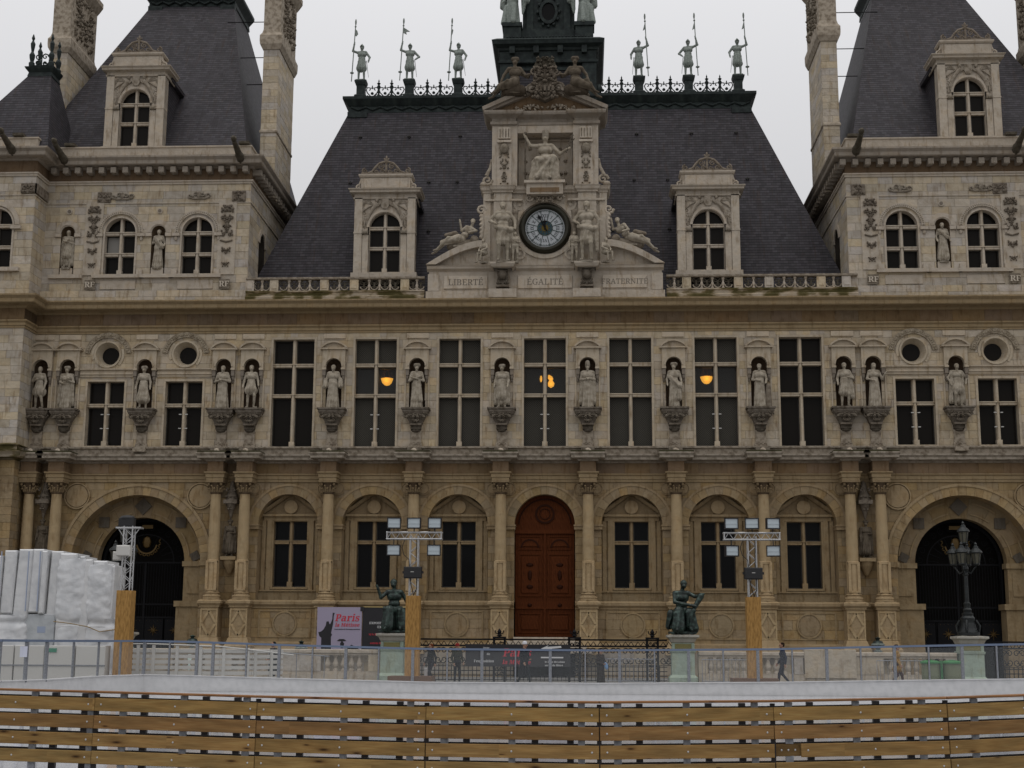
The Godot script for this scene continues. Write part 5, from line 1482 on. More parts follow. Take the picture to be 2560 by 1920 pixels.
	m.box(-1.6, 1.6, 38.8, 46, -87, -82.4); m.box(-2.0, 2.0, 38.6, 39.2, -87, -82.2)
	for s in [-1, 1]:
		m.box(s * 2.22 - 0.55, s * 2.22 + 0.55, 38.3, 39.3, -82.7, -81.6); m.box(s * 2.22 - 0.62, s * 2.22 + 0.62, 39.1, 39.35, -82.8, -81.5); m.box(s * 1.15 - 0.2, s * 1.15 + 0.2, 39.2, 46, -82.5, -82.25)
	m.t = T(0, 40.35, -82.35) * Transform3D(Basis.from_scale(Vector3(0.7, 1, 1)), Vector3.ZERO)
	m.ring(0, 0, 0.6, 0.82, 0, TAU, 24, -0.05, 0.14); m.k = Color(1, 1, 1)
	for i in 12: m.ell(Vector3(cos(TAU * i / 12) * 0.95, sin(TAU * i / 12) * 0.95, 0.05), Vector3(0.16, 0.13, 0.1), Basis.IDENTITY, 3, 5)
	obj("upper_stage", m, M.copper, l)
	m = mb()
	m.t = T(0, 40.35, -82.36) * Transform3D(Basis.from_scale(Vector3(0.7, 1, 1)), Vector3.ZERO)
	m.extrude(circp(0, 0, 0.6, 20), 0, 0.03)
	obj("oval_window", m, M.glass_dark, l)

func font(bold := false, serif := true) -> SystemFont:
	var f := SystemFont.new()
	f.font_names = PackedStringArray(["Droid Serif" if serif else "Droid Sans"])
	f.font_weight = 700 if bold else 400
	return f

func text(s: String, size: float, at: Vector3, m: Material, parent: Node, bold := false, serif := true, slant := 0.0, called := "lettering", depth := 0.01, turn := Basis.IDENTITY) -> MeshInstance3D:
	var tm := TextMesh.new()
	tm.text = s; tm.font = font(bold, serif); tm.font_size = 96; tm.pixel_size = size / 70.0; tm.depth = depth; tm.curve_step = 2.0
	var o := obj(called, tm, m, parent)
	o.transform = Transform3D(turn * Basis(Vector3(1, 0, 0), Vector3(slant, 1, 0), Vector3(0, 0, 1)), at)
	return o

func clock_front() -> void:
	var c := part("clock_pavilion", hall)
	var m := mb(PALE)
	m.box(-6.5, 6.5, 20.16, 20.62, -76.5, -74.72); m.box(-6.35, 6.35, 20.62, 22.0, -76.5, -74.9)
	for s in [-1, 1]: m.box(s * 2.28 - 0.75, s * 2.28 + 0.75, 20.16, 20.64, -75, -74.3); m.box(s * 6.1 - 0.3, s * 6.1 + 0.3, 20.66, 21.6, -75, -74.8)
	obj("base_block", m, M.stone, c)
	m = mb(PALE * 0.92)
	for s in [[-6.45, -2.9], [-1.6, 1.6], [2.9, 6.45]]: m.mould(P2([s[0], -74.9, s[1], -74.9]), PR([0.0, 21.75, 0.06, 21.8, 0.2, 21.88, 0.22, 21.98, 0.26, 22.04, -0.2, 22.1]))
	for s in [-1, 1]: m.mould(P2([s * 2.28 - 0.6, -74.9, s * 2.28 - 0.6, -74.0, s * 2.28 + 0.6, -74.0, s * 2.28 + 0.6, -74.9]), PR([-0.1, 21.75, 0.0, 21.8, 0.08, 21.95, 0.08, 22.05, -0.5, 22.1]))
	obj("ledge", m, M.stone, c)
	for w in [["LIBERTÉ", -4.33, 1.2], ["ÉGALITÉ", 0.0, 1.48], ["FRATERNITÉ", 4.33, 1.2]]:
		obj("word_panel", mb(PALE * 1.12).cbox(w[1] - w[2], w[1] + w[2], 20.78, 21.5, -74.9, -74.82, 0.02), M.stone, c)
		text(w[0], 0.34 if w[1] < 4 else 0.3, Vector3(w[1], 21.14, -74.815), mat(SOOT * 0.8, 0.9), c)
	for s in [-1, 1]:
		m = mb(SOOT * 0.75)
		m.box(s * 2.28 - 0.28, s * 2.28 + 0.28, 20.85, 21.75, -74.9, -74.35); m.ell(Vector3(s * 2.28, 21.4, -74.3), Vector3(0.24, 0.3, 0.22)); m.relief(s * 2.28 - 0.32, s * 2.28 + 0.32, 20.9, 21.75, -74.36, 0.11, 14, 4)
		m.k = SOOT; m.box(s * 2.28 - 0.36, s * 2.28 + 0.36, 20.74, 20.85, -74.9, -74.25)
		obj("mask_bracket", m, M.carve, c)
		# half of a broken segmental pediment
		var p := PackedVector2Array()
		var q := PackedVector2Array()
		for i in 11:
			var f := i / 10.0
			p.push_back(Vector2(s * lerpf(6.5, 3.4, f), 22.1 + 1.35 * sin(f * PI * 0.47)))
			q.push_back(Vector2(s * lerpf(5.95, 3.4, f), 22.1 + 0.98 * sin(f * PI * 0.47)))
		var band := p.duplicate()
		q.reverse(); band.append_array(q)
		m = mb(PALE * 0.94).extrude(band, -76.2, -74.55)
		q.push_back(Vector2(s * 3.4, 22.1))
		m.k = PALE * 0.9
		var fill := p.duplicate()
		fill.push_back(Vector2(s * 3.4, 22.1))
		m.extrude(fill, -76.2, -74.95)
		obj("broken_pediment", m, M.stone, c)
	m = mb(PALE)   # clock storey
	for h in [[-3.3, 0], [0, 3.3]]:
		for p in Geometry2D.clip_polygons(rectp(h[0], h[1], 22.05, 26.25), circp(0, 24.18, 1.2, 40)):
			if not Geometry2D.is_polygon_clockwise(p): m.extrude(p, -77.5, -74.95)
	obj("clock_wall", m, M.stone, c)
	m = mb(PALE * 1.02)
	for s in [-1, 1]:
		m.box(s * 2.32 - 0.5, s * 2.32 + 0.5, 22.1, 26.25, -75, -74.75)
		m.box(s * 3.2 - 0.2, s * 3.2 + 0.2, 22.1, 26.25, -76.5, -74.85)
		for y in [25.55, 22.75]:
			m.ring(s * 1.4, y, 0.22, 0.34, 0, TAU, 22, -74.96, -74.88); m.extrude(circp(s * 1.4, y, 0.1, 12), -74.96, -74.9)
		m.scroll(Vector3(s * 3.5, 25.25, -74.9), 0.28, 1.4, -s, 0.09); m.tube([Vector3(s * 3.48, 25.0, -74.9), Vector3(s * 3.42, 24.4, -74.9), Vector3(s * 3.5, 23.6, -74.9)], 0.13, 6)
		for i in 6: m.ell(Vector3(s * 3.5, 24.9 - i * 0.24, -74.85), Vector3(0.13, 0.1, 0.1))
	m.box(-3.3, -1.25, 25.72, 25.82, -75, -74.7); m.box(1.25, 3.3, 25.72, 25.82, -75, -74.7)
	m.ring(0, 24.18, 1.5, 1.72, 0, TAU, 48, -74.96, -74.86)
	obj("clock_wall_trim", m, M.stone, c)
	m = mb(PALE * 0.95)
	var pp := P2([-3.4, -76.5, -3.4, -74.85, -2.85, -74.85, -2.85, -74.7, -1.8, -74.7, -1.8, -74.85, 1.8, -74.85, 1.8, -74.7, 2.85, -74.7, 2.85, -74.85, 3.4, -74.85, 3.4, -76.5])
	m.mould(pp, PR([0.0, 26.18, 0.05, 26.2, 0.05, 26.28, 0.14, 26.36, 0.16, 26.48, 0.2, 26.55, -0.4, 26.62]))
	obj("middle_cornice", m, M.stone, c)
	# seat of the enthroned figure
	m = mb(PALE)
	m.box(-1.0, 1.0, 25.9, 26.6, -75, -74.1); m.box(-1.12, 1.12, 26.5, 26.65, -75, -73.95); m.k = BROWN; m.box(-0.8, 0.8, 26.0, 26.25, -74.1, -74.07)
	m.k = SOOT * 1.6
	for s in [-1, 1]: m.scroll(Vector3(s * 0.85, 25.75, -74.4), 0.2, 1.2, s, 0.08)
	m.relief(-0.6, 0.6, 25.55, 25.85, -74.5, 0.1, 14, 5)
	obj("throne_base", m, M.stone, c)
	m = mb(PALE)   # upper storey
	m.box(-2.9, 2.9, 26.55, 30.2, -77.5, -76.0)
	for s in [-1, 1]:
		m.box(minf(s * 1.55, s * 2.95), maxf(s * 1.55, s * 2.95), 26.6, 30.2, -76.05, -74.95)
		m.box(s * 2.26 - 0.4, s * 2.26 + 0.4, 26.6, 29.3, -74.97, -74.86); m.k = PALE * 1.1
		m.box(s * 2.26 - 0.33, s * 2.26 + 0.33, 29.35, 30.0, -74.97, -74.78); m.box(s * 2.26 - 0.38, s * 2.26 + 0.38, 29.1, 29.22, -74.97, -74.68); m.k = PALE
	m.box(-1.55, 1.55, 29.75, 30.2, -76.05, -75.05)
	for s in [[-1.5, -1.4, 26.7, 29.65], [1.4, 1.5, 26.7, 29.65], [-1.4, 1.4, 29.55, 29.65]]: m.box(s[0], s[1], s[2], s[3], -76.02, -75.9)
	obj("upper_wall", m, M.stone, c)
	for s in [-1, 1]:
		m = mb(SOOT * 1.35)
		m.ell(Vector3(s * 2.26, 28.75, -74.75), Vector3(0.28, 0.32, 0.2)); m.relief(s * 2.26 - 0.26, s * 2.26 + 0.26, 26.75, 28.5, -74.84, 0.09, 22, 6)
		for i in 4: m.box(s * 2.26 - 0.27 + i * 0.16, s * 2.26 - 0.21 + i * 0.16, 29.42, 29.92, -74.78, -74.76)
		obj("pilaster_carving", m, M.carve, c)
		m = mb(PALE * 0.8)
		m.scroll(Vector3(s * 3.2, 27.0, -75.0), 0.3, 1.4, s, 0.1); m.tube([Vector3(s * 3.25, 27.25, -75), Vector3(s * 3.05, 27.7, -75), Vector3(s * 2.98, 28.2, -75)], 0.12, 6, 0.05); m.ell(Vector3(s * 3.4, 26.75, -75), Vector3(0.22, 0.16, 0.2))
		obj("side_volute", m, M.carve, c)
	m = mb(PALE * 0.75)
	m.relief(-1.3, 1.3, 26.9, 29.3, -76.0, 0.15, 26, 15)
	obj("background_relief", m, M.carve, c)
	var up := P2([-2.95, -77, -2.95, -74.9, -1.65, -74.9, -1.65, -75.1, 1.65, -75.1, 1.65, -74.9, 2.95, -74.9, 2.95, -77])
	obj("entablature", mb(PALE * 0.62).mould(up, PR([0.0, 30.15, 0.1, 30.2, 0.1, 30.35, 0.02, 30.4, 0.02, 30.55, 0.15, 30.62, 0.4, 30.7, 0.44, 30.8, 0.44, 30.9, -0.5, 30.95])), M.stone, c)
	m = mb(PALE * 0.62)  # gable stone darkened: the shade lying on it is in the colour
	for s in [-1, 1]:
		m.extrude(P2([s * 3.42, 30.9, s * 0.55, 32.2, s * 0.55, 32.5, s * 3.5, 31.1]), -77, -74.45)
		m.extrude(P2([s * 3.0, 30.95, s * 0.55, 32.02, s * 0.55, 32.2, s * 3.42, 30.93]), -77, -74.65)
	m.k = BROWN
	m.extrude(P2([-3.1, 30.9, 3.1, 30.9, 0.4, 32.2, -0.4, 32.2]), -77, -74.98)
	obj("gable_pediment", m, M.stone, c)
	m = mb(PALE * 0.9)
	m.relief(-1.9, 1.9, 31.0, 31.3, -74.9, 0.13, 18, 21)
	obj("garland", m, M.carve, c)
	m = mb(SOOT * 0.85)   # coat of arms at the top
	m.extrude(P2([-0.62, 33.3, -0.7, 32.3, -0.5, 31.7, 0, 31.45, 0.5, 31.7, 0.7, 32.3, 0.62, 33.3]), -75.2, -74.5)
	m.relief(-0.8, 0.8, 31.5, 33.4, -74.45, 0.15, 40, 31)
	for s in [-1, 1]: m.scroll(Vector3(s * 0.75, 32.2, -74.5), 0.3, 1.4, s, 0.1); m.scroll(Vector3(s * 0.6, 33.1, -74.5), 0.26, 1.3, -s, 0.09)
	for i in 5: m.box(-0.5 + i * 0.22, -0.38 + i * 0.22, 31.95, 32.25, -74.5, -74.3)
	m.k = SOOT * 0.55
	m.extrude(circp(0, 33.5, 0.62, 14, 0.0, PI), -75.2, -74.75); m.relief(-0.55, 0.55, 33.5, 34.05, -74.7, 0.13, 10, 8)
	obj("coat_of_arms", m, M.carve, c)
	m = mb(SOOT * 0.85)
	for s in [-1, 1]:
		m.tube([Vector3(s * 0.9, 32.9, -74.7), Vector3(s * 1.6, 33.3, -74.9), Vector3(s * 2.0, 32.7, -74.9)], 0.12, 5); m.relief(s * 1.7 - 0.8, s * 1.7 + 0.8, 31.7, 32.3, -74.6, 0.14, 14, 3 + s)
	obj("drapery_carving", m, M.carve, c)
	# the clock
	var k := part("clock", c, T(0, 24.18, -74.8))
	m = mb()
	m.t = Transform3D(Basis(Vector3.RIGHT, PI / 2), Vector3.ZERO)
	m.lathe(PR([1.07, -0.1, 1.1, 0.02, 1.14, 0.1, 1.2, 0.14, 1.28, 0.14, 1.34, 0.08, 1.4, 0.0, 1.44, -0.15]), 48)
	obj("bezel", m, mat(Color(0.02, 0.018, 0.008), 0.5, 0.3), k)
	obj("dial", mb().extrude(circp(0, 0, 1.09, 48), -0.12, -0.08), M.dial, k)
	m = mb()
	m.ring(0, 0, 0.37, 0.43, 0, TAU, 40, -0.09, -0.045); m.ring(0, 0, 1.0, 1.02, 0, TAU, 48, -0.09, -0.06)
	for i in 12:
		m.t = Transform3D(Basis(Vector3.BACK, TAU * (i + 0.5) / 12), Vector3.ZERO)
		m.box(-0.016, 0.016, 0.43, 1.04, -0.09, -0.055)
	for i in 60:
		m.t = Transform3D(Basis(Vector3.BACK, TAU * i / 60), Vector3.ZERO)
		m.box(-0.014, 0.014, 0.93, 0.99, -0.09, -0.06)
	obj("hour_divider", m, M.bronze, k)
	var roman := ["XII", "I", "II", "III", "IIII", "V", "VI", "VII", "VIII", "IX", "X", "XI"]
	for i in 12:
		var a := -TAU * i / 12
		text(roman[i], 0.17, Vector3(-sin(a) * 0.7, cos(a) * 0.7, -0.072), M.iron, k, false, true, 0, "numeral", 0.012, Basis(Vector3.BACK, a))
	m = mb(Color(0.035, 0.07, 0.085))
	m.extrude(circp(0, 0, 0.36, 30), -0.09, -0.05); m.k = Color(0.12, 0.085, 0.02)
	m.extrude(circp(0, 0, 0.2, 20), -0.05, -0.03)
	for i in 12: m.ell(Vector3(cos(TAU * i / 12) * 0.27, sin(TAU * i / 12) * 0.27, -0.05), Vector3(0.05, 0.03, 0.02), Basis(Vector3.BACK, TAU * i / 12), 3, 5)
	obj("sun_rosette", m, M.paint, k)
	m = mb()
	m.t = Transform3D(Basis(Vector3.BACK, deg_to_rad(2)), Vector3.ZERO)   # hour hand, just before twelve
	m.extrude(P2([-0.04, -0.1, 0.04, -0.1, 0.05, 0.3, 0.13, 0.38, 0.03, 0.42, 0.0, 0.62, -0.03, 0.42, -0.13, 0.38, -0.05, 0.3]), -0.03, -0.01)
	obj("hour_hand", m, M.iron, k)
	m = mb()
	m.t = Transform3D(Basis(Vector3.BACK, deg_to_rad(27)), Vector3.ZERO)   # minute hand, five to
	m.extrude(P2([-0.035, -0.2, 0.035, -0.2, 0.03, 0.55, 0.12, 0.68, 0.03, 0.72, 0.0, 0.98, -0.03, 0.72, -0.12, 0.68, -0.03, 0.55]), -0.005, 0.015)
	obj("minute_hand", m, M.iron, k)

func place_statues() -> void:
	# stone worthies in the niches of the tall storey, left to right
	var who := [
		["stone statue in short tunic and hose, leftmost niche of the tall storey", {"hr": Vector3(-0.05, 1.2, 0.18), "er": Vector3(-0.3, 1.15, 0.05), "hl": Vector3(0.28, 0.85, 0.12), "kl": Vector3(0.16, 0.5, 0.1), "al": Vector3(0.2, 0.08, 0.02), "robe": 0.72, "robew": 0.2}],
		["stone statue in flat cap holding a book, second niche from the corner bay", {"hat": "beret", "hl": Vector3(0.06, 1.18, 0.2), "el": Vector3(0.3, 1.12, 0.02), "hr": Vector3(-0.1, 1.05, 0.2), "robe": 0.08, "robew": 0.16, "cloak": true, "more": [[Vector3(0.0, 1.2, 0.24), Vector3(0.12, 1.25, 0.24), 0.06, 0.06, 0]]}],
		["stone statue in flared knee-length coat between the left pavilion's two round windows", {"hat": "cap", "hl": Vector3(0.28, 0.92, 0.05), "hr": Vector3(-0.3, 0.92, 0.05), "robe": 0.42, "robew": 0.2}],
		["bearded stone statue in long plain gown, paired niches left of the first tall window", {"beard": true, "hl": Vector3(0.04, 1.16, 0.2), "hr": Vector3(-0.06, 1.13, 0.2), "el": Vector3(0.3, 1.12, 0.0), "er": Vector3(-0.3, 1.12, 0.0), "robe": 0.04, "robew": 0.2, "girth": 1.12}],
		["stone statue in breeches with hand on sword hilt, directly left of the first tall window", {"hl": Vector3(0.3, 0.98, 0.12), "hr": Vector3(-0.3, 0.92, 0.1), "robe": 0.75, "robew": 0.19, "kl": Vector3(0.16, 0.5, 0.12), "tl": Vector3(0.26, 0.03, 0.2), "more": [[Vector3(0.28, 0.95, 0.0), Vector3(0.42, 0.25, -0.2), 0.025, 0.015, 1]]}],
		["stone statue with bald head and wide-sleeved gown between the first and second tall windows", {"beard": true, "hl": Vector3(0.3, 0.92, 0.16), "hr": Vector3(-0.26, 0.92, 0.16), "robe": 0.03, "robew": 0.19, "girth": 1.16, "more": [[Vector3(0.3, 1.15, 0.02), Vector3(0.32, 0.9, 0.06), 0.09, 0.11, 1], [Vector3(-0.3, 1.15, 0.02), Vector3(-0.3, 0.9, 0.06), 0.09, 0.11, 1]]}],
		["stone statue with arms crossed over draped gown between the second and third tall windows", {"beard": true, "hat": "cap", "hl": Vector3(-0.12, 1.2, 0.19), "hr": Vector3(0.12, 1.25, 0.19), "el": Vector3(0.28, 1.1, 0.08), "er": Vector3(-0.28, 1.1, 0.08), "robe": 0.03, "robew": 0.18, "more": [[Vector3(0.1, 1.05, 0.12), Vector3(0.16, 0.3, 0.12), 0.06, 0.1, 1, 5]]}],
		["stone statue in flat cap and open knee-length mantle, left niche beside the middle window", {"hat": "cap", "hl": Vector3(0.26, 0.9, 0.16), "hr": Vector3(-0.3, 0.95, 0.05), "robe": 0.48, "robew": 0.17, "cloak": true, "girth": 1.1}],
		["stone statue in tall square hat and floor-length cloak, right niche beside the middle window", {"hat": "tall", "beard": true, "hl": Vector3(0.03, 1.15, 0.2), "hr": Vector3(-0.05, 1.12, 0.2), "robe": 0.03, "robew": 0.17, "cloak": true, "girth": 1.12}],
		["stone statue with mantle wrapped over one leg, between fifth and sixth tall windows", {"hat": "beret", "hl": Vector3(0.3, 1.0, 0.12), "hr": Vector3(-0.25, 0.95, 0.1), "robe": 0.05, "robew": 0.15, "kl": Vector3(0.12, 0.52, 0.12), "more": [[Vector3(-0.15, 1.2, 0.1), Vector3(0.22, 0.85, 0.14), 0.08, 0.12, 1, 5], [Vector3(0.2, 0.9, 0.1), Vector3(0.2, 0.35, 0.1), 0.08, 0.1, 1, 5]]}],
		["stone statue with long beard leaning on a block, between sixth and seventh tall windows", {"beard": true, "hl": Vector3(0.26, 0.98, 0.2), "hr": Vector3(0.0, 1.05, 0.22), "robe": 0.03, "robew": 0.19, "girth": 1.12, "more": [[Vector3(0.34, 0.0, 0.02), Vector3(0.34, 0.85, 0.05), 0.13, 0.1, 5]]}],
		["stone statue in short cloak with bent knee, directly right of the seventh tall window", {"hl": Vector3(0.12, 1.16, 0.2), "el": Vector3(0.34, 1.15, 0.02), "hr": Vector3(-0.28, 0.95, 0.1), "robe": 0.6, "robew": 0.17, "kl": Vector3(0.13, 0.5, 0.14), "more": [[Vector3(0.2, 1.3, -0.05), Vector3(0.26, 0.45, -0.02), 0.1, 0.12, 1, 5]]}],
		["stone statue in hooded gown with raised forearm, paired niches right of the seventh window", {"hat": "long", "hl": Vector3(0.42, 1.32, 0.1), "el": Vector3(0.32, 1.12, 0.0), "hr": Vector3(-0.12, 1.05, 0.18), "robe": 0.03, "robew": 0.19}],
		["stone statue in short breeches and padded coat between the right pavilion's two round windows", {"hl": Vector3(0.36, 1.02, 0.02), "el": Vector3(0.42, 1.2, -0.05), "hr": Vector3(-0.3, 0.95, 0.04), "er": Vector3(-0.38, 1.18, -0.03), "robe": 0.7, "robew": 0.2, "cloak": true, "kr": Vector3(-0.14, 0.5, 0.12)}]]
	for i in 14:
		var o: Dictionary = who[i][1]
		statue(who[i][0], Vector3(NICHEX[i], 14.16, ZW + 0.22), rng.randf_range(-0.2, 0.2), 2.42 + rng.randf_range(-0.06, 0.06), o, "statues in the niches of the tall storey")
	var up := [[-26.75, "stone statue with arms folded, in the upper arched niche nearest the left corner bay", {"hl": Vector3(-0.05, 1.22, 0.2), "hr": Vector3(0.06, 1.26, 0.19), "hat": "long", "robe": 0.6, "robew": 0.17, "cloak": true}],
		[-21.6, "pale stone statue wrapped in toga, upper niche between the left pavilion's two arched windows", {"hl": Vector3(0.3, 1.0, 0.16), "hr": Vector3(0.05, 1.2, 0.2), "robe": 0.05, "robew": 0.17, "more": [[Vector3(-0.1, 1.35, 0.12), Vector3(0.2, 0.95, 0.16), 0.08, 0.1, 1, 5]]}],
		[21.6, "pale stone statue with sash across robe, upper niche between the right pavilion's two arched windows", {"beard": true, "hl": Vector3(0.3, 0.95, 0.12), "hr": Vector3(-0.26, 0.95, 0.14), "robe": 0.2, "robew": 0.2, "more": [[Vector3(-0.15, 1.38, 0.12), Vector3(0.2, 1.05, 0.16), 0.06, 0.07, 1]]}]]
	for u in up: statue(u[1], Vector3(u[0], 22.22, -75.35), 0, 2.25, u[2], "statues in the upper arched niches")
	var low := [[-26.87, "dark weathered statue between paired columns just above the white wrapped stack"], [-16.71, "dark weathered statue between the paired columns right of the left arch"], [16.71, "dark weathered statue between the paired columns left of the right arch"]]
	for u in low: statue(u[1], Vector3(u[0], 6.2, -74.62), 0, 1.95, {"hl": Vector3(0.1, 1.15, 0.18), "robe": 0.3, "robew": 0.16, "hat": "cap", "cloak": true}, "statues between the paired columns", "stone_dark")
	# gilded-bronze pikemen turned green along the roof ridge
	var n := 0
	var nm := ["first", "second", "third", "fourth", "fifth", "sixth"]
	var pen := ["with a short furled pennon", "with a forked pennon flying", "with a narrow wrapped pennon", "with a drooping pennon", "with a slim tip pennon", "with a small side pennon"]
	for x in [-11.57, -8.57, -5.55, 5.55, 8.57, 11.57]:
		var left: bool = x < 0
		var s := -1.0 if left else 1.0    # side of the raised arm
		var hi := "r" if left else "l"; var lo := "l" if left else "r"
		var o := {"hat": "helmet", "robe": 0.62, "robew": 0.17, "al": Vector3(0.13, 0.08, 0), "ar": Vector3(-0.13, 0.08, 0.03), "kl": Vector3(0.12, 0.5, 0.05), "kr": Vector3(-0.12, 0.5, 0.03)}
		o["e" + hi] = Vector3(s * 0.43, 1.52, 0.0); o["h" + hi] = Vector3(s * 0.36, 1.82, 0.06)
		o["e" + lo] = Vector3(-s * (0.42 if n % 3 == 1 else 0.36), 1.18, -0.03); o["h" + lo] = Vector3(-s * (0.3 if n % 3 == 1 else 0.34), 0.98 if n % 3 != 1 else 1.05, 0.06)
		var t := thing("roof_soldier", "green bronze pikeman %s, %s from the left along the ridge" % [pen[n], nm[n]], "statue", Vector3(x, 35.9, -82.2), rng.randf_range(-0.25, 0.25), "pikemen on the roof ridge")
		obj("figure", body(scaled(figure(o), 1.34), 0.024, 0.035, GREYS), M.verdigris, t)
		var m := mb()
		var hx := s * 0.36 * 1.34
		m.tube([Vector3(hx + s * 0.12, 0.0, 0.1), Vector3(hx, 2.44, 0.1), Vector3(hx - s * 0.06, 3.75, 0.1)], 0.032, 6)
		m.ell(Vector3(hx - s * 0.065, 3.9, 0.1), Vector3(0.06, 0.22, 0.03)); m.ell(Vector3(hx - s * 0.055, 3.6, 0.1), Vector3(0.07, 0.05, 0.07)); m.lathe(PR([0.03, 0.5, 0.12, 0.53, 0.12, 0.58, 0.03, 0.6]), 8, Vector3(hx + s * 0.1, 0, 0.1))
		obj("pike", m, M.verdigris, t)
		m = mb()
		var fx := hx - s * 0.05
		if n == 1: m.extrude(P2([fx, 3.5, fx + 0.42, 3.2, fx + 0.18, 3.18, fx + 0.22, 3.0, fx, 3.12]), 0.08, 0.11, true)
		elif n == 0: m.extrude(P2([fx, 3.45, fx + 0.12, 3.32, fx + 0.18, 3.1, fx + 0.06, 2.95, fx, 3.0]), 0.08, 0.11, true)
		elif left: m.extrude(P2([fx, 3.4, fx + 0.1, 3.3, fx + 0.03, 3.0, fx - 0.05, 3.05]), 0.08, 0.11, true)
		else: m.extrude(P2([fx, 3.5, fx - 0.05, 3.35, fx - 0.14, 3.0, fx - 0.04, 3.05, fx + 0.04, 3.1]), 0.08, 0.11, true)
		obj("pennon", m, M.verdigris, t)
		obj("sword", mb().tube([Vector3(-s * 0.3, 1.35, 0.02), Vector3(-s * 0.42, 0.3, -0.12)], 0.022, 5, 0.012), M.verdigris, t)
		obj("plinth", mb().box(-0.3, 0.3, -0.03, 0.06, -0.26, 0.3), M.verdigris, t)
		n += 1
	# winged beasts on the lantern tower
	for s in [-1, 1]:
		var t := thing("winged_statue", "pale green winged statue on the %s corner of the dark tower" % ("left" if s < 0 else "right"), "statue", Vector3(s * 2.22, 39.36, -82.15), s * 0.5, "winged statues on the tower")
		var pr := figure({"robe": 0.05, "robew": 0.22, "girth": 1.15, "hl": Vector3(0.28, 0.95, 0.15), "hr": Vector3(-0.28, 0.95, 0.15), "hat": "bun"})
		for d in [-1, 1]:
			pr.append([Vector3(d * 0.15, 1.4, -0.12), Vector3(d * 0.42, 1.55, -0.18), 0.09, 0.12, 1]); pr.append([Vector3(d * 0.42, 1.55, -0.18), Vector3(d * 0.5, 0.9, -0.15), 0.14, 0.1, 1, 6]); pr.append([Vector3(d * 0.4, 1.0, -0.15), Vector3(d * 0.36, 0.45, -0.1), 0.12, 0.04, 1, 5])
			pr.append([Vector3(d * 0.16, 0.7, 0.15), Vector3(d * 0.2, 0.05, 0.28), 0.09, 0.1, 1])
		obj("figure", body(scaled(pr, 1.75), 0.055, 0.06, GREYS), M.verdigris, t)
	# figures round the clock
	for s in [-1, 1]:
		var t: Node3D = statue("tall stone %s standing %s of the clock" % ["nude youth with draped hips and a tall branch" if s < 0 else "bearded nude man with draped hips", "left" if s < 0 else "right"], Vector3(s * 2.28, 22.06, -74.2), -s * 0.12, 3.5,
			{"beard": s > 0, "hat": "" if s < 0 else "long", "hl": Vector3(0.34, 1.05, 0.06) if s < 0 else Vector3(0.3, 0.95, 0.0), "el": Vector3(0.34, 1.2, 0.0), "hr": Vector3(-0.26, 1.12, 0.1), "er": Vector3(-0.36, 1.2, 0.0), "robe": 0.62, "robew": 0.14, "kl": Vector3(0.13, 0.52, 0.14 if s > 0 else 0.05), "kr": Vector3(-0.12, 0.5, 0.14 if s < 0 else 0.04),
			"more": [[Vector3(-0.2, 1.0, 0.1), Vector3(0.22, 0.92, 0.12), 0.07, 0.08, 1], [Vector3(0.24, 0.95, 0.02), Vector3(0.28, 0.35, 0.0), 0.09, 0.06, 1, 5], [Vector3(-s * 0.34, 0.05, -0.1), Vector3(-s * 0.36, 1.5, -0.08), 0.05, 0.08, 5]]}, "allegorical figures round the clock")
		# children at their feet
		for d in [-1, 1]:
			var out: bool = d == s
			var lab := "stone %s child %s the %s tall figure beside the clock" % ["seated" if out else "standing", "outside" if out else "between clock and", "left" if s < 0 else "right"]
			var ch := {"head": Vector3(0, 1.62, 0.05), "girth": 1.2}
			if out: ch.merge({"hip": Vector3(0, 0.55, 0), "chest": Vector3(0, 0.9, 0.02), "neck": Vector3(0, 1.06, 0.03), "head": Vector3(0, 1.24, 0.08), "sl": Vector3(0.19, 1.0, 0), "sr": Vector3(-0.19, 1.0, 0), "el": Vector3(0.3, 0.75, 0.1), "er": Vector3(-0.3, 0.75, 0.1), "hl": Vector3(0.12, 0.62, 0.3), "hr": Vector3(-0.12, 0.62, 0.3),
				"kl": Vector3(0.16, 0.5, 0.4), "kr": Vector3(-0.14, 0.45, 0.38), "al": Vector3(0.14, 0.05, 0.45), "ar": Vector3(-0.16, 0.0, 0.4), "tl": Vector3(0.16, 0.0, 0.58), "tr": Vector3(-0.2, -0.05, 0.52)}, true)
			else: ch.merge({"hl": Vector3(0.05, 1.15, 0.2), "kl": Vector3(0.14, 0.5, 0.1)}, true)
			statue(lab, Vector3(s * 2.28 + d * (1.0 if out else 0.68), 22.08, -74.2), d * 0.7 if out else 0.0, 1.75, ch, "stone children by the clock")
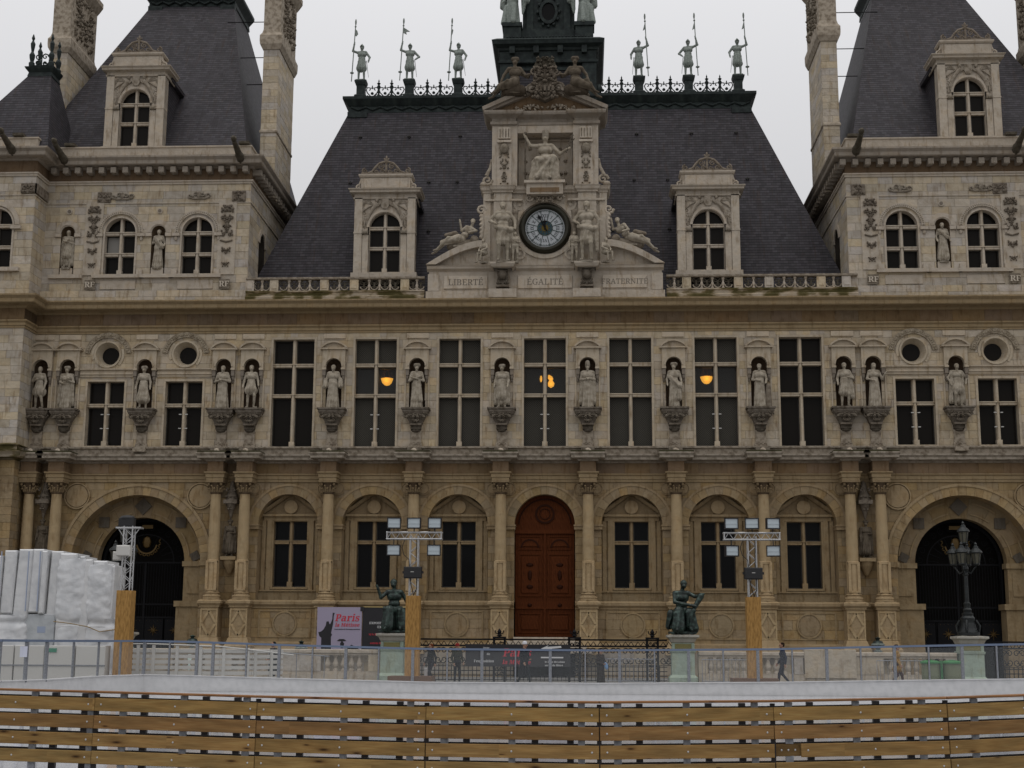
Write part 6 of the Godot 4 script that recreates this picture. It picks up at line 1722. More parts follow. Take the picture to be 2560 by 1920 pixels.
	var seat := {"hip": Vector3(0, 0.62, -0.05), "chest": Vector3(0, 1.0, -0.05), "neck": Vector3(0, 1.17, -0.04), "head": Vector3(0, 1.35, 0.0), "sl": Vector3(0.2, 1.12, -0.03), "sr": Vector3(-0.2, 1.12, -0.03), "el": Vector3(0.4, 0.88, 0.02), "er": Vector3(-0.42, 1.12, 0.02), "hl": Vector3(0.6, 0.98, 0.08), "hr": Vector3(-0.55, 1.36, 0.05),
		"kl": Vector3(0.24, 0.66, 0.36), "kr": Vector3(-0.22, 0.6, 0.36), "al": Vector3(0.14, 0.12, 0.36), "ar": Vector3(-0.2, 0.1, 0.3), "tl": Vector3(0.16, 0.04, 0.48), "tr": Vector3(-0.22, 0.04, 0.44), "hat": "tall",
		"more": [[Vector3(-0.2, 0.6, 0.28), Vector3(0.22, 0.64, 0.28), 0.12, 0.13, 1], [Vector3(-0.2, 0.55, 0.2), Vector3(-0.26, 0.1, 0.16), 0.16, 0.2, 1, 7], [Vector3(0.22, 0.58, 0.2), Vector3(0.24, 0.1, 0.18), 0.16, 0.18, 1, 6], [Vector3(0, 0.55, 0.22), Vector3(-0.02, 0.12, 0.22), 0.15, 0.2, 1, 8], [Vector3(0.15, 0.62, 0.36), Vector3(-0.22, 0.1, 0.36), 0.05, 0.07, 1], [Vector3(-0.25, 0.6, 0), Vector3(0.25, 0.6, 0), 0.15, 0.15, 1]]}
	var q: Node3D = statue("enthroned stone woman with crown, staff and branch, high above the clock", Vector3(0.02, 26.64, -74.7), 0, 3.55, seat, "allegorical figures round the clock")
	var m := mb(SOOT * 0.7)
	m.tube([Vector3(-1.12, 0.0, 0.1), Vector3(-1.1, 2.9, 0.1)], 0.05, 6); m.ell(Vector3(-1.1, 2.9, 0.1), Vector3(0.1, 0.12, 0.1))
	obj("staff", m, M.carve, q)
	m = mb(SOOT * 0.7)
	m.tube([Vector3(1.15, 1.75, 0.2), Vector3(1.35, 2.3, 0.2), Vector3(1.5, 2.75, 0.2)], 0.05, 6); m.tube([Vector3(1.35, 2.3, 0.2), Vector3(1.62, 2.55, 0.2)], 0.04, 5)
	for i in 8: m.ell(Vector3(1.25 + i * 0.035, 2.0 + i * 0.1, 0.2), Vector3(0.12, 0.04, 0.05), Basis(Vector3.BACK, 0.6 if i % 2 else 2.4), 3, 5)
	obj("branch", m, M.carve, q)
	for s in [-1, 1]:
		var rec := {"hip": Vector3(-0.1 * s, 0.32, 0), "chest": Vector3(-0.42 * s, 0.62, 0.05), "neck": Vector3(-0.5 * s, 0.78, 0.06), "head": Vector3(-0.56 * s, 0.96, 0.1), "sl": Vector3(-0.42 * s + 0.13, 0.72 + 0.06 * s, 0.16), "sr": Vector3(-0.42 * s - 0.13, 0.72 - 0.06 * s, 0.0),
			"el": Vector3(-0.42 * s + 0.28, 0.55, 0.25), "er": Vector3(-0.42 * s - 0.3, 0.62, 0.05), "hl": Vector3(-0.4 * s + 0.1, 0.48, 0.35), "hr": Vector3(-0.42 * s - 0.36, 0.95, 0.1),
			"kl": Vector3(0.38 * s, 0.3, 0.22), "kr": Vector3(0.36 * s, 0.22, 0.1), "al": Vector3(0.8 * s, -0.12, 0.16), "ar": Vector3(0.86 * s, -0.2, 0.06), "tl": Vector3(0.95 * s, -0.2, 0.18), "tr": Vector3(1.02 * s, -0.3, 0.08), "hat": "bun", "beard": s < 0,
			"more": [[Vector3(0.0, 0.3, 0.1), Vector3(0.6 * s, 0.12, 0.14), 0.17, 0.1, 1, 5], [Vector3(-0.45 * s, 0.1, -0.05), Vector3(0.3 * s, 0.05, -0.1), 0.2, 0.18, 5], [Vector3(-0.62 * s, 0.25, 0.1), Vector3(-0.66 * s, 0.2, 0.15), 0.16, 0.14, 5], [Vector3(0.15 * s, 0.55, -0.15), Vector3(0.5 * s, 0.5, -0.15), 0.12, 0.08, 5]]}
		statue("reclining stone %s, broken pediment %s of the clock" % ["river god leaning on an urn" if s < 0 else "woman with raised hand", "left" if s < 0 else "right"], Vector3(s * 4.75, 23.2, -74.95), 0, 2.55, rec, "allegorical figures round the clock")
		var sit := {"hip": Vector3(0, 0.35, 0), "chest": Vector3(-0.02 * s, 0.72, 0.05), "neck": Vector3(-0.02 * s, 0.9, 0.06), "head": Vector3(-0.02 * s, 1.08, 0.1), "sl": Vector3(0.2, 0.85, 0.05), "sr": Vector3(-0.2, 0.85, 0.05), "el": Vector3(0.36, 0.62, 0.05), "er": Vector3(-0.36, 0.62, 0.05), "hl": Vector3(0.42, 0.42, 0.15) if s > 0 else Vector3(0.45, 0.6, 0.15), "hr": Vector3(-0.45, 0.6, 0.15) if s > 0 else Vector3(-0.42, 0.42, 0.15),
			"kl": Vector3(0.3 * s + 0.08, 0.36, 0.25), "kr": Vector3(0.26 * s - 0.06, 0.3, 0.2), "al": Vector3(0.62 * s, 0.02, 0.22), "ar": Vector3(0.7 * s, -0.12, 0.12), "tl": Vector3(0.76 * s, -0.08, 0.24), "tr": Vector3(0.85 * s, -0.22, 0.14), "hat": "cap",
			"more": [[Vector3(0, 0.35, 0.1), Vector3(0.45 * s, 0.18, 0.18), 0.18, 0.12, 1, 5], [Vector3(-0.2 * s, 0.1, 0), Vector3(0.3 * s, 0.05, 0), 0.2, 0.14, 5]]}
		statue("dark stone figure seated on the gable slope %s of the coat of arms" % ("left" if s < 0 else "right"), Vector3(s * 1.7, 31.85, -74.5), 0, 3.0, sit, "figures on the clock gable", "stone_dark")
	# bronze seated figures on pedestals in front
	var lb := {"hip": Vector3(0, 0.58, -0.05), "chest": Vector3(0.0, 0.95, -0.04), "neck": Vector3(0, 1.12, -0.02), "head": Vector3(-0.02, 1.3, 0.03), "sl": Vector3(0.2, 1.07, -0.03), "sr": Vector3(-0.2, 1.07, 0.0), "el": Vector3(0.33, 0.85, -0.1), "er": Vector3(-0.36, 0.92, 0.1), "hl": Vector3(0.42, 0.62, -0.05), "hr": Vector3(-0.44, 1.16, 0.15),
		"kl": Vector3(0.2, 0.56, 0.36), "kr": Vector3(-0.22, 0.6, 0.34), "al": Vector3(0.2, 0.12, 0.32), "ar": Vector3(-0.16, 0.12, 0.4), "tl": Vector3(0.24, 0.05, 0.45), "tr": Vector3(-0.18, 0.05, 0.54), "hat": "bun",
		"more": [[Vector3(-0.1, 0.55, 0.25), Vector3(-0.12, 0.12, 0.32), 0.15, 0.18, 1, 6], [Vector3(0.2, 0.52, 0.2), Vector3(0.28, 0.1, 0.2), 0.15, 0.16, 1, 6], [Vector3(0, 0.1, -0.1), Vector3(0, 0.45, -0.12), 0.26, 0.2, 5]]}
	var rb := lb.duplicate()
	rb.merge({"head": Vector3(0.06, 1.3, 0.04), "el": Vector3(0.36, 0.98, 0.05), "hl": Vector3(0.52, 1.02, 0.16), "er": Vector3(-0.2, 0.82, 0.12), "hr": Vector3(0.28, 0.72, 0.3), "kl": Vector3(0.3, 0.58, 0.32), "kr": Vector3(-0.2, 0.5, 0.34)}, true)
	rb.more = lb.more.duplicate()
	rb.more.append([Vector3(0.3, 0.6, 0.24), Vector3(0.52, 0.98, 0.16), 0.05, 0.09, 5]); rb.more.append([Vector3(-0.3, 0.5, 0.0), Vector3(-0.36, 0.15, 0.0), 0.12, 0.08, 1, 5])
	for w in [[-6.52, "green bronze seated figure with raised right hand, on the pedestal before the poster", lb, "left"], [6.42, "green bronze seated figure holding up a palette shape, on the pedestal right of the door", rb, "right"]]:
		var pd := thing("pedestal", "pale stone pedestal with gilded frieze under the %s" % ("bronze figure with raised hand" if w[3] == "left" else "bronze figure holding a palette shape"), "pedestal", Vector3(w[0], 0, -64.4), 0, "stone pedestals along the balustrade")
		pedestal(pd)
		var t := thing("bronze_statue", w[1], "statue", Vector3(w[0], 2.2, -64.4), 0, "seated bronze figures")
		obj("plinth", mb().box(-0.6, 0.6, 0, 0.1, -0.6, 0.55), M.bronze, t)
		var fm := obj("figure", body(scaled(figure(w[2]), 1.6), 0.022, 0.045, GREYS), M.bronze, t)
		fm.position.y = 0.08

func pedestal(p: Node3D) -> void:
	var m := mb(Color(0.4, 0.405, 0.36))
	var sq := func(h: float): return P2([-h, -h, -h, h, h, h, h, -h, -h, -h])
	m.mould(sq.call(0.5), PR([0.12, 0, 0.12, 0.3, 0.06, 0.36, 0.0, 0.42, 0.0, 1.36, 0.04, 1.4, 0.06, 1.48, 0.0, 1.5]), false)
	obj("shaft", m, M.stone_green, p)
	m = mb(Color(0.4, 0.405, 0.36))
	m.mould(sq.call(0.46), PR([0.0, 1.5, 0.0, 1.8]), false)
	for s in [-1, 1]: m.box(s * 0.44 - 0.06, s * 0.44 + 0.06, 1.5, 1.8, 0.4, 0.5)
	obj("neck", m, M.stone_green, p)
	obj("gilded_frieze", mb().box(-0.36, 0.36, 1.54, 1.76, 0.4, 0.475), M.gold_mosaic, p)
	m = mb(Color(0.42, 0.405, 0.36))
	m.mould(sq.call(0.46), PR([0.0, 1.8, 0.06, 1.84, 0.12, 1.98, 0.24, 2.06, 0.24, 2.15, -0.46, 2.2]), false)
	obj("cap", m, M.stone, p)

func lamp_post(x: float, label: String, plabel: String) -> void:
	var pd := thing("pedestal", plabel, "pedestal", Vector3(x, 0, -64.4), 0, "stone pedestals along the balustrade")
	pedestal(pd)
	var t := thing("street_lamp", label, "street lamp", Vector3(x, 2.2, -64.4), 0, "ornate iron lamps on pedestals")
	var m := mb()
	m.lathe(PR([0.5, 0.0, 0.5, 0.12, 0.42, 0.16, 0.36, 0.3, 0.3, 0.55, 0.32, 0.75, 0.24, 0.85, 0.26, 0.95, 0.17, 1.0, 0.2, 1.12, 0.13, 1.2, 0.16, 1.4, 0.1, 1.45, 0.09, 2.6, 0.13, 2.66, 0.08, 2.75, 0.15, 2.9, 0.1, 3.05, 0.06, 3.2, 0.06, 3.9]), 12)
	for i in 4:
		var a := PI / 2 * i + 0.4
		m.tube([Vector3(cos(a) * 0.34, 0.65, sin(a) * 0.34), Vector3(cos(a) * 0.5, 0.4, sin(a) * 0.5), Vector3(cos(a) * 0.46, 0.16, sin(a) * 0.46)], 0.06, 5)
	obj("post", m, M.iron_green, t)
	var heads := [[0.0, 4.05, 0.0]]
	for i in 4: heads.push_back([cos(PI / 2 * i + 0.5) * 0.5, 3.1, sin(PI / 2 * i + 0.5) * 0.5])
	for h in heads:
		var o := Vector3(h[0], h[1], h[2])
		if h[1] < 4: obj("bracket", mb().tube([Vector3(0, 2.85, 0), Vector3(h[0] * 0.5, 2.7, h[2] * 0.5), o - Vector3(0, 0.05, 0)], 0.04, 5), M.iron_green, t)
		var l := part("lantern", t, Transform3D(Basis.IDENTITY, o))
		obj("glass", mb().lathe(PR([0.14, 0.02, 0.22, 0.5]), 6), M.lantern_glass, l)
		m = mb()
		m.lathe(PR([0.1, -0.06, 0.16, 0.0, 0.15, 0.04]), 6); m.lathe(PR([0.23, 0.48, 0.3, 0.52, 0.26, 0.6, 0.12, 0.72, 0.1, 0.8, 0.05, 0.84, 0.07, 0.9, 0.0, 1.0]), 6)
		for i in 6: m.tube([Vector3(cos(TAU * i / 6) * 0.145, 0.02, sin(TAU * i / 6) * 0.145), Vector3(cos(TAU * i / 6) * 0.225, 0.5, sin(TAU * i / 6) * 0.225)], 0.014, 4)
		obj("lantern_cap", m, M.iron_green, l)

func stone_balustrade(called_label: String, x0: float, x1: float, posts: Array, panels := []) -> void:
	var t := thing("stone_balustrade", called_label, "balustrade", Vector3((x0 + x1) / 2, 0, -64.4), 0, "balustrades before the city hall")
	var cx := (x0 + x1) / 2
	var w := x1 - x0
	obj("base", mb(PALE * 1.02).box(-w / 2, w / 2, 0, 0.36, -0.24, 0.22).box(-w / 2, w / 2, 0.36, 0.48, -0.18, 0.17), M.stone, t)
	obj("rail", mb(PALE * 1.06).cbox(-w / 2, w / 2, 1.26, 1.44, -0.25, 0.25, 0.03).box(-w / 2, w / 2, 1.18, 1.26, -0.17, 0.17), M.stone, t)
	for x in posts: obj("post", mb(vary(PALE * 1.02, 0.06)).box(x[0] - cx, x[1] - cx, 0.48, 1.18, -0.2, 0.19), M.stone, t)
	for x in panels: obj("panel", mb(vary(PALE * 1.05, 0.05)).cbox(x[0] - cx, x[1] - cx, 0.3, 1.55, -0.3, 0.3, 0.02), M.stone, t)
	var x := x0 + 0.2
	var pr := PR([0.12, 0.48, 0.12, 0.56, 0.07, 0.6, 0.13, 0.72, 0.14, 0.8, 0.08, 0.98, 0.06, 1.08, 0.1, 1.12, 0.11, 1.18])
	var bm := mb(PALE * 1.03).lathe(pr, 12).mesh()
	while x < x1 - 0.1:
		var ok := true
		for p in posts + panels:
			if x > p[0] - 0.13 and x < p[1] + 0.13: ok = false
		if ok:
			var o := obj("baluster", bm, M.stone, t)
			o.position.x = x - cx
		x += 0.36

func iron_fence(label: String, x0: float, x1: float, piers: Array) -> void:
	var t := thing("iron_railing", label, "railing", Vector3(0, 0, -64.6), 0, "wrought iron railings before the doors")
	var m := mb()
	for y in [0.12, 0.32, 0.52, 0.72, 1.6, 1.88]: m.box(x0, x1, y, y + (0.07 if y > 1.5 else 0.04), -0.03, 0.03)
	obj("rail", m, M.iron, t)
	var x := x0 + 0.1
	while x < x1:
		obj("bar", mb().box(x - 0.015, x + 0.015, 0.1, 0.8, -0.02, 0.02), M.iron, t)
		x += 0.19
	x = x0 + 0.28
	var i := 0
	while x < x1 - 0.1:
		m = mb()
		m.scroll(Vector3(x, 1.42, 0), 0.16, 1.3, 1, 0.025); m.scroll(Vector3(x + 0.24, 1.42, 0), 0.16, 1.3, -1, 0.025, PI)
		m.scroll(Vector3(x, 1.02, 0), 0.18, 1.3, -1, 0.025); m.scroll(Vector3(x + 0.24, 1.02, 0), 0.18, 1.3, 1, 0.025, PI)
		m.tube([Vector3(x - 0.12, 1.66, 0), Vector3(x, 1.84, 0), Vector3(x + 0.12, 1.66, 0)], 0.02, 4); m.tube([Vector3(x + 0.12, 1.66, 0), Vector3(x + 0.25, 1.84, 0), Vector3(x + 0.37, 1.66, 0)], 0.02, 4)
		m.box(x - 0.15, x + 0.4, 0.8, 0.83, -0.02, 0.02)
		obj("scroll", m, M.iron, t)
		x += 0.56
		i += 1
	for p in piers:
		m = mb()
		for s in [-1, 1]: m.box(p + s * 0.24 - 0.05, p + s * 0.24 + 0.05, 0, 2.02, -0.05, 0.05)
		m.box(p - 0.3, p + 0.3, 1.96, 2.04, -0.1, 0.1); m.box(p - 0.24, p + 0.24, 0.75, 0.8, -0.04, 0.04); m.box(p - 0.24, p + 0.24, 1.5, 1.55, -0.04, 0.04)
		for y in [0.4, 0.62, 1.0, 1.25, 1.72]:
			for s in [-1, 1]: m.scroll(Vector3(p + s * 0.1, y, 0), 0.1, 1.2, s, 0.025)
		m.lathe(PR([0.05, 2.04, 0.12, 2.1, 0.06, 2.16, 0.1, 2.26, 0.0, 2.42]), 8, Vector3(p, 0, 0))
		for s in [-1, 1]: m.tube([Vector3(p, 2.14, 0), Vector3(p + s * 0.16, 2.2, 0), Vector3(p + s * 0.18, 2.32, 0)], 0.025, 4)
		obj("pier", m, M.iron, t)

func silhouette() -> PackedVector2Array:   # a robed figure with a raised arm, as printed on the poster
	return P2([-0.2, 0, 0.32, 0, 0.3, 0.62, 0.36, 0.74, 0.3, 0.82, 0.34, 1.0, 0.4, 1.32, 0.42, 1.72, 0.47, 1.84, 0.36, 1.86, 0.34, 1.5, 0.24, 1.26, 0.2, 1.3, 0.16, 1.42, 0.04, 1.4, 0.02, 1.22, -0.1, 1.0, -0.22, 0.9, -0.36, 0.86, -0.3, 0.66, -0.2, 0.58])

func posters() -> void:
	var z := -73.6
	var ink := mat(Color(0.012, 0.011, 0.014), 0.6)
	var red := mat(Color(0.5, 0.025, 0.045), 0.6)
	var white := mat(Color(0.62, 0.62, 0.62), 0.6)
	var t := thing("poster", "lilac exhibition poster with red Paris lettering and a dark robed silhouette", "poster", Vector3(-10.55, 1.35, z), 0, "exhibition panels beside the door")
	obj("board", mb().box(-1.16, 1.16, 0, 2.2, -0.08, 0), mat(Color(0.34, 0.3, 0.4), 0.55), t)
	var o := obj("printed_figure", mb().extrude(silhouette(), 0.002, 0.006), ink, t)
	o.position = Vector3(-0.72, 0.06, 0)
	obj("printed_umbrella", mb().extrude(P2([-0.06, 0.0, 0.06, 0.0, 0.12, 0.24, 0.03, 0.34, 0.24, 0.36, 0.1, 0.46, -0.14, 0.46, -0.28, 0.36, -0.03, 0.34, -0.1, 0.24]), 0.002, 0.006), ink, t).position = Vector3(0.16, 0.12, 0)
	obj("printed_hill", mb().extrude(P2([-0.3, 0, 0.46, 0, 0.1, 0.2, -0.05, 0.28, -0.2, 0.16]), 0.002, 0.006), ink, t).position = Vector3(0.7, 0.02, 0)
	text("Paris", 0.36, Vector3(0.42, 1.66, 0.006), red, t, true, true, 0.2)
	text("la Métisse", 0.185, Vector3(0.42, 1.3, 0.006), red, t, true, true, 0.2)
	text("Deux siècles de brassages parisiens", 0.055, Vector3(0.42, 1.08, 0.006), ink, t, true)
	t = thing("poster", "black exhibition panel with white and red lines of text behind the bronze figure", "poster", Vector3(-8.05, 1.35, z), 0, "exhibition panels beside the door")
	obj("board", mb().box(-1.3, 1.3, 0, 2.2, -0.08, 0), ink, t)
	obj("edge", mb().box(-1.3, 1.3, 2.2, 2.24, -0.1, 0.02), mat(Color(0.5, 0.38, 0.15), 0.5), t)
	text("EXPOSITION GRATUITE", 0.115, Vector3(0.0, 1.4, 0.006), white, t, true)
	text("EX", 0.115, Vector3(-0.42, 1.2, 0.006), white, t, true)
	text("10 h 30 - 18 h", 0.1, Vector3(-0.55, 0.82, 0.006), red, t, true, false)
	text("entrée libre", 0.1, Vector3(-0.5, 0.38, 0.006), red, t, true, false)
	obj("clamp", mb().box(-1.42, -1.22, 2.0, 2.22, -0.06, 0.03), ink, t)
	t = thing("banner", "long black banner with red Paris lettering and white arrow on the iron railing", "banner", Vector3(-0.98, 0.72, -64.45), 0, "")
	obj("cloth", mb().box(-2.28, 2.42, 0, 0.98, -0.02, 0), ink, t)
	text("Paris", 0.36, Vector3(0.05, 0.62, 0.004), red, t, true, true, 0.2)
	text("la Métisse", 0.185, Vector3(0.02, 0.2, 0.004), red, t, true, true, 0.2)
	text("Avec", 0.09, Vector3(-1.35, 0.82, 0.004), white, t, true); text("de", 0.09, Vector3(-1.25, 0.55, 0.004), white, t, true); text("l'exposition", 0.11, Vector3(-1.45, 0.24, 0.004), white, t, true, true, 0.1)
	text("le 2 rue de Lobau", 0.075, Vector3(1.72, 0.22, 0.004), white, t, true); text("sortie du Métro", 0.075, Vector3(1.68, 0.07, 0.004), white, t, true)
	obj("arrow", mb().extrude(P2([1.1, 0.8, 1.45, 0.95, 1.38, 0.88, 2.0, 0.92, 2.02, 0.84, 1.6, 0.8, 1.55, 0.72, 1.4, 0.72]), 0.002, 0.005).box(1.1, 2.1, 0.38, 0.44, 0.002, 0.005), white, t)

func light_mast(label: String, blabel: String, x: float, z: float, turned: bool) -> void:
	var t := thing("floodlight_mast", label, "floodlight mast", Vector3(x, 0, z), 0, "floodlight masts round the rink")
	var m := mb()
	for c in [[-0.17, -0.17], [0.17, -0.17], [0.17, 0.17], [-0.17, 0.17]]: obj("chord", mb().tube([Vector3(c[0], 0.2, c[1]), Vector3(c[0], 6.2, c[1])], 0.03, 6), M.alu, t)
	var y := 0.4
	var i := 0
	while y < 6.0:
		var s := 1 if i % 2 else -1
		for f in [0.17, -0.17]: m.tube([Vector3(-0.17 * s, y, f), Vector3(0.17 * s, y + 0.3, f)], 0.014, 4); m.tube([Vector3(f, y, -0.17 * s), Vector3(f, y + 0.3, 0.17 * s)], 0.014, 4)
		y += 0.3
		i += 1
	obj("lattice", m, M.alu, t)
	if turned:
		m = mb()
		for d in [-1, 1]:
			m.tube([Vector3(d * 0.45, 6.15, 0.1), Vector3(d * 0.05, 5.55, 0.1)], 0.02, 5); m.tube([Vector3(d * 0.2, 6.15, 0.1), Vector3(d * 0.1, 5.75, 0.1)], 0.015, 4)
		m.box(-0.5, 0.5, 6.1, 6.16, -0.2, 0.2)
		obj("head_frame", m, M.alu, t)
		obj("back_lamp", mb().cbox(-0.34, 0.2, 5.0, 5.42, 0.2, 0.5, 0.04), M.white_paint, t)
		obj("back_lamp", mb().cbox(-0.58, -0.2, 4.85, 5.2, -0.1, 0.15, 0.04), M.white_paint, t)
		obj("top_lamp", mb().box(-0.4, 0.2, 6.2, 6.5, -0.1, 0.2).ell(Vector3(-0.1, 6.5, 0.05), Vector3(0.34, 0.14, 0.2)), M.black, t)
	else:
		for yy in [6.06, 6.34]:
			for zz in [-0.12, 0.22]: obj("crossbar", mb().tube([Vector3(-1.18, yy, zz), Vector3(1.18, yy, zz)], 0.032, 6), M.alu, t)
		m = mb()
		for k in 12:
			var s := 1 if k % 2 else -1
			m.tube([Vector3(-1.15 + k * 0.19, 6.2 + 0.14 * s, 0.22), Vector3(-0.96 + k * 0.19, 6.2 - 0.14 * s, 0.22)], 0.013, 4)
		for xx in [-1.15, 1.15]: m.box(xx - 0.02, xx + 0.02, 6.04, 6.36, -0.12, 0.24)
		obj("crossbar_lattice", m, M.alu, t)
		for k in [[-0.85, 6.72], [0.0, 6.72], [0.88, 6.72], [-0.85, 5.58], [0.86, 5.58]]:
			var l := part("floodlight", t, T(k[0], k[1], 0.3, rng.randf_range(-0.25, 0.25)))
			obj("housing", mb().box(-0.29, 0.29, -0.23, 0.23, -0.16, 0.0).box(-0.29, -0.25, -0.23, 0.23, 0, 0.05).box(0.25, 0.29, -0.23, 0.23, 0, 0.05).box(-0.25, 0.25, 0.19, 0.23, 0, 0.05).box(-0.25, 0.25, -0.23, -0.19, 0, 0.05), M.black_steel, l)
			obj("reflector", mb().box(-0.25, 0.25, -0.19, 0.19, -0.02, 0.012).box(-0.25, 0.25, -0.03, 0.0, 0.012, 0.03), M.lens, l)
			obj("yoke", mb().box(-0.02, 0.02, -0.4 if k[1] > 6 else 0.2, -0.2 if k[1] > 6 else 0.48, -0.12, -0.06), M.black, l)
		m = mb()
		m.tube([Vector3(-0.4, 6.0, 0.2), Vector3(-0.5, 5.7, 0.2), Vector3(-0.42, 5.4, 0.22), Vector3(-0.2, 5.2, 0.2), Vector3(-0.1, 4.2, 0.2), Vector3(0.05, 3.6, 0.2)], 0.016, 4); m.tube([Vector3(0.12, 6.1, 0.2), Vector3(0.1, 5.0, 0.22), Vector3(0.15, 4.0, 0.2), Vector3(-0.05, 3.5, 0.2)], 0.016, 4)
		obj("cable", m, M.black, t)
		var sp := thing("loudspeaker", "black loudspeaker strapped to the floodlight mast %s" % ("left of the wooden door" if x < 0 else "right of the wooden door"), "loudspeaker", Vector3(x + 0.0, 4.4, z + 0.2), 0, "loudspeakers on the masts")
		obj("cabinet", mb().cbox(-0.37, 0.37, 0, 0.48, 0, 0.34, 0.03), M.black, sp)
		obj("bracket", mb().box(-0.44, -0.37, 0.2, 0.3, 0.08, 0.2).box(0.37, 0.44, 0.2, 0.3, 0.08, 0.2), M.black_steel, sp)
		obj("badge", mb().box(-0.08, 0.06, 0.25, 0.275, 0.34, 0.345), M.white_paint, sp)
	t = thing("plywood_box", blabel, "box", Vector3(x, 0, z), 0, "plywood boxes round the mast feet")
	for s in [[-0.29, 0.29, 0.27, 0.29, "front_panel"], [-0.29, 0.29, -0.29, -0.27, "back_panel"], [-0.29, -0.27, -0.27, 0.27, "side_panel"], [0.27, 0.29, -0.27, 0.27, "side_panel"]]:
		obj(s[4], mb().box(s[0], s[1], 0.12, 3.68, s[2], s[3]), M.plywood, t)
	obj("foot_board", mb().box(-0.95, 0.9, 0.05, 0.38, -0.7, 0.6), M.ply_base, t)

func rink() -> void:
	# far barrier: glass between grey posts on a white kick board
	var pts := [[-19.5, -36.0, 1.72, 0.46], [-16.1, -44.0, 1.72, 0.46], [-15.74, -47.4, 1.72, 0.44], [-15.3, -50.4, 1.73, 0.48], [-14.3, -52.9, 1.74, 0.5], [-12.6, -53.2, 1.72, 0.47], [-9.0, -53.2, 1.62, 0.39], [-3.78, -53.2, 1.51, 0.29], [2.62, -53.2, 1.49, 0.29], [8.93, -53.2, 1.57, 0.37], [15.18, -53.2, 1.74, 0.5], [18.0, -53.2, 1.8, 0.55], [24.0, -53.0, 1.84, 0.58]]
	var t := thing("rink_barrier", "far barrier of the ice rink: glass panels between grey posts under blue rail", "barrier")
	var at := func(x: float) -> Array:
		for i in range(4, pts.size() - 1):
			if x <= pts[i + 1][0]:
				var f: float = (x - pts[i][0]) / (pts[i + 1][0] - pts[i][0])
				return [x, lerpf(pts[i][1], pts[i + 1][1], f), lerpf(pts[i][2], pts[i + 1][2], f), lerpf(pts[i][3], pts[i + 1][3], f)]
		return pts[-1]
	var stand := [[-17.6, -40.2, 1.72, 0.46, 1], pts[1] + [0], [-15.9, -45.6, 1.72, 0.45, 1], [-15.77, -47.0, 1.72, 0.44, 1], [-15.55, -48.9, 1.72, 0.46, 0], [-15.25, -50.6, 1.73, 0.48, 0], [-14.85, -51.8, 1.74, 0.49, 0]]
	var xs := [-14.3, -13.4, -12.4, -11.79, -10.53, -9.3, -8.05, -6.8, -5.57, -4.3, -3.02, -1.73, -0.49, 0.79, 2.08, 3.34, 4.62, 5.87, 7.13, 8.39, 9.64, 10.89, 12.12, 13.34, 14.57, 15.77, 17.01, 18.3, 19.6, 21.0, 22.5]
	var thick := [-14.3, -12.4, -11.79, -9.3, -6.8, -4.3, -1.73, 0.79, 3.34, 5.87, 8.39, 10.89, 13.34, 15.77, 18.3, 21.0]
	for x in xs: stand.push_back(at.call(x) + [1 if x in thick else 0])
	for i in stand.size():
		var s: Array = stand[i]
		var r := 0.055 if s[4] else 0.03
		obj("post", mb().box(s[0] - r, s[0] + r, s[3] - 0.05, s[2] - 0.04, s[1] - 0.05, s[1] + 0.04), M.galv, t)
		if i < stand.size() - 1:
			var e: Array = stand[i + 1]
			var m := mb()
			var a := Vector3(s[0], s[3], s[1] - 0.01); var b := Vector3(e[0], e[3], e[1] - 0.01)
			var d := (b - a).normalized() * 0.06
			a += d; b -= d
			var up := Vector3(0, s[2] - s[3] - 0.07, 0); var up2 := Vector3(0, e[2] - e[3] - 0.07, 0)
			m.q(a, b, b + up2, a + up)
			obj("glass_pane", m, M.clear_pane, t)
	var rail := mb(); var kick := mb(); var cap := mb()
	var pp := PackedVector2Array()
	for i in pts.size() - 1:
		var a: Array = pts[i]; var b: Array = pts[i + 1]
		var da := Vector3(b[0] - a[0], 0, b[1] - a[1]).normalized()
		var o := Vector3(-da.z, 0, da.x) * 0.05
		for w in [[rail, 2, -0.04, 0.035, 1.0], [kick, 3, -2.0, 0.0, 1.2], [cap, 3, 0.0, 0.03, 2.2]]:
			var m: MB = w[0]
			var A := Vector3(a[0], a[w[1]], a[1]); var B := Vector3(b[0], b[w[1]], b[1])
			var lo: float = w[2]; var hi: float = w[3]
			var la := Vector3(0, lo, 0); var lb := la
			if w[1] == 3 and lo < -1: la = Vector3(0, -0.1 - A.y, 0); lb = Vector3(0, -0.1 - B.y, 0)
			var h := Vector3(0, hi, 0)
			var k: Vector3 = o * w[4]
			m.q(A + la + k, B + lb + k, B + h + k, A + h + k); m.q(B + lb - k, A + la - k, A + h - k, B + h - k)
			m.q(A + h + k, B + h + k, B + h - k, A + h - k); m.q(B + lb + k, A + la + k, A + la - k, B + lb - k)
	obj("top_rail", rail, M.rail_blue, t); obj("kick_board", kick, M.white_board, t); obj("ledge", cap, M.white_board, t)
	# near fence of planks
	var v := [[-8.9, 1.06, -19.9], [-6.75, 1.04, -19.75], [-4.665, 1.003, -19.555], [-2.376, 0.965, -19.335], [-0.081, 0.935, -19.182], [2.2, 0.939, -18.9], [4.479, 0.959, -19.22], [6.771, 1.01, -19.412], [8.95, 1.07, -20.1], [11.0, 1.13, -21.0]]
	v[0] = [-9.2, 1.075, -19.95]; v[1] = [-6.95, 1.04, -19.76]
	var f := thing("plank_fence", "long low fence of tan wooden planks along the near edge of the rink", "fence")
	var n := 0
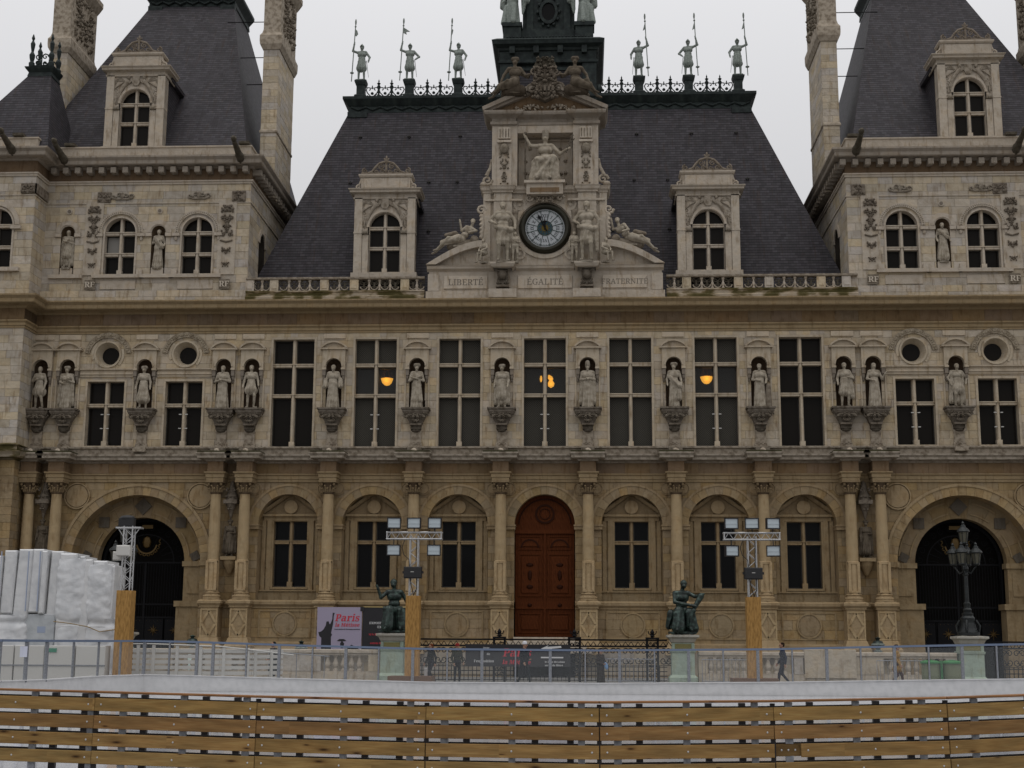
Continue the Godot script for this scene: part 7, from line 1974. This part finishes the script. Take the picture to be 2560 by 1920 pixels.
	for i in v.size() - 1:
		var a := Vector3(v[i][0], v[i][1], v[i][2]); var b := Vector3(v[i + 1][0], v[i + 1][1], v[i + 1][2])
		var d := b - a
		var L := d.length()
		var fr := Transform3D(Basis(d.normalized(), Vector3.UP, d.normalized().cross(Vector3.UP)).orthonormalized(), a)
		for r in 4:
			var k := [Color(0.33, 0.24, 0.112), Color(0.285, 0.188, 0.095), Color(0.315, 0.222, 0.105), Color(0.3, 0.225, 0.11)][r] * rng.randf_range(0.88, 1.1) as Color
			var y := -0.09 - 0.234 * r - 0.171
			var st := 0.006
			if i == 6 and r == 2: st = 0.34
			plank(f, fr, st if st > 0.1 else 0.002, L - 0.002, y, y + 0.171 + rng.randf_range(-0.004, 0.004), 0.012, 0.04, k, n)
			if i == 6 and r == 2: plank(f, fr, 0.0, 0.36, y + 0.012, y + 0.171, -0.03, -0.005, k * 0.55, n + 3)
			n += 1
		plank(f, fr, 0.0, L, -0.025, 0.002, -0.14, 0.055, Color(0.28, 0.16, 0.085), n + 7, "cap_plank")
	var ground := -0.1
	var fz := func(x: float, k: int) -> float:
		for i in v.size() - 1:
			if x <= v[i + 1][0]:
				return lerpf(v[i][k], v[i + 1][k], (x - v[i][0]) / (v[i + 1][0] - v[i][0]))
		return v[-1][k]
	for x in [-8.3, -7.4, -6.3, -5.56, -4.28, -3.42, -2.54, -1.2, -0.3, 1.06, 1.97, 3.34, 4.24, 5.58, 6.46, 7.18, 8.1, 9.2]:
		obj("post", mb().box(x - 0.045, x + 0.045, ground, fz.call(x, 1) - 0.03, fz.call(x, 2) - 0.07, fz.call(x, 2) - 0.01), M.galv, f)
	for x in [-4.73, -2.09, 0.16, 2.44, 4.69]:
		obj("post", mb().box(x - 0.05, x + 0.05, ground, fz.call(x, 1) - 0.03, fz.call(x, 2) - 0.07, fz.call(x, 2) - 0.01), M.galv, f)
	for x in [-7.9, -6.9, -5.53, -5.08, -4.2, -3.3, -2.84, -1.93, -1.01, -0.53, 0.4, 1.34, 1.82, 2.75, 3.69, 4.15, 5.08, 5.99, 6.45, 8.2]:
		obj("brace_post", mb().box(x - 0.045, x + 0.045, ground, fz.call(x, 1) - 0.06, fz.call(x, 2) - 0.78, fz.call(x, 2) - 0.7), M.black_steel, f)
	for w in v: obj("post", mb().box(w[0] - 0.03, w[0] + 0.03, ground, w[1] - 0.04, w[2] - 0.06, w[2] + 0.0), M.black_steel, f)
	for i in v.size() - 1:   # dark rails just behind each plank
		var a := Vector3(v[i][0], v[i][1], v[i][2]); var b := Vector3(v[i + 1][0], v[i + 1][1], v[i + 1][2])
		for r in 4:
			var m := mb()
			var d := (b - a)
			m.t = Transform3D(Basis(d.normalized(), Vector3.UP, d.normalized().cross(Vector3.UP)).orthonormalized(), a)
			var y := -0.09 - 0.234 * r
			m.box(0.0, d.length(), y - 0.05, y + 0.014, -0.105, -0.075)
			obj("back_rail", m, M.black_steel, f)

func plank(f: Node3D, fr: Transform3D, x0: float, x1: float, y0: float, y1: float, z0: float, z1: float, k: Color, i: int, called := "plank") -> void:
	var m := mb(k, fr)
	m.cbox(x0, x1, y0, y1, z0, z1, 0.006)
	var inv := fr.affine_inverse()
	var o := Vector2(fmod(i * 0.377, 1.0), fmod(i * 0.613, 1.0))
	for j in m.v.size():
		var p := inv * m.v[j]
		var w := p.y - y0
		if absf(m.n[j].y) > 0.8: w = p.z
		m.u[j] = Vector2(p.x / 4.6, -w / 1.1) + o
	obj(called, m, M.plank, f)
	if called == "plank":
		m = mb(Color(0.6, 0.6, 0.6), fr)
		for x in [x0 + 0.09, (x0 + x1) / 2, x1 - 0.09]: m.ell(Vector3(x, (y0 + y1) / 2, z1), Vector3(0.014, 0.014, 0.008), Basis.IDENTITY, 4, 6)
		obj("screw", m, M.alu, f)

func wrapped_stack() -> void:
	var t := thing("wrapped_stack", "tall stack of white foam boards wrapped in plastic sheeting at the left edge", "wrapped stack", Vector3(-19, 0, -57))
	var g := RandomNumberGenerator.new()
	g.seed = 77
	# upright boards leaning side by side, each with its own edges; top and bottom heights as they stand
	var b := [[-3.2, -2.55, 2.85, 5.15], [-2.55, -2.05, 2.8, 5.35], [-2.05, -1.45, 2.66, 5.4], [-1.42, -0.98, 2.85, 5.38], [-0.95, -0.72, 2.8, 5.34], [-0.7, -0.2, 2.62, 5.32], [-0.2, 0.5, 0.1, 5.22], [0.5, 0.72, 2.6, 5.1], [0.72, 1.1, 0.1, 5.02], [1.1, 1.7, 0.1, 4.96], [1.7, 2.02, 0.1, 4.74]]
	for w in b:
		var m := mb(Color(1, 1, 1) * g.randf_range(0.86, 1.0))
		var lean := g.randf_range(0.0, 0.1)
		m.t = Transform3D(Basis(Vector3(1, 0, 0), Vector3(lean * 0.25, 1, -lean * 0.4), Vector3(0, 0, 1)), Vector3(0, 0, g.randf_range(-0.12, 0.12)))
		m.cbox(w[0], w[1], w[2], w[3] + g.randf_range(-0.03, 0.03), -1.2, 0.25, 0.05)
		obj("foam_board", m, M.plastic, t)
	# wrapped bundles beneath: sheeting drawn tight over slabs
	var nz := noise(88, 1.6, 3)
	for s in [[-3.3, -1.3, 0.05, 2.75], [-0.15, 0.95, 0.05, 2.75], [0.9, 2.25, 0.05, 2.62], [-0.3, 1.0, 2.3, 5.0], [0.95, 2.05, 2.3, 4.78]]:
		var m := mb(Color(0.97, 0.98, 0.99))
		var P := []
		var nx := 40
		var ny := 36
		for j in ny + 1:
			for i in nx + 1:
				var a := -0.15 * PI + 1.3 * PI * i / nx
				var y := lerpf(s[2], s[3], float(j) / ny)
				var cx: float = (s[0] + s[1]) / 2; var rx: float = (s[1] - s[0]) / 2
				var c := cos(a); var d := sin(a)
				var px := signf(c) * pow(absf(c), 0.35); var pz := signf(d) * pow(absf(d), 0.35)
				var bump := 0.05 * nz.get_noise_3d(px * rx * 1.2 + cx, y * 2.2, pz) + 0.02 * sin(y * 5.0 + px * 2.0)
				var pinch := 1.0 - 0.1 * exp(-pow((y - 2.45) / 0.12, 2)) - 0.06 * pow(float(j) / ny, 8)
				P.push_back(Vector3(cx + px * rx * (pinch + bump), y + 0.03 * nz.get_noise_2d(px * 3, y), -0.45 + pz * 0.75 * (pinch + bump)))
		var b0 := m.v.size()
		for j in ny + 1:
			for i in nx + 1:
				var w := j * (nx + 1) + i
				var dx: Vector3 = P[w + (1 if i < nx else 0)] - P[w - (1 if i > 0 else 0)]
				var dy: Vector3 = P[w + (nx + 1 if j < ny else 0)] - P[w - (nx + 1 if j > 0 else 0)]
				m.vert(P[w], dy.cross(dx).normalized())
		for j in ny:
			for i in nx:
				var w := b0 + j * (nx + 1) + i
				m.face(w, w + 1, w + nx + 1); m.face(w + 1, w + nx + 2, w + nx + 1)
		m.ell(Vector3((s[0] + s[1]) / 2, s[3], -0.45), Vector3((s[1] - s[0]) / 2 * 0.92, 0.06, 0.7), Basis.IDENTITY, 4, 14)
		obj("plastic_wrap", m, M.plastic, t)
	obj("foam_slab", mb(Color(0.72, 0.75, 0.77)).cbox(-1.55, -0.25, 0.05, 2.8, -1.0, 0.12, 0.03), M.plastic, t)
	var m2 := mb(Color(0.34, 0.39, 0.5))
	for x in [-2.56, -1.435, -0.96]: m2.box(x - 0.015, x + 0.015, 2.9, 5.3, 0.24, 0.3)
	m2.box(-0.95, -0.62, 2.05, 2.3, 0.12, 0.126)
	obj("blue_film_edge", m2, M.paint, t)
	m2 = mb(Color(0.3, 0.22, 0.12))
	m2.tube([Vector3(-0.2, 2.5, 0.4), Vector3(0.5, 2.42, 0.42), Vector3(1.2, 2.3, 0.42), Vector3(1.7, 2.1, 0.4), Vector3(2.3, 2.2, 0.2)], 0.02, 5)
	obj("strap", m2, M.paint, t)

func clutter() -> void:
	# white slatted fencing on the left, bending away
	var run := [[-18.6, -57.5], [-15.2, -56.6], [-12.4, -56.6], [-11.2, -57.0], [-10.3, -58.6]]
	var tops := [1.6, 1.6, 1.5, 1.42, 1.25]
	var t := thing("slat_fence", "white slatted timber fence behind the rink's left corner", "fence")
	for i in 4:
		var a := Vector3(run[i][0], 0, run[i][1]); var b := Vector3(run[i + 1][0], 0, run[i + 1][1])
		var d := b - a
		var fr := Transform3D(Basis(d.normalized(), Vector3.UP, d.normalized().cross(Vector3.UP)), a)
		for k in 6:
			var y: float = 0.3 + k * 0.215
			var y1: float = minf(y, tops[i + 1] - 0.05)
			var m := mb(Color(1, 1, 1), fr)
			m.box(0, d.length(), y - 0.075, y + 0.06, 0, 0.03)
			obj("slat", m, M.white_paint, t)
		var x := 0.15
		while x < d.length():
			obj("post", mb(Color(1, 1, 1), fr).box(x - 0.06, x + 0.06, 0, tops[i], 0.03, 0.09), M.white_paint, t)
			x += 0.95
	obj("handrail", mb().tube([Vector3(-18.6, 1.62, -57.4), Vector3(-15.2, 1.64, -56.5), Vector3(-12.4, 1.55, -56.5), Vector3(-11.2, 1.42, -56.9), Vector3(-9.6, 1.22, -57.4)], 0.03, 6), M.white_paint, t)
	t = thing("cabinet", "row of white storage cabinets behind the rink barrier under the wrapped stack", "cabinet", Vector3(-18.5, 0, -54.6))
	for i in 4:
		obj("cabinet_body", mb().cbox(-2.6 + i * 1.2, -1.45 + i * 1.2, 0.05, 1.55, -0.6, 0.0, 0.02), M.white_paint, t)
		obj("cabinet_lid", mb().box(-2.62 + i * 1.2, -1.43 + i * 1.2, 0.78, 0.83, 0.0, 0.03), M.galv, t)
	obj("green_label", mb().box(-0.2, 0.25, 1.3, 1.45, 0.0, 0.035), mat(Color(0.03, 0.2, 0.12)), t)
	t = thing("notice", "small white paper notice taped inside the barrier glass at the left", "notice", Vector3(-15.92, 1.2, -45.4))
	obj("sheet", mb().box(-0.12, 0.12, 0, 0.34, -0.005, 0.0), mat(Color(0.62, 0.64, 0.75)), t)
	# litter bins and green glass lids
	for w in [[-16.1, "small green urn finial on the post left of the poster wall, nearest the left arch", 1.78], [-11.0, "small green urn on the balustrade left of the poster", 1.55], [15.35, "small green urn on the balustrade near the right arch", 1.85]]:
		t = thing("urn", w[1], "urn", Vector3(w[0], w[2] - 0.42, -66.0), 0, "green urns on the forecourt")
		obj("bowl", mb().lathe(PR([0.18, 0, 0.2, 0.06, 0.1, 0.12, 0.12, 0.2, 0.3, 0.32, 0.32, 0.36, 0.24, 0.4]), 14), M.verdigris, t)
		obj("lid", mb().lathe(PR([0.26, 0.4, 0.2, 0.5, 0.08, 0.54, 0.08, 0.58, 0.14, 0.64, 0.0, 0.7]), 14), M.bronze, t)
		obj("stem", mb().lathe(PR([0.2, -(w[2] - 0.42), 0.2, -0.05, 0.12, 0.0]), 12), M.stone_green, t)
	t = thing("waste_bin", "pair of green rubbish-bag stands in front of the right balustrade", "waste bin", Vector3(17.1, 0, -61.8))
	for s in [-1, 1]:
		obj("bag", mb().lathe(PR([0.34, 0.1, 0.38, 0.5, 0.36, 1.0]), 16, Vector3(s * 0.45, 0, 0)), mat(Color(0.15, 0.17, 0.1), 0.5), t)
		obj("bin_lid", mb().lathe(PR([0.42, 1.0, 0.42, 1.06, 0.3, 1.12, 0.0, 1.16]), 16, Vector3(s * 0.45, 0, 0)), M.green_lid, t)
	obj("stand", mb().box(-0.05, 0.05, 0, 1.12, -0.1, 0.1), M.green_lid, t)
	for w in [[4.0, "grey metal crowd barrier before the iron railing, left of two"], [8.2, "grey metal crowd barrier right of the bronze figure's pedestal"], [15.6, "grey metal crowd barrier near the green bin lids"]]:
		t = thing("crowd_barrier", w[1], "barrier", Vector3(w[0], 0.0, -62.2), 0, "crowd barriers before the balustrade")
		obj("frame", mb().tube([Vector3(-1.1, 0.15, 0), Vector3(-1.1, 1.1, 0), Vector3(1.1, 1.1, 0), Vector3(1.1, 0.15, 0), Vector3(-1.1, 0.2, 0)], 0.022, 6), M.galv, t)
		for i in 13: obj("bar", mb().tube([Vector3(-0.96 + i * 0.16, 0.17, 0), Vector3(-0.96 + i * 0.16, 1.1, 0)], 0.01, 5), M.galv, t)
		obj("foot", mb().box(-0.95, -0.9, 0, 0.16, -0.3, 0.3).box(0.9, 0.95, 0, 0.16, -0.3, 0.3), M.galv, t)
	t = thing("ramp_handrail", "thin grey handrail of a low ramp behind the barrier, left of the balusters", "handrail", Vector3(-10.6, 0, -61))
	obj("rail", mb().tube([Vector3(-0.9, 1.35, 0), Vector3(1.8, 1.15, 0)], 0.02, 5), M.galv, t)
	for i in 3: obj("post", mb().tube([Vector3(-0.8 + i * 1.2, 0.1, 0), Vector3(-0.8 + i * 1.2, 1.33 - i * 0.08, 0)], 0.018, 5), M.galv, t)

func people() -> void:
	var walk := {"kl": Vector3(0.1, 0.5, 0.16), "al": Vector3(0.11, 0.09, 0.22), "tl": Vector3(0.12, 0.05, 0.38), "kr": Vector3(-0.1, 0.5, 0.02), "ar": Vector3(-0.1, 0.14, -0.28), "tr": Vector3(-0.1, 0.05, -0.16), "hl": Vector3(0.24, 0.9, -0.08), "el": Vector3(0.25, 1.15, -0.1), "hr": Vector3(-0.24, 0.92, 0.16), "er": Vector3(-0.25, 1.15, 0.0)}
	var G := 0.05
	var skin := Color(0.4, 0.24, 0.17)
	var o := walk.duplicate()
	person("person in dark navy jacket and trousers walking left behind the rink's right side", Vector3(10.25, G, -60.2), -PI / 2, 1.8, o, [skin, Color(0.02, 0.024, 0.045), Color(0.02, 0.022, 0.035), Color(0.01, 0.01, 0.01), Color(0.02, 0.013, 0.01), skin])
	o = walk.duplicate()
	o.merge({"robe": 0.45, "robew": 0.16, "hl": Vector3(0.1, 1.05, 0.22), "el": Vector3(0.27, 1.1, 0.02)}, true)
	o.top = "woolhat"
	person("person in white woolly hat and long black coat walking past the black banner", Vector3(-0.45, G, -60.3), 0.9, 1.76, o, [skin, Color(0.01, 0.01, 0.012), Color(0.015, 0.016, 0.02), Color(0.01, 0.01, 0.01), Color(0.02, 0.013, 0.01), Color(0.66, 0.66, 0.7)], 0.4)
	o = {"hl": Vector3(0.1, 1.05, 0.22), "el": Vector3(0.27, 1.1, 0.04), "hr": Vector3(-0.05, 1.02, 0.22), "er": Vector3(-0.27, 1.1, 0.04), "robe": 0.2, "robew": 0.14, "girth": 1.1}
	o.top = "long"
	var p := person("person in long dark brown coat holding a pale blue bag at the iron railing", Vector3(2.72, G, -60.4), 0.8, 1.5, o, [skin, Color(0.025, 0.016, 0.014), Color(0.02, 0.016, 0.015), Color(0.01, 0.01, 0.01), Color(0.02, 0.012, 0.01), skin])
	obj("handbag", mb(Color(0.2, 0.36, 0.6)).ell(Vector3(0.12, 0.78, 0.22), Vector3(0.1, 0.16, 0.05), Basis(Vector3.BACK, 0.4), 6, 10), M.cloth, p)
	o = walk.duplicate()
	o.top = "long"
	p = person("person with red hair in black jacket carrying a white bag beside the left plywood box", Vector3(-4.4, G, -60.6), -0.9, 1.66, o, [skin, Color(0.012, 0.012, 0.014), Color(0.02, 0.022, 0.03), Color(0.01, 0.01, 0.01), Color(0.12, 0.035, 0.015), skin])
	obj("shopping_bag", mb(Color(0.7, 0.7, 0.7)).cbox(-0.36, -0.12, 0.3, 0.66, 0.0, 0.12, 0.03), M.cloth, p)
	o = {"hl": Vector3(0.24, 0.95, 0.14), "hr": Vector3(-0.24, 0.92, 0.1)}
	o.top = "woolhat"
	person("person in olive jacket and red cap standing left of the black banner", Vector3(-3.3, G, -60.6), 0.6, 1.66, o, [skin, Color(0.035, 0.034, 0.022), Color(0.014, 0.014, 0.016), Color(0.01, 0.01, 0.01), Color(0.02, 0.015, 0.012), Color(0.22, 0.03, 0.03)])
	o = {"hl": Vector3(0.12, 1.0, 0.24), "hr": Vector3(-0.1, 1.0, 0.24), "robe": 0.5, "robew": 0.15}
	o.top = "hair"
	person("person in black coat with dark hat standing at the end of the white slatted fence", Vector3(-11.05, G, -60.3), -0.8, 1.72, o, [skin, Color(0.008, 0.008, 0.009), Color(0.012, 0.012, 0.014), Color(0.01, 0.01, 0.01), Color(0.008, 0.008, 0.008), skin])
	o = walk.duplicate()
	o.merge({"robe": 0.75, "robew": 0.16}, true)
	o.top = "long"
	person("person in mustard yellow jacket and brown skirt by the right balustrade", Vector3(14.97, G, -60.4), 1.2, 1.74, o, [skin, Color(0.3, 0.17, 0.045), Color(0.06, 0.03, 0.025), Color(0.02, 0.015, 0.01), Color(0.03, 0.014, 0.01), skin])

func grounds() -> void:
	var g := obj("ground", mb().box(-260, 260, -0.6, -0.15, -190, 60), M.paving)
	tag(g, "grey stone paving of the city square", "", "", "structure")
	g = obj("pavement", mb().box(-60, 60, -0.15, 0.05, -76, -55.2), M.paving)
	tag(g, "raised pavement in front of the city hall", "", "", "structure")
	var m := mb()
	var p := P2([-12.5, 20.6, -9.2, 20.25, -6.95, 20.05, -4.665, 19.8, -2.376, 19.58, -0.081, 19.4, 2.2, 19.15, 4.479, 19.45, 6.771, 19.65, 8.95, 20.3, 11, 21.2, 20, 26, 26, 36, 26, 53.1, -14.2, 53.1, -15.2, 50.6, -15.7, 47.4, -16.1, 44, -19.5, 36, -19.5, 27])
	var r := PackedVector2Array()
	for i in p: r.push_back(Vector2(i.x, -i.y + 1.0 if i.y < 22 else -i.y))
	m.t = Transform3D(Basis(Vector3.RIGHT, -PI / 2), Vector3.ZERO)
	for i in r.size(): r[i] = Vector2(r[i].x, -r[i].y)
	m.extrude(r, -0.15, -0.1)
	g = obj("ice", m, M.ice)
	tag(g, "smooth white sheet of ice of the skating rink", "", "", "structure")

func sky() -> void:
	var w := 256; var h := 128
	var im := Image.create(w, h, false, Image.FORMAT_RGBF)
	var n := noise(71, 0.9, 4)
	for y in h:
		var e := PI * (0.5 - (y + 0.5) / h)
		for x in w:
			var a := TAU * x / w
			var d := Vector3(cos(e) * cos(a), sin(e), cos(e) * sin(a))
			var f := (1.0 + 2.0 * maxf(0.0, sin(e))) * (1.0 + 0.05 * n.get_noise_3d(d.x * 1.6, d.y * 3.0, d.z * 1.6))
			var k := Color(0.945, 0.945, 0.97) * (0.44 * f)
			if e < 0: k = Color(0.2, 0.19, 0.18)
			im.set_pixel(x, y, k)
	var s := Sky.new()
	var pm := PanoramaSkyMaterial.new()
	pm.panorama = ImageTexture.create_from_image(im)
	s.sky_material = pm
	var we := WorldEnvironment.new()
	we.name = "environment"
	var en := Environment.new()
	en.background_mode = Environment.BG_SKY
	en.sky = s
	en.tonemap_mode = Environment.TONE_MAPPER_LINEAR
	en.tonemap_exposure = EXPOSURE
	en.sdfgi_enabled = true; en.ssao_enabled = true; en.ssil_enabled = true
	we.environment = en
	add_child(we)

const EXPOSURE := 1.0

func _ready() -> void:
	rng.seed = 20
	var cam := Camera3D.new()
	cam.name = "camera"
	cam.fov = 30.337
	cam.far = 600
	cam.position = Vector3(1.99, 1.65, 0)
	cam.rotation_degrees = Vector3(10.46, 2.87, 0.32)
	add_child(cam)
	cam.current = true
	sky()
	var sun := DirectionalLight3D.new()
	sun.name = "overcast_sun"
	sun.light_energy = 0.15
	sun.light_angular_distance = 30
	sun.light_color = Color(1, 0.97, 0.93)
	sun.rotation_degrees = Vector3(-80, 20, 0)
	sun.shadow_enabled = true
	add_child(sun)
	materials()
	M.stone_dark = M.carve.duplicate()
	M.stone_dark.albedo_color = Color(0.62, 0.6, 0.58)
	grounds()
	hall = thing("town_hall", "ornate pale stone city hall with steep slate roofs, clock and many statues", "building")
	lower_storeys()
	noble_storey()
	balustrade_top()
	pav_attic(-1)
	pav_attic(1)
	corner_tower()
	main_roof()
	clock_front()
	lay_stones()
	place_statues()
	lamp_post(19.0, "ornate dark iron lamp with five lanterns before the right arched gate", "pale stone pedestal with gilded frieze under the right iron lamp")
	lamp_post(-19.05, "ornate dark iron lamp with five lanterns before the left arched gate, behind a mast", "pale stone pedestal with gilded frieze under the left iron lamp")
	stone_balustrade("pale stone balustrade with vase balusters left of the door", -18.3, -7.15, [[-12.0, -9.75], [-7.6, -7.15], [-18.3, -16.5], [-15.0, -13.8]])
	stone_balustrade("pale stone balustrade with a broad plain panel right of the door", 7.1, 18.4, [[7.1, 7.5], [11.3, 11.7], [14.0, 15.2], [17.9, 18.4]], [[11.75, 14.0]])
	iron_fence("black wrought iron railing with scrolls in front of the wooden door", -5.9, 5.75, [-1.75, 1.62, 5.1])
	iron_fence("black wrought iron railing at the right edge, before the right arched gate", 19.7, 26.0, [])
	posters()
	light_mast("grey lattice mast with five floodlights left of the wooden door", "tan plywood box round the mast foot left of the wooden door", -5.12, -60.0, false)
	light_mast("grey lattice mast with five floodlights right of the wooden door", "tan plywood box round the mast foot right of the wooden door", 9.07, -60.0, false)
	light_mast("grey lattice mast with white lamp backs before the left arched gate", "tan plywood box round the mast foot beside the white wrapped stack", -15.85, -55.2, true)
	wrapped_stack()
	clutter()
	people()
	rink()
